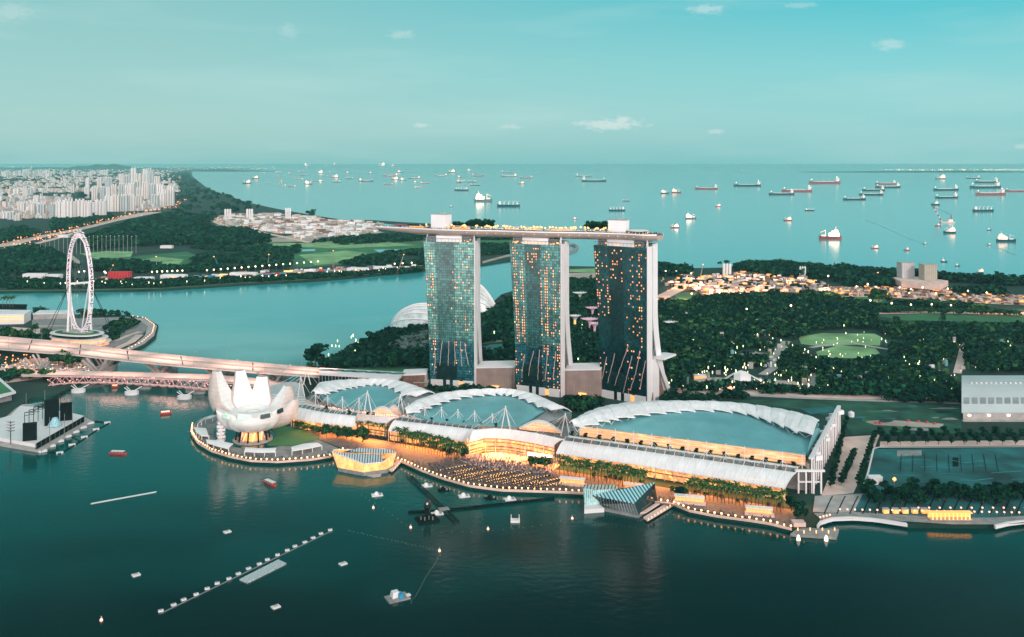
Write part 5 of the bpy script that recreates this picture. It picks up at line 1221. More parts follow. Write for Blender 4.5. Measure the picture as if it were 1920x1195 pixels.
a, b_ = P(68, 842, 3), P(158, 790, 3)
mb = MB(); d = (b_-a).normalized(); n_ = Vector((-d.y, d.x, 0)); mb.slab([[Vector((a.x, a.y, 8)), Vector((a.x, a.y, 8))+n_*.6], [Vector((b_.x, b_.y, 8)), Vector((b_.x, b_.y, 8))+n_*.6]], 5.6); part('black_screen_wall', mb, M['dark'], fs)
for i in range(12): q = a.lerp(b_, i/11)-n_*.3; m_ = MB(); m_.tube((q.x, q.y, 2.3), (q.x, q.y, 8.4), .12, 4); part('wall_post', m_, M['steel'], fs)
for i in range(7): q = a.lerp(b_, i/6)-n_*6; m_ = MB(); m_.box((q.x, q.y, .2), (7, 4, 1.8), .8); part('fender_float', m_, M['white'], fs)
c = P(103, 798, 6); mb = MB(); mb.lathe([(7, 0), (5.4, 3), (3.2, 6), (2.6, 8), (.1, 8.4)], 16, c); part('stage_dome', mb, mat('dome_blue', (.30, .55, .62), .4, var=.3, scale=.6), fs, smooth=True)
for i in range(9):
    a_ = P(46+i*8.5, 806-i*5.2, 6); m_ = MB(); m_.tube(a_, a_+Vector((0, 0, 17)), .35, 4); m_.tube(a_+Vector((0, 0, 17)), a_+Vector((8, 5, 17.5)), .4, 4); m_.tube(a_+Vector((0, 0, 14)), a_+Vector((8, 5, 14.5)), .3, 4); part('truss', m_, M['dark'], fs)
for x, y, h in ((162, 790, 26), (136, 803, 24), (121, 818, 22), (93, 833, 26), (84, 770, 22), (49, 768, 18)):
    c = P(x, y, 2.3); m_ = MB(); m_.tube(c, c+Vector((0, 0, h)), .25, 5); part('pole', m_, M['steel'], fs)
c = P(20, 832, 2.3); t = thing('light_tower', 'tall mast of curved floodlight arms on the floating stage', 'floodlight', c)
m_ = MB(); m_.tube(c, c+Vector((0, 0, 22)), .4, 5); part('pole', m_, M['dark'], t)
for k in range(4):
    m_ = MB(); m_.path([c+Vector((x_, 0, 12+k*2.8+x_*x_*.05)) for x_ in (-4, -2, 0, 2, 4)], .3, 4); part('arm', m_, M['dark'], t)
    m_ = MB(); m_.box(c+Vector((0, -.5, 12.6+k*2.8)), (6, .5, .6)); part('lamp_bank', m_, M['conc'], t)
t = thing('float_boom', 'thin dark floating boom with white floats beside the stage', 'floating boom', P(160, 820, 0))
pts = [P(x, y, .5) for x, y in ((92, 848), (112, 851), (150, 828), (183, 805), (205, 793), (178, 790))]
mb = MB(); mb.path(pts, .5, 4); mb.path([P(152, 828, .5), P(128, 816, .5)], .4, 4); part('boom', mb, M['dark'], t)
for x, y in ((112, 850), (135, 835), (158, 820.5), (180, 806), (201, 793.5)): pbox(x, y, .1, 6, 3.5, 1.2, .5, 'white', 'float', t)

# large area lamps over the decks, standing in for the bridge lamps
for i in (2, 8, 14, 20, 26, 32, 38):
    c = A[i].lerp(B[i], .5); area_light(c+Vector((0, 0, 13)), 60, 14, 1.7e4, (1, .46, .36), -.3)
for i in (3, 10, 17, 24): c = A2[i].lerp(B2[i], .5); area_light(c+Vector((0, 0, 12)), 50, 8, 6e3, (1, .44, .36), -.1)
# ------------------------------------------------------------------ crystal pavilions
def skin(t, nm, base, roof, m, thick=None):
    for i in range(len(base)):
        j = (i+1) % len(base); mb = MB(); mb.add([base[i], base[j], roof[j], roof[i]], [(0, 1, 2, 3)])
        part(nm, mb, m[i] if isinstance(m, list) else m, t)
pav_m = mat('glowing_pavilion_glass', (.8, .5, .2), .4, emit=(1, .55, .14), es=1.4); vary_emission(pav_m, (1, 1, .35), (.3, 1.25), (1, .24, .03), (1, .50, .13), .8)
np_ = thing('lit_glass_pavilion', 'faceted glass pavilion glowing orange on the water by the museum', 'pavilion', P(680, 875, 0))
base = [P(x, y, 3) for x, y in ((633, 877), (682, 886), (724, 880), (737, 873), (722, 860), (642, 862))]
roof = [P(x, y, z) for x, y, z in ((622.5, 848, 14), (682.5, 870, 10), (717, 867, 10), (743, 849, 12), (722, 842.5, 12.5), (626, 843.5, 14.5))]
skin(np_, 'glass_wall', base, roof, pav_m)
fin_m = mat('pavilion_fins', (.75, .55, .35), .5)
for i in range(len(base)):
    j = (i+1) % len(base); n = max(4, int((base[j]-base[i]).length/1.9)); mb = MB()
    for k in range(n+1): mb.tube(base[i].lerp(base[j], k/n)+Vector((0, -.15, 0)), roof[i].lerp(roof[j], k/n)+Vector((0, -.15, 0)), .17, 4)
    for u in (.33, .68): mb.tube(base[i].lerp(roof[i], u)+Vector((0, -.1, 0)), base[j].lerp(roof[j], u)+Vector((0, -.1, 0)), .14, 4)
    part('mullions', mb, fin_m, np_)
mb = MB(); mb.path(roof+[roof[0]], .45, 5); part('eave', mb, M['white'], np_)
rstr = mat('pavilion_roof_bars', (.58, .66, .70), .4, var=.05, stripes=[((1, .12, 0), 2.3, .34, (38, 66, 80))])
mb = MB(); R_ = [r_+Vector((0, 0, .3)) for r_ in roof]; ridge = P(655, 851, 15.5)
mb.add([R_[0], R_[1], R_[2], P(716.5, 852.5, 12), P(640, 849, 14.8)], [(0, 1, 2, 3, 4)]); part('front_roof', mb, rstr, np_)
mb = MB(); mb.add([P(655, 846.5, 15), P(672, 840, 16), P(733, 843, 14.5), P(744, 848.5, 13), P(717, 851.5, 13)], [(0, 1, 2, 3, 4)]); part('back_roof', mb, rstr, np_)
mb = MB(); mb.add([P(640, 848.5, 15), P(700, 850, 13.5), P(716.5, 852, 12.5)]+[P(672, 840, 14.5)], [(0, 1, 2, 3)]); part('roof_valley', mb, M['glassd'], np_)
mb = MB(); mb.prism([(P(x, y, 0).x, P(x, y, 0).y) for x, y in ((634, 884), (682, 893), (726, 887), (740, 879), (724, 864), (640, 866))], -1, 2.9); part('plinth', mb, M['conc2'], np_)
mb = MB(); mb.prism([(P(x, y, 0).x, P(x, y, 0).y) for x, y in ((688, 893), (715, 890.5), (714, 894), (700, 896))], -.5, 1); part('landing', mb, M['conc'], np_)

sp_ = thing('blue_glass_pavilion', 'dark glass pavilion with a pale blue triangular slatted roof', 'pavilion', P(1165, 950, 0))
Rt, Rl, Rf = P(1227.4, 906, 18), P(1111, 929.6, 10), P(1188.3, 945, 9)
b0, b1, b2 = P(1125, 951, 2), P(1197, 966, 2), P(1233, 941, 2); mid = P(1111, 945, 2)
skin(sp_, 'glass_wall', [mid, b1, b2, P(1160, 925, 2)], [Rl, Rf, Rt, P(1165, 916, 14)], M['glassd'])
brs = mat('blue_roof_bars', (.36, .66, .72), .4, var=.05, stripes=[((.96, .28, 0), 2.6, .42, (20, 80, 95))])
mb = MB(); u = Vector((0, 0, .5)); mb.add([Rl+u, Rf+u, Rt+u, Rl, Rf, Rt], [(0, 1, 2), (3, 5, 4), (0, 3, 4, 1), (1, 4, 5, 2), (2, 5, 3, 0)]); part('triangular_roof', mb, brs, sp_)
mb = MB()
for i in range(16):
    q0, q1 = mid.lerp(b1, i/15), Rl.lerp(Rf, i/15); mb.tube(q0+Vector((0, -.3, 0)), q1+Vector((0, -.3, 0)), .16, 4)
part('mullions', mb, M['steel'], sp_)
mb = MB(); mb.prism([(P(x, y, 0).x, P(x, y, 0).y) for x, y in ((1119, 956), (1197, 972), (1236, 946), (1160, 930))], -1, 1.9); part('plinth', mb, M['conc2'], sp_)
mb = MB(); mb.prism([(P(x, y, 1).x, P(x, y, 1).y) for x, y in ((1095.5, 961), (1133, 958.5), (1121, 948), (1095.5, 949))], -.5, 3.2); part('white_plinth', mb, M['white'], sp_)
gm = mat('pale_glass', (.25, .50, .50), .2, var=.4, scale=.6, stripes=[((1, 0, 0), 1.6, .25, (215, 230, 226))])
skin(sp_, 'pale_glass_wing', [P(1096, 948, 3), P(1120, 947, 3), P(1160, 928, 3), P(1096, 925, 3)], [P(1093.5, 915, 14), P(1119, 919, 14), P(1160, 915, 14), P(1096, 909, 14)], gm)
mb = MB(); mb.add([P(1093.5, 915, 14.1), P(1119, 919, 14.1), P(1163, 916, 14.1), P(1152, 909, 14.1), P(1100, 909, 14.1)], [(0, 1, 2, 3, 4)]); part('wing_roof', mb, mat('wing_roof_bars', (.60, .64, .60), .5, stripes=[((1, -.2, 0), 2.8, .35, (60, 80, 78))]), sp_)
mb = MB(); a, b_ = P(1200, 962, 3), P(1228, 944, 3); mb.slab([[a, a+Vector((5, 2, 0))], [b_, b_+Vector((5, 2, 0))]], 1); part('terrace', mb, M['pink'], sp_)
pj = thing('jetty', 'short lamp-lined jetty joining the blue roofed pavilion to the promenade', 'jetty', P(1235, 958, 0))
mb = MB(); mb.slab([[P(1214, 976, 2.2), P(1206, 970, 2.2)], [P(1262, 947, 2.2), P(1250, 943, 2.2)]], 1); part('deck', mb, M['pink'], pj)
for i in range(9): 
    q = P(1216, 975, 2.2).lerp(P(1262, 946, 2.2), i/8); mb = MB(); mb.tube(q, q+Vector((0, 0, 1.2)), .35, 5); part('lamp', mb, M['lampp'], pj)
pj = thing('footbridge', 'curved link bridge from the glowing pavilion to the promenade', 'footbridge', P(745, 880, 0))
mb = MB(); mb.slab([[P(735, 884, 2.2), P(728, 880, 2.2)], [P(744, 875, 2.4), P(736, 872, 2.4)], [P(752, 866, 3), P(744, 862, 3)]], 1); part('deck', mb, M['pink'], pj)
for i in range(5):
    q = P(738, 882, 2.3).lerp(P(751, 866, 3), i/4); mb = MB(); mb.tube(q, q+Vector((0, 0, 1.2)), .3, 5); part('lamp', mb, M['lampp'], pj)
# ------------------------------------------------------------------ promenade edge lamps
el_ = thing('edge_lamp', 'small warm lamp in the row on the outer edge of the waterfront promenade', 'lamp', (0, 0, 0), 'lamps along the promenade edge')
mb = MB(); mb.tube((0, 0, 0), (0, 0, 1.4), .3, 5); part('post', mb, M['conc'], el_)
mb = MB(); mb.box((0, 0, 1.4), (1.0, 1.0, .9)); part('lamp_head', mb, M['lampe'], el_)
i = SOUTHP.index((1484, 992)); j = SOUTHP.index((360, 797))
edge = [P(x, y, 3.15) for x, y in SOUTHP[i:j+1]]; E = interp(edge, 128); k = 0
for q in E:
    d = Vector((0, 1.2, 0)); 
    if k == 0: el_.location = q+d
    else: dup(el_, q+d, scale=gg.uniform(.75, 1.05))
    k += 1
for n_, (a, b_) in enumerate((((1485, 996), (1570, 999)), ((1490, 1003), (1566, 1005)))): pass
# projecting posts and coping along the shore
mb = MB(); mb.slab([[q+Vector((0, -.6, .5)), q+Vector((0, .8, .5))] for q in E], 1.6); tag(part('promenade_kerb', mb, M['pink'], kind='structure'))
pier = thing('boat_pier', 'rectangular timber pier with warm lamps jutting out at the lower right of the mall', 'pier', P(1530, 998, 0))
mb = MB(); mb.prism([(P(x, y, 2.4).x, P(x, y, 2.4).y) for x, y in ((1482, 1001), (1568, 1007), (1573, 992), (1498, 989))], .3, 2.4); part('deck', mb, M['conc2'], pier)
for i in range(7):
    q = P(1496+i*11.5, 995+(i % 2)*5, 2.4); mb = MB(); mb.tube(q, q+Vector((0, 0, 2.0)), .4, 5); part('lamp', mb, M['lampo'], pier)
mb = MB(); mb.box(P(1497, 985, 3), (9, 7, 3)); part('ticket_booth', mb, M['pink'], pier)
for x, y in ((1497, 1013), (1549, 1014)):
    c = P(x, y, 0); mb = MB(); mb.lathe([(.1, -.3), (1.5, 0), (1.4, 1.5), (.7, 3.5), (.1, 4)], 8, c); tag(part('mooring_buoy', mb, M['gloww'], origin=c), 'pale glowing buoy in the water just below the lamp-lit pier', 'buoy', 'buoys below the pier')
cp = thing('curved_quay_edge', 'thick white curved coping of the right-hand boardwalk', 'quay edge', P(1600, 972, 3))
for seg in (((1532, 986), (1537, 978), (1560, 970.5), (1600, 969), (1640, 972), (1700, 981)), ((1865, 985), (1890, 979), (1925, 975), (1990, 972))):
    A = interp([P(x, y, 4.2) for x, y in seg], 16); mb = MB(); mb.slab([[a+Vector((0, -1.4, 0)), a+Vector((0, 1.0, 0))] for a in A], 2.4); part('coping', mb, M['white'], cp)
tl = thing('quay_lamp', 'small warm lamp on the right-hand boardwalk', 'lamp', (0, 0, 0), 'lamps along the right boardwalk')
mb = MB(); mb.tube((0, 0, 0), (0, 0, 2.0), .2, 5); part('post', mb, M['steel'], tl)
mb = MB(); mb.box((0, 0, 2), (1, 1, .9)); part('lamp_head', mb, M['lampp'], tl)
qs = [P(1575+i*14, 961+i*.25, 3.5) for i in range(26)]+[P(1722+i*20, 958, 3.5) for i in range(11)]+[P(1538+i*6, 976-i*1.5, 4) for i in range(4)]
for i, q in enumerate(qs):
    if i == 0: tl.location = q
    else: dup(tl, q)
for i in range(5):
    q = P(1661+i*18, 962, 3.6); t = thing('lit_kiosk', 'small glowing square kiosk in the row left of the long lit shelter', 'kiosk', q, 'lit kiosks on the right boardwalk')
    mb = MB(); mb.box(q, (4, 3.0, 3)); part('body', mb, M['glow'], t); mb = MB(); mb.box(q+Vector((0, 0, 3.05)), (4.8, 4.0, .5)); part('roof', mb, M['conc'], t)
q = P(1782, 974, 4); t = thing('lit_shelter', 'long glowing orange shelter with columns on the right boardwalk', 'shelter', q)
mb = MB(); mb.box(q, (32, 5, .4)); part('floor', mb, M['conc'], t)
mb = MB(); mb.box(q+Vector((0, 3.2, .5)), (31, 1, 4)); part('glowing_wall', mb, M['glow'], t)
for i in range(10): mb = MB(); mb.tube(q+Vector((-14+3.1*i, -1.5, .4)), q+Vector((-14+3.1*i, -1.5, 4.5)), .5, 6); part('column', mb, M['glowy'], t)
mb = MB(); mb.box(q+Vector((0, 1.5, 4.6)), (33, 5, .5)); part('roof', mb, M['glow'], t)
# pavilions with white roofs and glowing bases along the promenade
for x, y, w, lb in ((1073, 910, 20, 'white-roofed lit kiosk row just left of the blue roofed pavilion'), (1293, 944, 22, 'white-roofed lit kiosk row just right of the blue roofed pavilion'), (1424, 966, 19, 'white-roofed lit kiosk row before the right end of the mall'), (1188, 921, 14, 'white-roofed kiosk row hidden partly behind the blue roofed pavilion')):
    q = P(x, y, 3.3); a = -R(14); t = thing('kiosk_row', lb, 'kiosk', q)
    mb = MB(); mb.box(q, (w+3, 6, 1.2), a); part('base', mb, M['pink'], t)
    mb = MB(); mb.box(q+Vector((0, 2, 1.25)), (w, 1.5, 2.6), a); part('lit_counter', mb, M['glow'], t)
    for i in range(8): m_ = MB(); o_ = Vector((math.cos(a), math.sin(a), 0))*(w*(i/7-.5)); m_.tube(q+o_+Vector((0, 0, 2.0)), q+o_+Vector((0, 0, 5.2)), .28, 4); part('post', m_, M['white'], t)
    mb = MB(); mb.box(q+Vector((0, 1, 5.2)), (w+1.5, 5.5, .6), a); part('roof', mb, M['roofw'], t)
# event plaza: rows of lit tables and a standing crowd
lr = thing('lit_table_row', 'row of small table lights among the crowd on the event plaza', 'table row', (0, 0, 0), 'lit table rows on the event plaza')
for k in range(9):
    mb = MB(); mb.box((k*2.6, k*1.6, .9), (.9, .9, .5)); part('table_light', mb, M['glowy'], lr)
mb = MB()
for k in range(10): mb.box((k*2.6-1, k*1.6, 0), (2.2, 1, .8), .55)
part('benches', mb, M['dark'], lr, kind='stuff')
for i in range(15):
    q = P(826+i*15.5, 884+i*2.0+(i % 2)*3, 3.4)
    if i == 0: lr.location = q
    else: dup(lr, q, gg.uniform(-.06, .06))
for i in range(12): dup(lr, P(838+i*15, 896+i*1.8, 3.4), gg.uniform(-.1, .1), .8)
mb = MB(); pz = px_poly([(800, 872), (862, 858), (960, 866), (1040, 884), (1060, 915), (960, 916), (880, 906), (820, 890)], 3.3)
for i in range(2600):
    x, y = gg.uniform(795, 1100), gg.uniform(856, 920); q = P(x, y, 3.4)
    if inside(q.x, q.y, pz): mb.box(q, (.7, .7, 1.6+gg.uniform(-.3, .2)))
for i in range(300):
    q = P(gg.uniform(862, 1040), gg.uniform(850, 886), 3.5); mb.box(q, (.6, .6, 1.6))
for i in range(420):
    q = E[gg.randrange(0, 128)]+Vector((gg.uniform(-4, 4), gg.uniform(2, 12), .1)); mb.box(q, (.6, .6, 1.6))
tag(part('crowd', mb, M['people'], kind='stuff'), 'dense crowd sitting and strolling on the waterfront event plaza', 'crowd')
# sign panel over the plaza
q = P(1012, 857, 6); t = thing('plaza_sign', 'long white sign panel with small dark marks under the swooping entrance roof', 'sign', q)
mb = MB(); mb.box(q, (24, .5, 3), -R(20)); part('panel', mb, M['gloww'], t)
for i in range(9): m_ = MB(); o_ = Vector((math.cos(-R(20)), math.sin(-R(20)), 0))*(1.0*i-2.5); m_.box(q+o_+Vector((-.1, -.4, .9)), (.5, .1, 1.3 if i < 3 else .9), -R(20)); part('letter', m_, M['dark'], t)
# ------------------------------------------------------------------ things on the bay
def hullmesh(L, Wd, h, bow=.25, n=8, z0=-.4):
    rows = []
    for i in range(n+1):
        u = i/n; w = Wd/2*(min(1, (1-u)/bow)**.6 if u > 1-bow else (.8+.2*min(1, u/.15)))
        x = (u-.5)*L; sh = .25*h*(abs(u-.5)*2)**3; rows.append([(x, -w, h+sh), (x, -w*.7, z0), (x, w*.7, z0), (x, w, h+sh)])
    mb = MB(); mb.grid(rows, close=True); mb.add(rows[0], [(0, 1, 2, 3)]); mb.add(rows[-1], [(3, 2, 1, 0)]); return mb
def bumboat(lb, px, py, rot, hm_, rm_, L=17):
    c = P(px, py, 0); t = thing('river_boat', lb, 'boat', (0, 0, 0)); 
    part('hull', hullmesh(L, 4.5, 1.3), M[hm_], t)
    mb = MB(); mb.box((-.5, 0, 2.9), (L*.72, 3.6, .35)); part('roof', mb, M[rm_], t)
    for x in (-.3, -.1, .1, .28):
        for s_ in (-1, 1): mb = MB(); mb.tube((x*L, s_*1.6, 1.2), (x*L, s_*1.6, 2.9), .1, 4); part('post', mb, M['white'], t)
    mb = MB(); mb.box((-.5, 0, 1.3), (L*.66, 3, 1)); part('cabin', mb, M['brown'], t)
    t.location = c; t.rotation_euler = (0, 0, rot); return t
bumboat('river boat with white roof and orange hull, left of the lotus museum', 222, 852, -.1, 'red', 'white')
bumboat('red river boat with a long pale roof below the lotus museum', 507, 909, -.75, 'red', 'white')
bumboat('small red river boat nearest the helix footbridge', 311, 777, .3, 'red', 'lampp', 12)
bumboat('tiny red boat moored in the shade under the road bridge', 216, 727, .2, 'red', 'lampp', 8)
def raft(px, py, lb, size=5, m='white', top='conc', group=None, rot=.7, z=.7, nm='raft', hut=False):
    c = P(px, py, 0); t = thing(nm, lb, 'raft', c, group); mb = MB(); mb.box(c-Vector((0, 0, .2)), (size, size*.8, z+.2), rot); part('float', mb, M[m], t)
    mb = MB(); mb.box(c+Vector((0, 0, z+.02)), (size*.45, size*.35, .5), rot); part('hatch', mb, M[top], t); return t
for x, y, lb in ((255, 1079, 'small square white raft alone at the lower left of the bay'), (517, 1139, 'small square white raft alone at the bottom, below the long pontoon'), (426, 998, 'small square white raft above the left half of the long pontoon'), (643, 1058, 'small square white raft just right of the long pontoon line')): raft(x, y, lb, 5)
def pont(lb, pts, nfl, w, m, fm, plates=True, r=.5):
    A = interp([P(x, y, .4) for x, y in pts], nfl); t = thing('pontoon_line', lb, 'pontoon', A[nfl//2]); mb = MB()
    mb.slab([[a+Vector((0, -w/2, 0)), a+Vector((0, w/2, 0))] for a in A], .9); part('walkway', mb, M[m], t)
    if plates:
        for i, a in enumerate(A):
            q = a+Vector((-1.2+.5*math.sin(i*2.3), 1.9+.4*math.sin(i*1.7), -.3)); m_ = MB(); m_.box(q, (3.0, 2.0, 1.0), .5+.25*math.sin(i)); part('float', m_, M[fm], t)
            m_ = MB(); m_.box(q+Vector((0, 0, 1.02)), (1.2, .9, .5), .5); part('bollard', m_, M['steel'], t)
    return t
pl_ = pont('long diagonal line of grey floats crossing the lower left of the bay', [(303, 1149), (620, 996)], 17, 1.3, 'steel', 'white')
mb = MB(); c4 = [P(x, y, .9) for x, y in ((449, 1086), (464, 1092), (537, 1056), (522, 1049))]; mb.prism([(p.x, p.y) for p in c4], -.3, .9)
tag(part('float_raft', mb, mat('raft_blocks', (.45, .52, .54), .6, var=.8, scale=1.2), origin=c4[0]), 'long pale raft of stacked float blocks lying against the diagonal pontoon line', 'raft')
pont('straight white floating boom at the left of the bay', [(171, 944), (293, 922)], 12, 2.2, 'white', 'white', False)
tr = thing('truss_jetty', 'dark floating truss cross stretched over the bay before the event plaza', 'floating truss', P(830, 955, 0))
def trussline(a, b_, w=1.6, n=26):
    A = interp([P(*a, .9), P(*b_, .9)], n); d = (A[-1]-A[0]).normalized(); s_ = Vector((-d.y, d.x, 0))*w
    mb = MB(); mb.path([q+s_ for q in A], .45, 4); mb.path([q-s_ for q in A], .45, 4)
    for q0, q1 in zip(A[:-1], A[1:]): mb.tube(q0+s_, q1-s_, .25, 3, cap=False)
    part('truss', mb, M['dark'], tr)
trussline((767, 893), (857, 979), 2.0); trussline((765, 961), (830, 957)); trussline((832, 957), (1040, 934), 1.3, 40)
mb = MB(); mb.box(P(832, 957, .3), (8, 6, 1.4), .3); part('hub', mb, M['steel'], tr)
# statue barge
c = P(801, 975, 0); t = thing('statue_barge', 'black barge carrying a tall dark bulb-shaped lantern figure', 'barge', c)
mb = MB(); mb.box(c-Vector((0, 0, .3)), (16, 14, 1.4), .4); part('hull', mb, M['dark'], t)
mb = MB(); mb.lathe([(1.2, 1.2), (1.6, 4), (2.4, 8), (2.7, 11), (2.3, 13.4), (1.2, 14.6), (.1, 15)], 14, c+Vector((0, 2, 0))); part('bulb', mb, mat('black_gloss', (.01, .015, .016), .2), t, smooth=True)
mb = MB(); mb.box(c+Vector((0, -.4, 11.6)), (1, .3, 1.6)); part('pale_mark', mb, M['white'], t)
for i in range(9): m_ = MB(); m_.tube(c+Vector((-6+1.5*i, -4+(i % 3), 1.1)), c+Vector((-6+1.5*i, -4+(i % 3), 3.6)), .5, 5); part('fitting', m_, M['steel'] if i % 2 else M['dark'], t)
def tent_raft(px, py, lb, m='white'):
    c = P(px, py, 0); t = thing('event_raft', lb, 'raft', c); mb = MB(); mb.box(c-Vector((0, 0, .2)), (9, 6, 1.0), .3); part('float', mb, M[m], t)
    mb = MB(); mb.lathe([(2.6, .8), (1.2, 2.6), (.1, 3)], 6, c+Vector((-.6, .4, 0))); part('cover', mb, M[m], t)
    mb = MB(); mb.box(c+Vector((2.6, -1, .8)), (1.6, 1.2, 1.4)); part('box', mb, M['steel'], t)
tent_raft(820, 964, 'white covered raft just right of the bulb-shaped lantern figure'); tent_raft(707, 929, 'white covered raft just below the glowing pavilion')
tent_raft(800, 912, 'white triangular raft nearest the promenade, left one'); tent_raft(870, 931, 'white raft with a dark top between two black ones'); tent_raft(956, 937, 'white raft beside the dark truss, right one')
tent_raft(832, 920, 'black raft left of the white one with a dark top', 'dark'); tent_raft(920, 935, 'black raft right of the white one with a dark top', 'dark')
c = P(966, 978, 0); t = thing('work_raft', 'square white raft with upright corner posts right of the truss cross', 'raft', c); mb = MB(); mb.box(c, (7, 6, 1.4)); part('float', mb, M['white'], t)
for sx_ in (-3, 3): m_ = MB(); m_.box(c+Vector((sx_, 0, 1.4)), (.6, 5, 3.0)); part('side_wall', m_, M['white'], t)
c = P(745, 1122, 0); t = thing('hut_barge', 'small barge with a white and blue tarpaulin hut at the bottom of the bay', 'barge', c)
mb = MB(); mb.box(c-Vector((0, 0, .2)), (14, 10, .9), .5); part('deck', mb, M['conc2'], t)
mb = MB(); mb.box(c+Vector((-1.5, .6, .75)), (5, 5, 3.4), .5, taper=.8); part('white_hut', mb, M['white'], t)
mb = MB(); mb.box(c+Vector((1.9, -.3, .75)), (3, 5, 2.9), .5, taper=.85); part('blue_hut', mb, M['blue'], t)
mb = MB(); mb.box(c+Vector((6.4, 2.6, .7)), (3, 3, .5), .5); part('white_float', mb, M['white'], t)
for x_, y_ in ((-6, -4), (-6, 2), (0, -5), (5, -2)): m_ = MB(); m_.tube(c+Vector((x_*.8, y_*.8, .6)), c+Vector((x_*.8, y_*.8, 2.4)), .15, 4); part('post', m_, M['steel'], t)
by = thing('marker_buoy', 'small orange and white marker buoy on the bay', 'buoy', (0, 0, 0), 'marker buoys on the bay')
mb = MB(); mb.lathe([(.1, -.3), (.9, 0), (.8, 1), (.25, 1.4)], 7); part('float', mb, M['lampp'], by); mb = MB(); mb.tube((0, 0, 1.2), (0, 0, 2.6), .22, 5); part('top_mark', mb, M['white'], by)
for i, (x, y) in enumerate(((770, 990), (915, 993), (700, 953), (824, 1034), (1073, 973), (190, 1164))):
    if i == 0: by.location = P(x, y, 0)
    else: dup(by, P(x, y, 0))
bl = MB()
for seg in (((678, 928), (770, 990), (830, 999), (910, 997), (1000, 987), (1050, 978)), ((770, 1130), (785, 1108), (800, 1080), (826, 1040)), ((652, 995), (820, 1032))):
    for q in interp([P(x, y, 0) for x, y in seg], 26): bl.box(q+Vector((gg.uniform(-.6, .6), gg.uniform(-.6, .6), -.1)), (.3, .3, .3))
tag(part('float_string', bl, M['conc'], kind='stuff'), 'dotted strings of tiny pale floats on the dark bay', 'float line')

c = P(1640, 907, 3.4); t = thing('site_cabin', 'white box cabin standing alone at the left of the teal tarmac', 'cabin', c)
mb = MB(); mb.box(c, (11, 6, 6)); part('wall', mb, M['white'], t); mb = MB(); mb.box(c+Vector((0, 0, 6.02)), (11.6, 6.6, .4)); part('roof', mb, M['roofw'], t); mb = MB(); mb.box(c+Vector((-2, -3.1, 0)), (2, .2, 3)); part('door', mb, M['steel'], t)
q = P(1677, 918, 3.4); t = thing('tarmac_lamp', 'bright orange lamp glowing alone between the trees at the tarmac edge', 'street lamp', q)
mb = MB(); mb.tube(q, q+Vector((0, 0, 7)), .2, 5); part('pole', mb, M['steel'], t); mb = MB(); mb.lathe([(.1, 6.6), (1.5, 8), (1.5, 9), (.1, 10.2)], 7, q); part('lamp_head', mb, M['lampo'], t)
q = P(1596, 782, 3.4); t = thing('white_tank', 'small white round tank alone on the green vacant lot', 'tank', q); mb = MB(); mb.lathe([(3.2, 0), (3.2, 5), (.1, 6.5)], 12, q); part('tank_body', mb, M['white'], t); mb = MB(); mb.box(q+Vector((0, 0, 6.2)), (1, 1, .8)); part('cap', mb, M['steel'], t)
for i, (x, y) in enumerate(((1637+6, 794), (1651, 794.5), (1703, 790), (1722, 791), (1738, 793), (1752, 795))):
    q = P(x, y, 3.6); t = thing('red_marquee', 'low red tent on the sandy patch of the vacant lot', 'tent', q, 'red tents on the sandy patch'); mb = MB(); mb.lathe([(2.2, .2), (1.7, 1.2), (.1, 1.9)], 6, q); part('cover', mb, M['red'], t); mb = MB(); mb.box(q, (3.4, 2, .5)); part('base', mb, M['conc2'], t)
# ------------------------------------------------------------------ conservatory shells
def shell(lb, c, a, b_, h, rot, nr, skew=0, base_y=0, pw=.62):
    t = thing('glass_conservatory', lb, 'greenhouse', c); cr_, sr_ = math.cos(rot), math.sin(rot)
    def pt(u, v, k=1.0):
        e = max(0, 1-u*u)**.5; x = u*a; y = v*b_*e; z = h*(max(0, 1-u*u)**pw)*(max(0, 1-v*v)**.7)*(1+skew*u)
        return c+Vector(((x*cr_-y*sr_)*k, (x*sr_+y*cr_)*k, z*k))
    mb = MB(); mb.grid([[pt(-1+2*i/24, -1+2*j/16, .985) for j in range(17)] for i in range(25)]); part('glass_skin', mb, mat('conservatory_glass', (.60, .70, .71), .2, var=.3, scale=.12), t, smooth=True)
    for j in range(nr):
        v = -.98+1.96*j/(nr-1); mb = MB(); mb.path([pt(-1+2*i/22, v, 1.0) for i in range(23)], 1.5, 4); part('rib', mb, M['white'], t)
    mb = MB()
    for i in range(1, 22): mb.path([pt(-1+2*i/22, -1+2*j/8, .99) for j in range(9)], .18, 3)
    part('glazing_bars', mb, M['white'], t)
c = P(792, 622, 3); shell('white-ribbed glass dome on the lagoon shore, half hidden by the left tower', Vector((c.x, c.y+30, 3)), 58, 34, 40, -.25, 12)
c = P(880, 588, 3); shell('taller white-ribbed glass dome seen in the gap right of the left tower', Vector((c.x, c.y+18, 3)), 52, 30, 56, -.15, 13, 0, pw=.9)
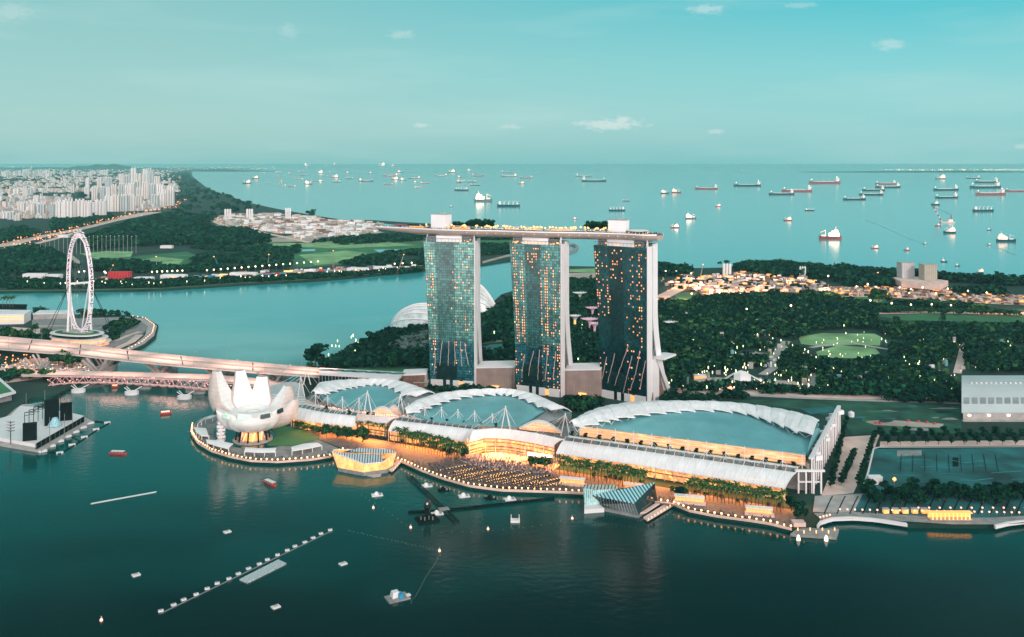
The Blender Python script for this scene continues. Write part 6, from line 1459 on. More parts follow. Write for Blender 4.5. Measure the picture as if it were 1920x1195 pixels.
# ------------------------------------------------------------------ tree-shaped garden towers
stm = mat('garden_tower_purple', (.62, .42, .5), .5, emit=(1, .5, .7), es=.12)
for x, ty, by_, r_, lb, m_ in ((1087, 549, 575, 14, 'pale blue lit tree-shaped tower, farthest back between middle and right hotel towers', 'white'), (1111, 577, 598, 13, 'pink lit tree-shaped tower beside the right hotel tower edge, upper one', stm),
                            (1078, 592, 622, 10, 'tan lit tree-shaped tower nearest the middle hotel tower', 'white'), (1106, 598, 628, 15, 'pink lit tree-shaped tower, lowest of those between the hotel towers', stm), (1115, 606, 634, 9, 'small pink tree-shaped tower against the right hotel tower', stm),
                            (1258, 604, 622, 12, 'white tree-shaped tower alone just right of the right hotel tower', 'white')):
    c = P(x, by_, 3); k = c.y/F; h = (by_-ty)*k; mm_ = M['white'] if m_ == 'white' else m_; t = thing('garden_tower', lb, 'garden tower', c)
    mb = MB(); mb.lathe([(2.6, 0), (1.8, h*.4), (1.8, h*.7), (3, h*.85)], 10, c); part('trunk', mb, mm_ if m_ != 'white' else M['glowy'] if x == 1078 else M['leafc'], t)
    mb = MB(); mb.lathe([(2.0, h*.72), (3.5, h*.86), (7, h*.95), (r_*.85, h)], 14, c); part('canopy', mb, mm_, t)
    for q in range(14): a = q*math.pi/7; mb = MB(); mb.tube(c+Vector((6*math.cos(a), 6*math.sin(a), h*.94)), c+Vector((r_*math.cos(a), r_*math.sin(a), h+1)), .3, 3); part('branch', mb, mm_, t)
# ------------------------------------------------------------------ white tent shell in the gardens
c = P(1390, 722, 3); t = thing('tent_shell', 'white swooping shell roof with two arched mouths in the gardens', 'pavilion', c)
k = c.y/F
def sp(px, py, z, dy=0): q = P(px, 722, 3); return Vector(((px-CX)*(q.y+dy)/F, q.y+dy, z))
prof = [(1348, 4), (1356, 9), (1366, 14), (1376, 18), (1388, 21), (1398, 19.5), (1408, 15), (1418, 11), (1428, 8), (1438, 4)]
rows = []
for x, z in prof:
    mid_ = abs(x-1390)/46; rows.append([sp(x, 0, 3+(z-3)*.1, -20*(1-mid_)-2), sp(x, 0, 3+(z-3)*.75, -13*(1-mid_)-1), sp(x, 0, z, 0), sp(x, 0, 3+(z-3)*.8, 12)])
mb = MB(); mb.slab([r_ if 1372 < x < 1411 else r_[2:] + r_[2:] for r_, (x, z) in zip(rows, prof)], .6); 
mb = MB(); mb.slab([r_ for r_, (x, z) in zip(rows, prof) if 1372 < x < 1411], .6); part('centre_shell', mb, M['white'], t)
for sl in (slice(0, 5), slice(4, 10)):
    mb = MB(); mb.slab([[r_[2]+Vector((0, -3, 0)), r_[2], r_[3]] for r_ in rows[sl]], .8); part('side_shell', mb, M['white'], t)
mb = MB(); mb.prism([(P(x, y, 3).x, P(x, y, 3).y) for x, y in ((1300, 716), (1340, 712), (1440, 716), (1490, 720), (1500, 726), (1430, 727), (1340, 725), (1305, 722))], 3.1, 6); part('podium', mb, M['sand'], t)
for lb, x0, x1, y, m_ in (('pale flat-roofed garden pavilion left of the white shell roof', 1302, 1330, 705, 'roofw'), ('blue-roofed low pavilion by the road left of the white shell roof', 1250, 1276, 722, 'blue'), ('long low lit arcade in the dark garden above the white shell roof', 1282, 1345, 678, 'lampp')):
    a, b_ = P(x0, y, 8), P(x1, y, 8); t = thing('garden_pavilion', lb, 'pavilion', (a.lerp(b_, .5).x, a.y, 3)); mb = MB(); mb.box(((a.x+b_.x)/2, a.y+5, 3.2), (b_.x-a.x-2, 8, 4)); part('wall', mb, M['glow'], t)
    mb = MB(); mb.box(((a.x+b_.x)/2, a.y+5, 7.4), (b_.x-a.x, 10, .7)); part('roof', mb, M[m_] if m_ != 'lampp' else M['conc'], t)
    n = 8
    for i in range(n): mb = MB(); mb.tube((a.x+(b_.x-a.x)*i/(n-1), a.y+.3, 3.1), (a.x+(b_.x-a.x)*i/(n-1), a.y+.3, 7.4), .3, 4); part('post', mb, M['white'], t)
# red lit restaurant sign block
t = thing('red_pavilion', 'small orange-red lit pavilion at the foot of the white shell roof', 'pavilion', P(1374, 730, 3)); c = P(1374, 730, 3)
mb = MB(); mb.box(c, (14, 6, 4.5)); part('wall', mb, M['lampp'], t); mb = MB(); mb.box(c+Vector((0, 0, 4.5)), (16, 8, .6)); part('roof', mb, M['red'], t)
# ------------------------------------------------------------------ large hall on the right
c0, c1_ = P(1803, 789, 3), P(2060, 789, 3); t = thing('exhibition_hall', 'large pale metal-roofed hall cut by the right edge of the photo', 'hall', Vector((c0.x, c0.y, 3)))
hm_ = mat('metal_roof_sheet', (.50, .56, .58), .35, .2, var=.06, scale=.04, stripes=[((1, 0, 0), 4.2, .05, (176, 186, 190))])
w_ = c1_.x-c0.x; D = 62
rows = []
for i in range(9):
    u = i/8; y_ = c0.y+D*u; sh_ = 843/F*D*u; z_ = 12+24*math.sin(u*math.pi*.5)**.8; rows.append([Vector((c0.x+sh_, y_, z_)), Vector((c0.x+sh_+w_*.5, y_, z_)), Vector((c0.x+sh_+w_, y_, z_))])
mb = MB(); mb.slab(rows, 1.2); part('roof', mb, hm_, t)
mb = MB(); mb.prism([(c0.x+2, c0.y+1), (c0.x+w_-2, c0.y+1), (c0.x+w_-2+843/F*D, c0.y+D-2), (c0.x+2+843/F*D, c0.y+D-2)], 3.05, 11); part('wall', mb, M['conc'], t)
for i in range(16):
    q = rows[2][0].lerp(rows[2][2], (i+.6)/16.5); mb = MB(); b_ = rows[3][0].lerp(rows[3][2], (i+.6)/16.5); a = rows[1][0].lerp(rows[1][2], (i+.6)/16.5)
    mb.slab([[a+Vector((-3.2, 0, .25)), q+Vector((-3.2, 0, .25))], [a+Vector((3.2, 0, .25)), q+Vector((3.2, 0, .25))]], .2); part('roof_panel', mb, M['steel'], t)
for i in range(24):
    a = rows[5][0].lerp(rows[5][2], (i+2)/27); mb = MB(); mb.box(a+Vector((0, 0, .1)), (2.2, 2, 1)); part('vent', mb, M['roofw'], t)
for i in range(7):
    q = Vector((c0.x+8+w_*i/7, c0.y-.5, 8)); mb = MB(); mb.box(q, (3, 1, 1.2)); part('wall_light', mb, M['lampw'], t)
mb = MB(); mb.box((c0.x+w_/2, c0.y-2.2, 3.05), (w_, 4, .8)); part('loading_edge', mb, M['conc'], t)
# twin blocks on a podium
q = P(1725, 545, 3); t = thing('twin_block_building', 'two pale square blocks on a long pink podium by the sea', 'building', q); k = q.y/F
mb = MB(); mb.prism([(P(x, y, 3).x, P(x, y, 3).y) for x, y in ((1690, 543), (1762, 549), (1778, 541), (1700, 531), (1672, 534))], 8, 20); part('podium', mb, M['pink'], t)
mb = MB(); mb.prism([(P(x, y, 3).x, P(x, y, 3).y) for x, y in ((1697, 542), (1758, 547), (1770, 541), (1700, 533))], 3.1, 8); part('lit_ground_floor', mb, M['glow'], t)
for x in (1701, 1743):
    c = P(x, 536 if x < 1720 else 540, 3); mb = MB(); mb.box((c.x, c.y+8, 20.1), (26*k, 20*k, 33), .1); part('block', mb, mat('block_cladding', (.5, .49, .5) if x < 1720 else (.42, .38, .32), .7, var=.1, stripes=[((1, .1, 0), 5, .25, (170, 168, 172) if x < 1720 else (150, 140, 125))]), t)
    mb = MB(); mb.box((c.x, c.y+8, 53.2), (26*k+1, 20*k+1, 1)); part('block_roof', mb, M['conc'], t)
# ------------------------------------------------------------------ work sites: sheds, cranes, floodlights
def crane(lb, x, y, tx, ty, m='steel'):
    b_ = P(x, y, 3); k = b_.y/F; t_ = Vector((b_.x+(tx-x)*k, b_.y, 3+(y-ty)*k)); t = thing('crane', lb, 'crane', b_)
    mb = MB(); mb.box(b_, (5, 6, 4)); part('cab', mb, M['red'], t)
    s_ = Vector((1.0, 0, 0)); mb = MB(); mb.tube(b_+s_+Vector((0, 0, 3)), t_, .6, 4, .35); mb.tube(b_-s_+Vector((0, 0, 3)), t_, .6, 4, .35)
    for i in range(8): u = i/8; mb.tube((b_+s_+Vector((0, 0, 3))).lerp(t_, u), (b_-s_+Vector((0, 0, 3))).lerp(t_, u+.1), .25, 3, cap=False)
    part('jib', mb, M[m], t)
    mb = MB(); mb.box(t_, (2.4, 2.4, 1.6)); part('warning_light', mb, M['lampo'], t)
crane('blue crane with its jib leaning left in the riverside work yard', 413, 507, 401, 482, 'blue'); crane('upright crane mast with an orange top left of centre in the work yard', 502, 503, 504, 478); crane('tall thin crane mast in the middle of the riverside work yard', 625, 502, 625, 471)
crane('orange crane at the right end of the riverside work yard', 746, 512, 757, 478, 'sand'); crane('small crane beside the red grandstand', 205, 514, 212, 498); crane('leaning crane above the yellow-lit yard near the sea', 1312, 529, 1318, 497, 'sand'); crane('dark leaning crane left of the twin pale blocks', 1655, 539, 1646, 512, 'dark'); crane('grey crane jib rising from the golf course', 294, 511, 293, 482)
def shed(lb, x0, x1, y, h, m='roofw', wm='white', dep=16):
    a, b_ = P(x0, y, 3), P(x1, y, 3); t = thing('shed', lb, 'shed', a.lerp(b_, .5)); w = (b_-a).length; c = a.lerp(b_, .5); r_ = math.atan2(b_.y-a.y, b_.x-a.x)
    mb = MB(); mb.box((c.x, c.y+dep/2, 3.1), (w, dep, h), r_); part('wall', mb, M[wm], t); mb = MB(); mb.box((c.x, c.y+dep/2, 3.15+h), (w+1, dep+1, 1), r_, taper=.8); part('roof', mb, M[m], t)
shed('long white shed on the far bank left of the wheel', 42, 84, 524, 12); shed('white shed on the far bank touching the wheel rim', 86, 112, 525, 11); shed('long low white shed right of the wheel on the far bank', 250, 285, 526, 6)
shed('white low shed beside the riverside work yard lights', 300, 348, 522, 7); shed('long low site hut in the middle of the riverside work yard', 430, 480, 517, 6); shed('pale site hut right of the middle of the riverside yard', 650, 690, 508, 6); shed('low shed at the right end of the riverside yard', 700, 735, 506, 7)
shed('white hall on the coast behind the golf course', 108, 128, 446, 10); shed('white low building in the trees by the expressway', 300, 322, 466, 8)
rg = thing('red_grandstand', 'bright red grandstand on the far bank just right of the wheel', 'grandstand', P(223, 526, 3)); c = P(223, 526, 3)
mb = MB(); mb.box(c+Vector((0, 6, 0)), (50, 14, 20)); part('body', mb, M['red'], rg)
for i in range(8): mb = MB(); mb.box(c+Vector((-22+6.4*i, -1.2, 0)), (1.4, .6, 20)); part('pleat', mb, mat('dark_red', (.25, .01, .02)) if i == 0 else bpy.data.materials['dark_red'], rg)
fl = thing('floodlight_mast', 'bright warm floodlight on a mast in the riverside work yard', 'floodlight', (0, 0, 0), 'floodlights of the riverside yard')
mb = MB(); mb.tube((0, 0, 0), (0, 0, 14), .3, 4); part('pole', mb, M['steel'], fl); mb = MB(); mb.lathe([(.1, 13), (1.9, 14.5), (1.9, 16), (.1, 17.4)], 6); part('lamp_head', mb, M['lampw'], fl)
FLP = [(148, 522), (158, 521), (196, 522), (198, 524)]+[(285+i*9.5, 522-i*.4) for i in range(7)]+[(388+i*13, 519-i*1.1) for i in range(17)]+[(740, 506), (755, 505), (772, 504)]
for i, (x, y) in enumerate(FLP):
    q = P(x, y, 3)
    if i == 0: fl.location = q
    else: dup(fl, q)
gp2 = 'golden floodlights over the southern works'
for i, (x, y) in enumerate(((1606, 548), (1627, 547), (1642, 549), (1687, 551), (1708, 552), (1705, 560), (1730, 553), (1755, 562), (1777, 554), (1815, 557), (1850, 562), (1632, 578), (1672, 583), (1708, 584), (1747, 584), (1783, 585), (1248, 520), (1268, 517), (1280, 514), (1296, 524), (1332, 560), (1349, 562), (1388, 563), (1297, 563), (1483, 588), (1400, 592), (1553, 530))):
    o = dup(fl, P(x, y, 3), scale=gg.uniform(.7, 1.05), group=gp2); o['label'] = 'golden floodlight glowing in the southern works between trees and sea'
nets = thing('net_post', 'tall thin pale post around the driving range behind the wheel', 'post', (0, 0, 0), 'net posts of the driving range')
mb = MB(); mb.tube((0, 0, 0), (0, 0, 52), .55, 4, .4); part('pole', mb, M['conc'], nets); mb = MB(); mb.box((0, 0, 52), (1.6, 1.6, 1.4)); part('cap', mb, M['white'], nets)
for i, x in enumerate([76, 85, 93, 102, 110, 119, 127, 135, 143, 151, 159, 167, 175, 183, 191, 199, 207, 215, 223, 231, 239, 247, 255]):
    q = P(x, 477-(.5 if i % 2 else 2), 3)
    if i == 0: nets.location = q
    else: dup(nets, q)
for x, y, w, e in ((1262, 545, 60, 1.6e5), (1290, 524, 60, 1.6e5), (1350, 535, 90, 1.4e5), (1430, 532, 110, 1.1e5), (1600, 548, 110, 1.6e5), (1690, 552, 110, 1.6e5), (1780, 558, 110, 1.6e5), (1880, 564, 110, 1.4e5)): q = P(x, y, 22); area_light(q, w, 20, e*.5, (1, .36, .18), 0)
# containers and machines scattered over the works: one cluttered mass
def clutter(name, lb, poly, n, s0, s1, mats, z=3.3, hmax=8):
    mb = MB(); pp = px_poly(poly, 3); xs = [p.x for p in pp]; ys_ = [p.y for p in pp]; k = 0
    while k < n:
        x, y = gg.uniform(min(xs), max(xs)), gg.uniform(min(ys_), max(ys_))
        k += 1
        if inside(x, y, pp): mb.box((x, y, z), (gg.uniform(s0, s1), gg.uniform(s0, s1)*.6, gg.uniform(1.5, hmax)), gg.uniform(-.3, .3), mi=gg.randrange(len(mats)))
    tag(part(name, mb, [M[m] for m in mats], kind='stuff'), lb, 'site clutter')
clutter('yard_clutter', 'scattered containers, huts and lit machines of the yard near the sea', [(1300, 527), (1360, 512), (1420, 514), (1540, 530), (1560, 548), (1500, 548), (1400, 556), (1320, 552), (1245, 535), (1290, 518)], 1500, 4, 14, ['white', 'conc', 'leafa', 'pink', 'sand', 'glow', 'leafa', 'lampp', 'steel', 'brown'])
clutter('yard_clutter', 'scattered machines, piles and lights of the long lit works strip', [(1550, 541), (1640, 540), (1760, 543), (1860, 552), (1960, 560), (1960, 574), (1860, 570), (1740, 562), (1640, 557), (1555, 556)], 1500, 3, 11, ['pink', 'conc', 'sand', 'brown', 'glow', 'leafa', 'brown', 'brown'], hmax=5)
clutter('yard_clutter', 'scattered sheds and lit machines of the riverside work yard', [(180, 522), (290, 524), (405, 515), (520, 509), (600, 505), (690, 502), (790, 497), (790, 504), (690, 510), (600, 514), (405, 523), (180, 528)], 420, 5, 20, ['white', 'conc', 'roofw', 'glowy', 'red', 'blue', 'sand'], hmax=6)
clutter('plant_clutter', 'jumble of pale silos, sheds and mounds of the far coastal works', [(395, 414), (440, 402), (520, 402), (585, 408), (640, 413), (720, 420), (700, 432), (600, 440), (520, 438), (440, 425)], 900, 10, 42, ['white', 'conc', 'sand', 'pink', 'roofw', 'brown'], hmax=12)
clutter('plant_clutter', 'pale sheds beside the road at the edge of the far coastal works', [(540, 437), (600, 433), (700, 430), (715, 435), (640, 446), (560, 446)], 150, 8, 30, ['white', 'conc', 'sand', 'roofw'], hmax=10)
def silo(x, y, w, h, lb):
    c = P(x, y, 3); t = thing('batching_plant', lb, 'industrial plant', c)
    for i in range(3): mb = MB(); mb.lathe([(w/5, 6), (w/5, h), (.1, h+3)], 8, c+Vector(((i-1)*w/2.2, 0, 0))); part('silo', mb, M['white'], t)
    mb = MB(); mb.box(c, (w*1.6, w, 6)); part('base', mb, M['sand'], t)
silo(427, 410, 26, 45, 'pair of pale silos at the left of the far coastal works'); silo(468, 411, 26, 48, 'group of pale silos near the middle of the far coastal works'); silo(540, 412, 22, 55, 'tallest white silo block of the far coastal works'); silo(1363, 520, 16, 30, 'white twin silo block in the yard near the sea'); silo(1505, 522, 12, 26, 'white silo block on legs in the trees near the sea'); silo(633, 440, 18, 22, 'small white silo group by the coastal road')
# ------------------------------------------------------------------ distant city
def flatm(name, c, wcol, per=4.0):
    return mat(name, c, .8, var=.08, scale=.02, stripes=[((.8, .6, 0), per*3.2, .34, wcol), ((0, 0, 1), per, .22, wcol)])
fm = [flatm('apartment_white', (.90, .85, .83), (196, 196, 198)), flatm('apartment_cream', (.86, .78, .73), (185, 180, 178)), flatm('apartment_grey', (.66, .67, .68), (140, 158, 160))]
def apt(x, w, by_, ty, lb=None, grp=None, kind=0, seed=0):
    c = P(x, by_, 3); k = c.y/F; W_ = w*k; h = (by_-ty)*k; t = thing('apartment_tower', lb or '', 'apartment block', c, grp)
    g = random.Random(seed); m = fm[kind % 3]; n = 3 if w > 10 else 2
    mb = MB()
    for i in range(n):
        ww = W_/n*.86; dx = (i-(n-1)/2)*W_/n; mb.box(c+Vector((dx, g.uniform(0, 8), 0)), (ww, 18+g.uniform(0, 6), h*g.uniform(.93, 1)))
    part('wall', mb, m, t)
    mb = MB(); mb.box(c+Vector((0, 8, 0)), (W_*.95, 8, h*.92)); part('link_wall', mb, fm[2], t)
    for i in range(n): mb = MB(); mb.box(c+Vector(((i-(n-1)/2)*W_/n, 8, h*.93)), (W_/n*.4, 8, h*.07+5)); part('roof_block', mb, M['white'], t)
    return t
F1 = [(112, 15, 415, 377, 0), (128, 16, 415, 375, 0), (148, 20, 414, 375, 0), (165, 13, 414, 378, 0)]
FL = ['leftmost block of the tall white apartment slab nearest the far park', 'second block from the left in the tall white apartment slab nearest the far park', 'third block from the left in the tall white apartment slab nearest the far park', 'rightmost block of the tall white apartment slab nearest the far park']
for i, (a, lb) in enumerate(zip(F1, FL)): apt(a[0], a[1], a[2], a[3], lb, None, a[4], i)
apt(188, 20, 410, 376, 'white apartment tower standing alone right of the tall white slab', None, 0, 9)
apt(320, 12, 386, 348, 'rightmost apartment tower of the dense cluster, at the woods edge', None, 0, 10)
apt(40, 13, 406, 380, 'left one of two cream apartment towers near the left edge', None, 1, 11); apt(60, 11, 407, 381, 'right one of two cream apartment towers near the left edge', None, 1, 12); apt(77, 14, 407, 383, 'grey stepped apartment tower between the cream pair and the white slab', None, 2, 13)
G1 = [(204, 15, 397, 367), (217, 13, 397, 366), (232, 14, 397, 366), (246, 13, 396, 366), (260, 14, 394, 366), (290, 14, 391, 366), (302, 14, 389, 362), (311, 12, 387, 356), (98, 10, 410, 382), (175, 9, 404, 382), (181, 9, 400, 377)]
for i, a in enumerate(G1): apt(*a, 'pale apartment tower in the front row of the dense far cluster', 'front row of the apartment cluster', i, 20+i)
G2 = [(164, 7, 362, 335), (186, 8, 362, 333), (203, 13, 364, 333), (163, 8, 372, 349), (178, 12, 377, 350), (192, 9, 378, 350), (202, 8, 378, 352), (214, 10, 374, 346), (228, 12, 376, 345), (240, 12, 376, 345), (246, 12, 376, 344), (255, 9, 366, 340), (262, 14, 374, 352), (272, 12, 378, 342), (284, 13, 378, 345), (300, 14, 380, 346), (228, 9, 358, 327), (238, 11, 360, 329), (250, 10, 352, 315), (262, 20, 356, 326), (280, 9, 352, 316), (272, 9, 352, 317), (294, 12, 362, 331), (283, 9, 358, 322), (30, 10, 372, 354), (46, 8, 372, 352), (55, 10, 372, 353), (68, 9, 390, 368), (136, 6, 362, 348), (20, 12, 412, 398), (8, 14, 410, 398), (32, 10, 414, 402)]
for i, a in enumerate(G2): apt(*a, 'pale apartment tower farther back in the distant city cluster', 'apartment towers farther back', i, 40+i)
for i in range(56):
    x = gg.uniform(0, 205); b_ = gg.uniform(327, 332); apt(x, gg.uniform(3, 8), b_, b_-gg.uniform(6, 10), 'tiny pale housing block in the hazy row near the horizon', 'hazy housing blocks near the horizon', i, 90+i)
mb = MB(); g = random.Random(5); cp_ = []
for i in range(6500):
    y = 318+92*g.random()**1.35; x = g.uniform(-40, 345-(y-318)*.25 if y < 360 else 300)
    if y > 396 and x > 95: continue
    c = P(x, y, 3)
    cl = mnoise.noise(Vector((c.x/900, c.y/1400, 2)))
    if cl < -.12: continue
    k = c.y/F; s_ = g.uniform(1.2, 4.2)*k; mb.box(c, (s_*g.uniform(.8, 1.6), g.uniform(16, 60), g.uniform(6, 18)+g.random()**6*35), g.uniform(-.2, .2), mi=g.randrange(5))
tag(part('distant_housing', mb, [fm[0], fm[1], M['white'], M['pink'], M['conc']], kind='stuff'), 'endless low pale houses and shops of the hazy city', 'housing')
rl = thing('road_light', 'tiny orange light along the far expressway', 'street lamp', (0, 0, 0), 'orange lights along the far expressway')
mb = MB(); mb.tube((0, 0, 0), (0, 0, 12), .3, 3); part('pole', mb, M['steel'], rl); mb = MB(); mb.lathe([(.1, 10.5), (2.2, 12), (.1, 13.6)], 5); part('lamp_head', mb, M['lampo'], rl)
pts = interp([P(x, y, 3) for x, y in ((0, 463), (40, 452), (80, 443), (120, 436), (160, 427), (205, 415), (250, 405), (290, 397), (335, 392))], 110); first = True
pts += interp([P(x, y, 3) for x, y in ((20, 470), (60, 460), (95, 450), (140, 437))], 40)
pts += interp([P(x, y, 3) for x, y in ((395, 413), (430, 425), (480, 433), (540, 445), (585, 456))], 20)
pts += [P(gg.uniform(0, 330), 320+90*gg.random(), 8) for i in range(70)]+[P(gg.uniform(326, 345), gg.uniform(375, 390), 4) for i in range(12)]
for q in pts:
    q = q+Vector((gg.uniform(-1, 1)*12, gg.uniform(-70, 70), 0)); s_ = gg.uniform(.5, 1.25)*max(1, q.y/4200)
    if first: rl.location = q; rl.scale = (s_,)*3; first = False
    else: dup(rl, q, scale=s_)
fl2 = MB(); g = random.Random(8)
for i in range(420):
    x, y = (g.uniform(-20, 520), g.uniform(311.5, 318)) if i < 260 else (g.uniform(1660, 1960) if i < 380 else g.uniform(1760, 1930), g.uniform(317.5, 319.5))
    c = P(x, y, 10); c.z = 12; s_ = c.y/F*g.uniform(.35, .9); fl2.lathe([(.01, -s_), (s_, 0), (.01, s_)], 4, c, mi=g.randrange(2))
tag(part('shore_lights', fl2, [M['lampo'], M['lampw']], kind='stuff'), 'glittering orange lights strung along the far coasts', 'lights')
# ------------------------------------------------------------------ ships at anchor
def ship_proto(kind):
    t = thing({'tanker': 'tanker_ship', 'cargo': 'cargo_ship', 'support': 'supply_ship', 'small': 'small_boat', 'tug': 'tug_boat'}[kind], 'ship', 'ship', (0, 0, 0))
    L = 100
    if kind == 'tanker':
        part('hull', hullmesh(L, 15, 6), SM['hull'], t)
        mb = MB(); mb.box((-41, 0, 6), (9, 11, 9)); mb.box((-41, 0, 15), (6, 12, 2.2)); mb.box((-46, 0, 6), (3, 4, 12)); part('deckhouse', mb, SM['house'], t)
        mb = MB(); mb.box((0, 0, 6), (66, 1.4, 1.6)); mb.tube((2, 0, 6), (2, 0, 13), .4, 4); mb.tube((-16, 0, 6), (-16, 0, 11), .4, 4); mb.tube((44, 0, 7), (44, 0, 14), .35, 4); part('deck_pipes', mb, SM['house'], t)
    elif kind == 'cargo':
        part('hull', hullmesh(L, 16, 8), SM['hull'], t)
        mb = MB(); mb.box((-38, 0, 8), (11, 12, 13)); mb.box((-38, 0, 21), (7, 13, 3)); part('deckhouse', mb, SM['house'], t)
        for x in (-20, 0, 19, 36): mb = MB(); mb.box((x, 0, 8), (3, 4, 9)); mb.tube((x, 0, 17), (x+9, 0, 27), .7, 4); mb.tube((x, 0, 8), (x, 0, 25), .8, 4); part('deck_crane', mb, SM['house'], t)
    elif kind == 'support':
        part('hull', hullmesh(L, 26, 12), SM['hull'], t)
        mb = MB(); mb.box((16, 0, 12), (44, 20, 16)); mb.box((20, 0, 28), (28, 18, 9)); mb.box((26, 0, 37), (12, 14, 5)); part('deckhouse', mb, SM['lit'], t)
        mb = MB(); mb.tube((-22, 0, 12), (-22, 0, 42), 1.2, 4); mb.tube((-22, 0, 40), (-44, 0, 30), .9, 4); mb.tube((24, 0, 40), (24, 0, 58), 1.0, 4); mb.box((-30, 0, 12), (18, 14, 6)); part('deck_gear', mb, SM['house'], t)
    else:
        part('hull', hullmesh(L, 34, 16), SM['hull'], t)
        mb = MB(); mb.box((10, 0, 16), (40, 24, 20)); mb.box((14, 0, 36), (22, 18, 12)); part('deckhouse', mb, SM['house'], t)
        mb = MB(); mb.tube((8, 0, 46), (8, 0, 78), 1.6, 4); part('mast', mb, SM['house'], t)
    mb = MB(); mb.lathe([(.1, -1), (1.8, .4), (.1, 1.8)], 5, (-41 if kind in ('tanker', 'cargo') else 20, 0, 20 if kind in ('tanker', 'cargo') else 44)); mb.lathe([(.1, -1), (1.6, .4), (.1, 1.8)], 5, (40, 0, 13)); part('lights', mb, M['lampw'], t, kind='stuff')
    return t
hulls = {'dark': mat('hull_dark_teal', (.02, .07, .09), .5), 'red': mat('hull_red', (.35, .08, .09), .5), 'grey': mat('hull_grey', (.16, .22, .24), .5)}
house = mat('ship_house_white', (.82, .76, .74), .5, emit=(1, .8, .7), es=.12); lit_ = mat('ship_house_lit', (.8, .6, .5), .5, emit=(1, .55, .38), es=1.1); litb = mat('ship_house_bright', (.8, .6, .5), .5, emit=(1, .70, .48), es=2.2)
protos = {}
def ship(kind, hull, x, y, wpx, lb, grp=None, flip=False, bright=False, yaw=None):
    global SM
    key = (kind, hull, bright); c = P(x, y, 0); L = wpx*c.y/F
    if key not in protos:
        SM = {'hull': hulls[hull], 'house': house if not bright else lit_, 'lit': litb if bright else lit_}
        protos[key] = ship_proto(kind); o = protos[key]
        o.location = c; o.scale = (L/100,)*3
    else: o = dup(protos[key], c, scale=L/100)
    yw = yaw if yaw is not None else gg.uniform(-.25, .25)
    o.scale = (L/100/max(.3, math.cos(yw)),)*3 if kind != 'small' else (L/100,)*3
    o.rotation_euler = (0, 0, yw+(math.pi if flip else 0)); o['label'] = lb
    if grp: o['group'] = grp
    elif 'group' in o: del o['group']
    return o
S5 = lambda x, y: (1240+x*.3542, 290+y*.3542); S4 = lambda x, y: (800+x*.2604, 290+y*.2604); S3 = lambda x, y: (360+x*.2604, 290+y*.2604)
NEAR = [('support', 'red', S5(895, 447), 40, 'large supply ship with a red lit castle and blue hull in the middle right sea', 1), ('support', 'red', S5(1131, 497), 14, 'white lit ship below and right of the red castled supply ship', 0), ('tug', 'red', S5(1300, 508), 11, 'small red tug right of the white lit ship', 0),
        ('support', 'red', S5(72, 388), 16, 'brightly glowing ship just right of the roof deck end', 1), ('support', 'grey', S5(155, 340), 21, 'pinkish lit ship up and right of the brightest glowing ship', 1), ('support', 'red', S5(300, 276), 11, 'small glowing ship between the pink lit ship and the red one', 0),
        ('cargo', 'dark', S5(786, 298), 19, 'white and dark cargo ship in the middle of the right-hand sea', 0), ('support', 'red', S5(670, 350), 16, 'red-hulled ship seen end on, left of the white and dark cargo ship', 0), ('cargo', 'dark', S5(1705, 301), 39, 'dark cargo ship with two crane posts near the right edge', 0),
        ('support', 'dark', S5(1823, 461), 33, 'white and dark green supply ship nearest the right edge', 0), ('support', 'dark', S5(1528, 416), 25, 'dark supply ship just below the crane barge', 0), ('tug', 'dark', S5(1432, 589), 6, 'tiny dark tug left of three tugs off the right-hand shore', 0), ('tug', 'dark', S5(1496, 569), 11, 'dark tug, middle and farthest out of three off the right-hand shore', 0), ('tug', 'dark', S5(1567, 591), 9, 'dark tug, right one of three off the right-hand shore', 0),
        ('support', 'grey', S5(1688, 625), 15, 'white ferry close to the tree line at the right', 0), ('small', 'grey', S5(1395, 475), 8, 'white speedboat trailing a long pale wake', 0), ('small', 'grey', S5(1735, 480), 8, 'white speedboat close to the right-hand supply ship', 0), ('small', 'red', S5(1464, 379), 10, 'little red launch beside the crane barge', 0), ('small', 'dark', S5(1735, 401), 8, 'lone dark launch above the right-hand supply ship', 0), ('small', 'dark', S5(1452, 268), 15, 'low dark barge above the crane barge jib', 0),
        ('support', 'grey', S4(405, 338), 34, 'large golden lit ship above the left clump of rooftop trees', 1), ('cargo', 'dark', S4(590, 375), 43, 'dark cargo ship with a row of deck cranes above the roof deck', 0), ('cargo', 'dark', S4(1370, 406), 31, 'dark cargo ship with white cranes above the right half of the roof deck', 0), ('cargo', 'dark', S4(1436, 336), 13, 'small cargo ship right behind the one with white cranes', 0), ('support', 'red', S4(1072, 466), 8, 'little white lit boat between the two clumps of rooftop trees', 0), ('tug', 'grey', S4(178, 378), 7, 'tiny white boat above the left lift core', 0), ('tanker', 'dark', S4(1205, 195), 46, 'double pair of tankers moored side by side, left of the middle sea', 0), ('tanker', 'grey', S4(1130, 160), 29, 'smaller tanker just behind the moored pair', 0), ('support', 'red', S4(682, 212), 11, 'red lit ship above and right of the dark cargo ship', 0), ('cargo', 'dark', S4(250, 260), 26, 'dark cargo ship left of the large golden lit ship', 0)]
for k_, h_, (x, y), w, lb, br in NEAR: ship(k_, h_, x, y, w, lb, bright=bool(br), flip=gg.random() < .4)
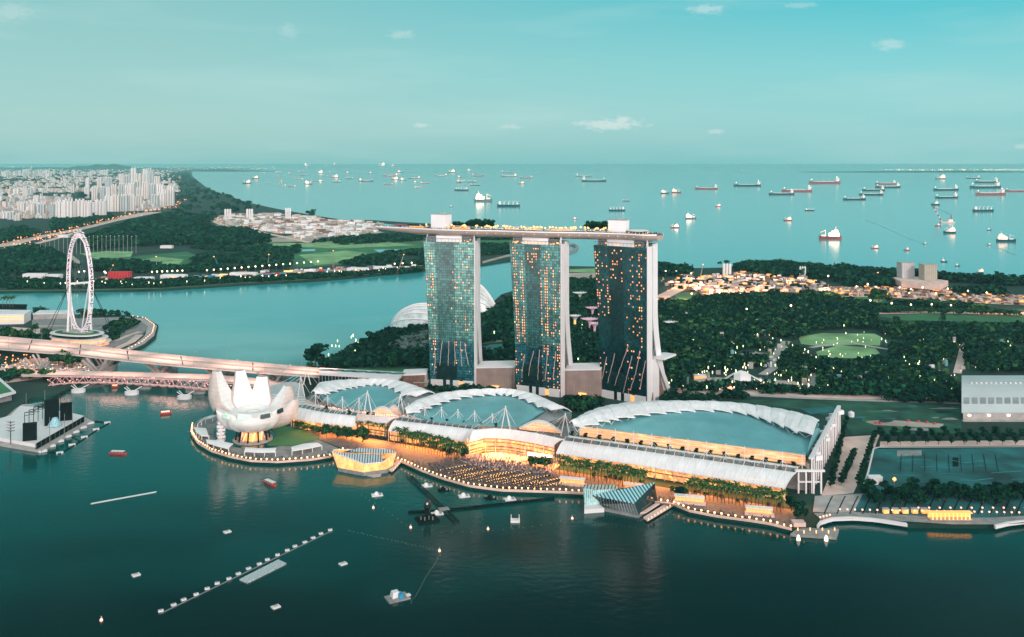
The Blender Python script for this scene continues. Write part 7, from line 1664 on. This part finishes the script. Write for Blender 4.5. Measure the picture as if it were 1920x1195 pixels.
TK = [(238, 184, 41, 'red'), (455, 168, 48, 'dark'), (635, 213, 48, 'dark'), (716, 197, 55, 'red'), (862, 154, 60, 'red'), (1020, 240, 45, 'dark'), (1110, 215, 42, 'dark'), (1122, 192, 42, 'dark'), (1198, 176, 43, 'dark'), (1187, 158, 36, 'red'), (1505, 190, 48, 'dark'), (1508, 231, 45, 'dark'), (1740, 214, 59, 'red'), (1712, 178, 61, 'dark'), (1720, 150, 47, 'dark'), (1650, 128, 28, 'dark'), (1880, 196, 40, 'red'), (78, 203, 18, 'red'), (18, 207, 16, 'dark')]
TL = ['red tanker farthest left in the right-hand anchorage', 'dark tanker, second from left in the far row of the right-hand anchorage', 'long low dark tanker ahead of a red one', 'long red tanker overlapping the dark one before it', 'longest thin red tanker, high in the middle of the right-hand anchorage', 'dark tanker lowest in the stack of five at right of centre', 'dark tanker second from the bottom in the stack of five', 'dark tanker in the middle of the stack of five', 'dark tanker second from top in the stack of five', 'red tanker topmost in the stack of five', 'dark tanker upper one of the pair above the crane barge', 'dark lit tanker lower one of the pair above the crane barge', 'big red tanker near the right edge, lowest of four', 'big dark tanker just above the big red one at right', 'dark tanker topmost of four near the right edge', 'faint distant tanker above the four at the right edge', 'red tanker cut by the right edge', 'short red lit ship at the left of the right-hand anchorage', 'low dark barge beside the short red lit ship']
for (x, y, w, h_), lb in zip(TK, TL): ship('tanker' if w > 20 else 'support', h_, *S5(x, y), w, lb, flip=True)
t = ship('support', 'grey', *S5(1480, 131), 20, 'pale ship farthest up the right-hand anchorage')
ml = [(425, 92, 5), (235, 72, 4), (605, 89, 4)]
FAR4 = [(105, 155, 21), (180, 132, 14), (236, 165, 8), (250, 199, 17), (325, 200, 17), (350, 223, 19), (370, 156, 23), (310, 121, 10), (580, 133, 23), (592, 161, 29), (718, 171, 23), (236, 205, 12)]
FAR3 = [(395, 209, 16), (455, 176, 14), (510, 136, 8), (508, 188, 8), (552, 205, 6), (512, 232, 5), (620, 131, 11), (640, 160, 11), (650, 226, 13), (625, 196, 13), (718, 233, 15), (715, 139, 12), (730, 166, 8), (785, 126, 11), (780, 181, 11), (800, 151, 11), (838, 214, 15), (885, 196, 13), (930, 196, 8), (920, 136, 13), (960, 156, 11), (1010, 131, 11), (1042, 201, 17), (1030, 166, 13), (1115, 133, 7), (1135, 176, 16), (1175, 125, 6), (1255, 193, 28), (1280, 135, 7), (1385, 111, 13), (1430, 156, 27), (1498, 131, 11), (1455, 90, 13), (1415, 219, 18), (1460, 183, 14), (1520, 186, 12), (1600, 173, 22), (1565, 108, 11), (1620, 105, 6), (1625, 241, 12), (1680, 209, 18), (1610, 200, 6), (1795, 156, 21), (1870, 132, 14), (1365, 78, 16), (1235, 78, 16), (1075, 78, 34), (960, 74, 8), (830, 74, 14), (700, 76, 9), (660, 84, 10)]
for i, (x, y, w) in enumerate(FAR4): ship('tanker' if w > 18 else gg.choice(('tanker', 'support', 'cargo')), gg.choice(('dark', 'red', 'grey')), *S4(x, y), w, 'small hazy ship in the anchorage above the left half of the roof deck', 'hazy ships above the roof deck', gg.random() < .5, gg.random() < .4)
for i, (x, y, w) in enumerate(FAR3): ship('tanker' if w > 17 else gg.choice(('tanker', 'support', 'cargo')), gg.choice(('dark', 'red', 'grey')), *S3(x, max(y, 88)), w*.95, 'tiny lit ship in the crowded anchorage left of the roof deck', 'tiny ships of the crowded left anchorage', gg.random() < .5, gg.random() < .55)
for x, y, w in ml: ship('small', 'grey', *S5(x, y), w, 'speck of a boat near the horizon', 'specks near the horizon')
# crane barge
c = P(*S5(1512, 362), 0); k = c.y/F; t = thing('crane_barge', 'pink floating crane with a red and white banded jib in the right-hand sea', 'crane barge', c)
mb = MB(); mb.box(c-Vector((0, 0, 1)), (26*k, 10*k, 2.6*k)); part('hull', mb, M['pink'], t)
A_, B_ = c+Vector((-9*k, 0, 2*k)), c+Vector((-26*k, 0, 30*k))
for i in range(8): mb = MB(); mb.tube(A_.lerp(B_, i/8), A_.lerp(B_, (i+1)/8), 1.1*k, 4); part('jib_section', mb, M['red'] if i % 2 else M['white'], t)
mb = MB(); mb.tube(c+Vector((9*k, 0, 2*k)), c+Vector((8*k, 0, 15*k)), .8*k, 4); mb.tube(c+Vector((2*k, 0, 2*k)), c+Vector((8*k, 0, 14*k)), .5*k, 4); part('frame', mb, M['red'], t)
mb = MB(); mb.tube(B_, c+Vector((8*k, 0, 15*k)), .3*k, 3); part('stay', mb, M['dark'], t); mb = MB(); mb.box(c+Vector((6*k, 0, 1.5*k)), (8*k, 6*k, 5*k)); part('deckhouse', mb, house, t)
# wakes
wk = mat('wake_foam', (.35, .55, .55), .5)
for lb, pts, w in (('long pale wake trailing from a speedboat across the sea', [S5(1390, 474), S5(1300, 440), S5(1180, 385), S5(1080, 345)], 9), ('short pale wake near the right-hand supply ship', [S5(1740, 482), S5(1800, 500), S5(1870, 530)], 12)):
    pv = [P(x, y, .25) for x, y in pts]; mb = MB(); mb.grid([[p+Vector((0, -w*(.3+i*.5), 0)), p+Vector((0, w*(.3+i*.5), 0))] for i, p in enumerate(pv)]); tag(part('wake', mb, wk, kind='stuff'), lb, 'wake')
# breakwater ring and clouds
t = MB(); pts = [P(x, y, 2) for x, y in ((1064, 459), (1076, 460), (1082, 464), (1078, 470), (1066, 474), (1050, 476))]; t.path(pts, 6, 5); tag(part('breakwater', t, M['conc2'], kind='structure'))
# ------------------------------------------------------------------ trees one can tell apart
palm = palm_proto('palm_tree', 'palm tree in the lit double row before the mall', 3)
pr_rows = [((868, 858), (735, 826), 26, 'palm row left of the event plaza', 'palm in the golden-lit rows left of the event plaza'), ((862, 864), (745, 836), 22, 'palm row left of the event plaza', 'palm in the golden-lit rows left of the event plaza'),
           ((1050, 884), (1215, 914), 26, 'palm row right of the event plaza', 'palm in the golden-lit rows just right of the event plaza'), ((1050, 891), (1210, 920), 22, 'palm row right of the event plaza', 'palm in the golden-lit rows just right of the event plaza'),
           ((1290, 932), (1470, 962), 26, 'palm row before the right mall end', 'palm in the rows before the right half of the mall'), ((1300, 926), (1475, 955), 24, 'palm row before the right mall end', 'palm in the rows before the right half of the mall'),
           ((640, 808), (740, 826), 8, 'palms by the left entrance', 'palm between the round trees and the left mall entrance')]
first = True
for a, b_, n, gp, lb in pr_rows:
    for i in range(n):
        u = (i+gg.uniform(-.2, .2))/n; q = P(a[0]+(b_[0]-a[0])*u, a[1]+(b_[1]-a[1])*u, 3.2); s_ = gg.uniform(1.2, 1.6)
        if first: palm.location = q; o = palm; first = False; o.scale = (s_,)*3
        else: o = dup(palm, q, gg.uniform(0, 6), s_)
        o['label'] = lb; o['group'] = gp
broad = tree_proto('broadleaf_tree', 'broad', 'tree', 5); rnd = tree_proto('round_tree', 'round', 'tree', 6, ('leafa', 'leafa', 'leafb')); con = tree_proto('pointed_tree', 'cone', 'tree', 8, ('leafa', 'leafa', 'leafb'))
used = set()
def tree(pr, x, y, hpx, lb, gp=None, wide=1.0, z=3.0, hf=None):
    c = P(x, y, z); k = c.y/F; full = {'broadleaf_tree': 1.5, 'round_tree': 2.2, 'pointed_tree': 2.7}[pr.name.split('.')[0]]; s_ = hpx*k/full
    if pr.name in used: o = dup(pr, c, gg.uniform(0, 6), (s_*wide, s_*wide, s_), lb)
    else: used.add(pr.name); o = pr; o.location = c; o.scale = (s_*wide, s_*wide, s_); o['label'] = lb
    if gp: o['group'] = gp
    elif 'group' in o: del o['group']
    return o
tree(rnd, 592, 690, 50, 'big dark rounded tree alone on the lagoon shore above the bridge end', None, 1.5)
tree(broad, 582, 696, 18, 'low dark bush-like tree at the foot of the big rounded lagoon tree')
for i, (x, y, h) in enumerate(((612, 820, 26), (632, 822, 24), (650, 824, 25), (566, 806, 16), (576, 809, 16), (588, 812, 16), (598, 815, 16), (556, 803, 15), (660, 826, 22), (680, 829, 30))): tree(broad, x, y, h, 'dark leafy tree in the curved row between museum and mall', 'trees between museum and mall', .9)
tree(rnd, 838, 855, 24, 'bright leafy tree left of the event plaza, left of a pair', None, 1.3); tree(broad, 872, 858, 20, 'dark broad tree at the left corner of the event plaza'); tree(broad, 998, 876, 22, 'dark flat-topped tree on the event plaza, left of a pair'); tree(broad, 1020, 879, 24, 'dark flat-topped tree on the event plaza, right of a pair')
tree(rnd, 1276, 936, 26, 'dark clump tree beside the jetty root', None, 1.5); tree(rnd, 1500, 976, 36, 'large dark tree at the right end of the mall promenade', None, 1.4); tree(rnd, 1484, 958, 30, 'leafy tree behind the large dark one at the mall end', None, 1.3)
for i in range(16): tree(rnd, 1558+i*1.9+(i % 2)*1.5, 900-i*8.2+14, 20-i*.5, 'dark tree in the row along the hall end wall', 'trees along the hall end wall', 1.2)
for i in range(11): tree(rnd, 1578+i*2.4, 902-i*5.5+8, 20-i*.3, 'dark tree in the middle row of the access avenue', 'trees down the middle of the avenue', 1.2)
for i in range(18): tree(rnd, 1610+i*1.8, 912-i*5.5, 19-i*.3, 'dark tree in the row between avenue and tarmac', 'trees between avenue and tarmac', 1.2)
for i in range(40): tree(rnd, 1625+i*7.8+gg.uniform(-4, 4), 940+gg.uniform(-12, 10), gg.uniform(20, 36), 'big dark tree in the belt between tarmac and boardwalk', 'trees between tarmac and boardwalk', gg.uniform(1.1, 1.6))
for i in range(24): tree(rnd, 1652+i*12, 824+(i % 2)*10, gg.uniform(20, 27), 'upright dark tree in the row along the far side of the tarmac', 'trees along the far side of the tarmac', 1.0)
for i, (x, y, h) in enumerate(((1475, 497, 10), (1398, 500, 13), (1408, 498, 12), (1420, 499, 13), (1432, 500, 13), (1444, 500, 12), (1455, 499, 14), (1466, 500, 15), (1480, 501, 14), (1492, 501, 12), (1505, 503, 12), (1518, 504, 14), (1530, 505, 13), (1362, 496, 9), (1350, 497, 7))): tree(broad, x, y, h, 'dark umbrella-shaped tree on the shore ridge right of the towers', 'trees on the shore ridge', 1.1)
tree(con, 1565, 508, 16, 'slim pointed tree standing alone on the shore skyline')
tree(broad, 1648, 570, 30, 'huge dark rounded tree before the works strip, left of the twin blocks', None, 1.2); tree(con, 1768, 607, 26, 'pointed tree standing on the long lawn', None, 1.3); tree(broad, 1680, 602, 10, 'low round tree on the long lawn, left of the pointed one')
for i in range(22): tree(broad, 1655+i*12+gg.uniform(-2, 2), 586+i*.35, gg.uniform(12, 16), 'umbrella-shaped tree in the row along the orange-lit road', 'trees along the orange-lit road', 1.3)
for x, y, h, lb in ((1262, 748, 22, 'dark wide tree at the foot of the right hotel tower'), (1333, 755, 20, 'dark pointed tree left of a pair by the hall roof'), (1345, 755, 15, 'dark round tree right of a pair by the hall roof')): tree(rnd, x, y, h, lb, None, 1.5)
for x, y, h, lb in ((1100, 762, 22, 'dark leafy tree between the middle and right towers'), (1085, 772, 20, 'leafy tree before the tan atrium at the middle roof end'), (1070, 770, 16, 'small tree at the right tip of the middle blue roof')): tree(broad, x, y, h, lb, None, 1.2)
for i, x in enumerate((612, 655, 690, 700, 810, 839, 871, 901, 930)): tree(rnd, x, [771, 779, 782, 783, 793, 796, 799, 802, 804][i], 11, 'small round tree on the terrace before the blue lens roofs', 'terrace trees before the lens roofs', 1.1, 20.6)
for i in range(17):
    x = 1072+i*26; tree(rnd, x, 818+(x-1062)*.137, 12, 'small tree glowing in front of the louvred hall wall', 'terrace trees before the louvred hall', 1.3, 20.9)
for i in range(16): tree(rnd, 988+i*4.6, 803-i*1.9, 7, 'tiny cypress-like tree in the row beside the middle roof', 'tiny row beside the middle roof', .7, 20)
for x, y, h in ((110, 686, 26), (120, 688, 32), (135, 690, 30), (58, 655+14, 18), (18, 640, 24), (36, 640, 22), (52, 640, 24), (66, 622, 16), (84, 636, 22), (98, 640, 18), (218, 616, 14), (232, 617, 18), (240, 617, 16), (212, 612, 12), (24, 708, 20), (40, 712, 22), (55, 712, 20), (80, 712, 22), (8, 606, 16), (140, 640, 10), (200, 640, 10)): tree(broad, x, y, h, 'dark leafy tree around the roads and wheel on the left bank', 'trees of the left bank', 1.0)
for x, y in ((5, 578), (12, 577), (18, 578), (24, 577)):
    o = dup(palm, P(x, y, 14.5), 0, 2.2, 'palm on the dark stand at the far left', 'palms on the dark stand')
# ------------------------------------------------------------------ woods
E2 = lambda pts: px_poly(pts, 3)
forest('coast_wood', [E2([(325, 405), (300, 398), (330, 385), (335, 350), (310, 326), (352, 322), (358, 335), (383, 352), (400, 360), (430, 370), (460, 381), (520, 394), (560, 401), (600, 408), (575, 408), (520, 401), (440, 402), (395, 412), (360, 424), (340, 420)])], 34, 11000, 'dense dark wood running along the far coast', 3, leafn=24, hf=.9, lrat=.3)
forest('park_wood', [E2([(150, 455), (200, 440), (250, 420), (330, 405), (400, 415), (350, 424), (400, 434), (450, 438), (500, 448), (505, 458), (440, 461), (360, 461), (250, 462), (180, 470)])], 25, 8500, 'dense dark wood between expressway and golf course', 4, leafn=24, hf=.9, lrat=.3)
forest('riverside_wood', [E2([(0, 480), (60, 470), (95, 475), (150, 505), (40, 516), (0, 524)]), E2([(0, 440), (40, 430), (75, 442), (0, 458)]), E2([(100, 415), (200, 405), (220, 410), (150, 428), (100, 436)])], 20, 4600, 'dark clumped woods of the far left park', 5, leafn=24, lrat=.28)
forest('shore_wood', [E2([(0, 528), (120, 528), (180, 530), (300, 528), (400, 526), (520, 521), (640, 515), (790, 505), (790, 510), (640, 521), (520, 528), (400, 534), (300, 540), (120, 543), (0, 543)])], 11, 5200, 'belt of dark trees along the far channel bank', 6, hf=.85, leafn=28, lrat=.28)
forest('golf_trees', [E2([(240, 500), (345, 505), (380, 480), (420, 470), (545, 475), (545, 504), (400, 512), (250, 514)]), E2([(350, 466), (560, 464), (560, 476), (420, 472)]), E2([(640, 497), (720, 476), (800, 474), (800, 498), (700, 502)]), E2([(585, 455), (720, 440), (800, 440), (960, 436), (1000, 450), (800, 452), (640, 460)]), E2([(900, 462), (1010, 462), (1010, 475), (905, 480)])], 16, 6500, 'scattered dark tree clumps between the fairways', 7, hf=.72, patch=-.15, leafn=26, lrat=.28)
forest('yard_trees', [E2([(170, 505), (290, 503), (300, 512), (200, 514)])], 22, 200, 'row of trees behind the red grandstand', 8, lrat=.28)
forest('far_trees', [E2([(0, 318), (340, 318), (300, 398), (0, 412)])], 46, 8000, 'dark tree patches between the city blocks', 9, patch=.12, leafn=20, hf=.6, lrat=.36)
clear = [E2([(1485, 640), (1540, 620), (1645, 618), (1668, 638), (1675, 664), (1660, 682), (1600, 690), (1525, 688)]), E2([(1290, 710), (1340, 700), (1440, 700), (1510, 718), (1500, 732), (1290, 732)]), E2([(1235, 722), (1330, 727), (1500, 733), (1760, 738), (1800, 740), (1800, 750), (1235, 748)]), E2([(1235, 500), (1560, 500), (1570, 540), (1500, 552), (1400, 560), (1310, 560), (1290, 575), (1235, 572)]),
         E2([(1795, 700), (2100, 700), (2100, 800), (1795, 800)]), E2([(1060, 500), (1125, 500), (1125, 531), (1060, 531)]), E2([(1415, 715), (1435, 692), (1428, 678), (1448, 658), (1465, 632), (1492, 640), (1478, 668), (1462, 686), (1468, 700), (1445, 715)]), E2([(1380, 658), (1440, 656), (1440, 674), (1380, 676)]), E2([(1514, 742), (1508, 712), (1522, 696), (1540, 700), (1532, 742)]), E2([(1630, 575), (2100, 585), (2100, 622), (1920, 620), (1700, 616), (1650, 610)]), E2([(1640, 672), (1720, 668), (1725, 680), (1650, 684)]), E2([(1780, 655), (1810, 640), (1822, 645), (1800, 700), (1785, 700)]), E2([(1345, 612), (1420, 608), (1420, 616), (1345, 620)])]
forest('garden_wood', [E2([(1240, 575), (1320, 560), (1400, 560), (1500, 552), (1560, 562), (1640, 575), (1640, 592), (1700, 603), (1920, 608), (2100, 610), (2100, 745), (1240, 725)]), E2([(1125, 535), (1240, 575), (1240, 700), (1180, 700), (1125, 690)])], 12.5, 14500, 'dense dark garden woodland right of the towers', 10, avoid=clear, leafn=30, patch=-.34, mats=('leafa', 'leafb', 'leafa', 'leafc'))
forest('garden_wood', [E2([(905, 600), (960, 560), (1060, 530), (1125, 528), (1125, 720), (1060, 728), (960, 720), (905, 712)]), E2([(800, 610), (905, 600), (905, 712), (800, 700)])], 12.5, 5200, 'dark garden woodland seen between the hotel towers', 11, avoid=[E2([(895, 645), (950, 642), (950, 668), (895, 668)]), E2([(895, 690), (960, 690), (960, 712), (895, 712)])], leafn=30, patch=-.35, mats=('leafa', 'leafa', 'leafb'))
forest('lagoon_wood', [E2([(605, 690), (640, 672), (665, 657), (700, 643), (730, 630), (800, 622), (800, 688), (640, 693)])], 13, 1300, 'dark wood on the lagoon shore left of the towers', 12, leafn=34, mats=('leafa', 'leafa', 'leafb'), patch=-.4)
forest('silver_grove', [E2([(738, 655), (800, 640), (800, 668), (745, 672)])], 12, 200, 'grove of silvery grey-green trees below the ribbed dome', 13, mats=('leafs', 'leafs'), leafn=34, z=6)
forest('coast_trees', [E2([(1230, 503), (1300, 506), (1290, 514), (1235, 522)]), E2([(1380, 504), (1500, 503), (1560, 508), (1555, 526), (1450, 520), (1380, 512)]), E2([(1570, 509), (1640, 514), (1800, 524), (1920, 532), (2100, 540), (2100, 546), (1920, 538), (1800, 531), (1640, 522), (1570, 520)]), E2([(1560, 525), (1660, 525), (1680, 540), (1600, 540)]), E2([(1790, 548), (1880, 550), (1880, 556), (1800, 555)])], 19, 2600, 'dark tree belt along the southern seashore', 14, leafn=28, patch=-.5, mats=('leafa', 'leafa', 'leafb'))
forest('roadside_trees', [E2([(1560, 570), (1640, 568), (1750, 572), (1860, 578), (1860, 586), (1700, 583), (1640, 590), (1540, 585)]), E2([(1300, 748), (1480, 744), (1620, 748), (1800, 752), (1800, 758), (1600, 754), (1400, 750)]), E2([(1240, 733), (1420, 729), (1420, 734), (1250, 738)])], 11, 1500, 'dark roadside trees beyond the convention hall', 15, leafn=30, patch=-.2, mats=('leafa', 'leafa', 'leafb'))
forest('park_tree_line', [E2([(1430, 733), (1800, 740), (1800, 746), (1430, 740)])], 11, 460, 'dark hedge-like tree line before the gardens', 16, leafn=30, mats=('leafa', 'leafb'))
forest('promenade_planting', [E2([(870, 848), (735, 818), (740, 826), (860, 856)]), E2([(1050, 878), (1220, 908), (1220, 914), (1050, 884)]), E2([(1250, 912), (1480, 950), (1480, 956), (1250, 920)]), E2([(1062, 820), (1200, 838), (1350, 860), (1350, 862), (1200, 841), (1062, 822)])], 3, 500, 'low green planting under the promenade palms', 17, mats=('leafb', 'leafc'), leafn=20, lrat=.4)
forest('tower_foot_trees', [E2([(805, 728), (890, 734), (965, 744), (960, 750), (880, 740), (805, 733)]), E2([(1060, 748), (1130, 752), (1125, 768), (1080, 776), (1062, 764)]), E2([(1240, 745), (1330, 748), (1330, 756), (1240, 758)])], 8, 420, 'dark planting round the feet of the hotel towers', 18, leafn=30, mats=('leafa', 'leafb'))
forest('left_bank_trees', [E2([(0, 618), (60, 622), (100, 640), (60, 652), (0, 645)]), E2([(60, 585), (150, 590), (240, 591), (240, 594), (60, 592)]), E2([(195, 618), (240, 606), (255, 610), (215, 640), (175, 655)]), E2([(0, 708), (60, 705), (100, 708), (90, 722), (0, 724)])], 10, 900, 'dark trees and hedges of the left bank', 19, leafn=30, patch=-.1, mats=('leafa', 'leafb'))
clutter('garden_structures', 'small pale kiosks, walls and shelters peeping out of the garden trees', [(1245, 600), (1400, 590), (1490, 600), (1480, 690), (1700, 695), (1720, 640), (1900, 640), (1900, 735), (1245, 720)], 420, 2, 6.5, ['conc', 'roofw', 'sand', 'leafc', 'teal', 'pink', 'leafs'], hmax=12)
# little lights glinting in the gardens
gl = thing('garden_light', 'small yellow-green light glinting among the garden trees', 'garden lamp', (0, 0, 0), 'garden lights right of the towers')
mb = MB(); mb.tube((0, 0, 0), (0, 0, 9), .14, 3); part('pole', mb, M['steel'], gl); mb = MB(); mb.lathe([(.1, 8), (.75, 9.5), (.75, 12), (.1, 13.4)], 5); part('lamp_head', mb, M['lampg'], gl)
gl2 = thing('path_light', 'small warm white light along the garden paths', 'garden lamp', (0, 0, 0), 'path lights right of the towers')
mb = MB(); mb.tube((0, 0, 0), (0, 0, 9), .14, 3); part('pole', mb, M['steel'], gl2); mb = MB(); mb.lathe([(.1, 8), (.7, 9.5), (.7, 11), (.1, 12)], 5); part('lamp_head', mb, M['lampw'], gl2)
g = random.Random(12); n1_ = n2_ = 0
while n1_ < 200 or n2_ < 180:
    x = g.uniform(1240, 1920); y = 610+130*g.random()**.7
    if mnoise.noise(Vector((x/60, y/25, 3))) < -.3: continue
    q = P(x, y, 3)
    if any(inside(q.x, q.y, a) for a in clear[4:5]): continue
    if g.random() < .5 and n1_ < 200:
        if n1_ == 0: gl.location = q
        else: dup(gl, q, scale=g.uniform(.35, .85))
        n1_ += 1
    elif n2_ < 180:
        if n2_ == 0: gl2.location = q
        else: dup(gl2, q, scale=g.uniform(.3, .8))
        n2_ += 1
for i in range(46):
    x, y = (g.uniform(610, 800), g.uniform(640, 690)) if i < 26 else (g.uniform(905, 1120), g.uniform(600, 700))
    dup(gl, P(x, y, 3), scale=g.uniform(.6, 1.0), label='small light among the trees behind and beside the hotel towers', group='lights behind the hotel towers')
for i in range(60):
    x = g.uniform(0, 780); y = 541-max(0, x-300)*.068+g.uniform(-4, 0)
    dup(gl2, P(x, y, 3), scale=g.uniform(.7, 1.2), label='tiny light along the far channel bank', group='lights along the far channel bank')
for i in range(70):
    t_ = g.random(); x, y = (1240+60*t_, 556-28*t_) if i < 16 else (g.uniform(1240, 1300), g.uniform(505, 545)) if i < 40 else (g.uniform(0, 60), g.uniform(670, 705))
    lb, gp = ('orange light on the yellow-lit works road near the sea', 'orange lights of the works road') if i < 40 else ('orange light over the busy roads on the left bank', 'orange lights of the left bank')
    dup(rl, P(x, y, 3), scale=g.uniform(.35, .6), label=lb, group=gp)
pts = interp([P(x, y, 3.7) for x, y in ((246, 596), (268, 599), (286, 612), (282, 628), (262, 645), (240, 656), (200, 680))], 30)
for q in pts: dup(tl, q+Vector((3, 0, 0)), scale=1.3, label='warm lamp along the curved marina promenade below the wheel', group='lamps of the curved marina promenade')
cars = thing('parked_car', 'small car on the busy left bank road', 'car', (0, 0, 0), 'cars on the left bank road')
mb = MB(); mb.box((0, 0, .3), (4.4, 1.8, .8)); part('body', mb, M['white'], cars); mb = MB(); mb.box((-.2, 0, 1.1), (2.4, 1.6, .6), taper=.8); part('cabin', mb, M['glassd'], cars)
mb = MB(); mb.box((2.2, 0, .5), (.2, 1.6, .4)); part('headlight', mb, M['lampw'], cars); mb = MB(); mb.box((-2.25, 0, .5), (.2, 1.6, .4)); part('tail_light', mb, M['lampo'], cars)
for i in range(70):
    x = g.uniform(5, 165); q = P(x, g.uniform(684, 698), 3.3)
    if i == 0: cars.location = q
    else: dup(cars, q, g.choice((0, math.pi))+g.uniform(-.1, .1), 1.15)
# ------------------------------------------------------------------ air
hz_ = MB(); hz_.box((0, 99000, -8), (560000, 210000, 8+H+3.5))
hm = bpy.data.materials.new('haze'); hm.use_nodes = True; hn = hm.node_tree
for n in list(hn.nodes): hn.nodes.remove(n)
ho = hn.nodes.new('ShaderNodeOutputMaterial'); pv_ = hn.nodes.new('ShaderNodeVolumePrincipled')
pv_.inputs['Color'].default_value = (.42, .98, 1, 1); pv_.inputs['Density'].default_value = HAZE; pv_.inputs['Anisotropy'].default_value = 0
hn.links.new(pv_.outputs[0], ho.inputs['Volume'])
o = part('haze', hz_, hm, kind='stuff'); tag(o, 'pale teal sea haze over the strait and far coast', 'haze')
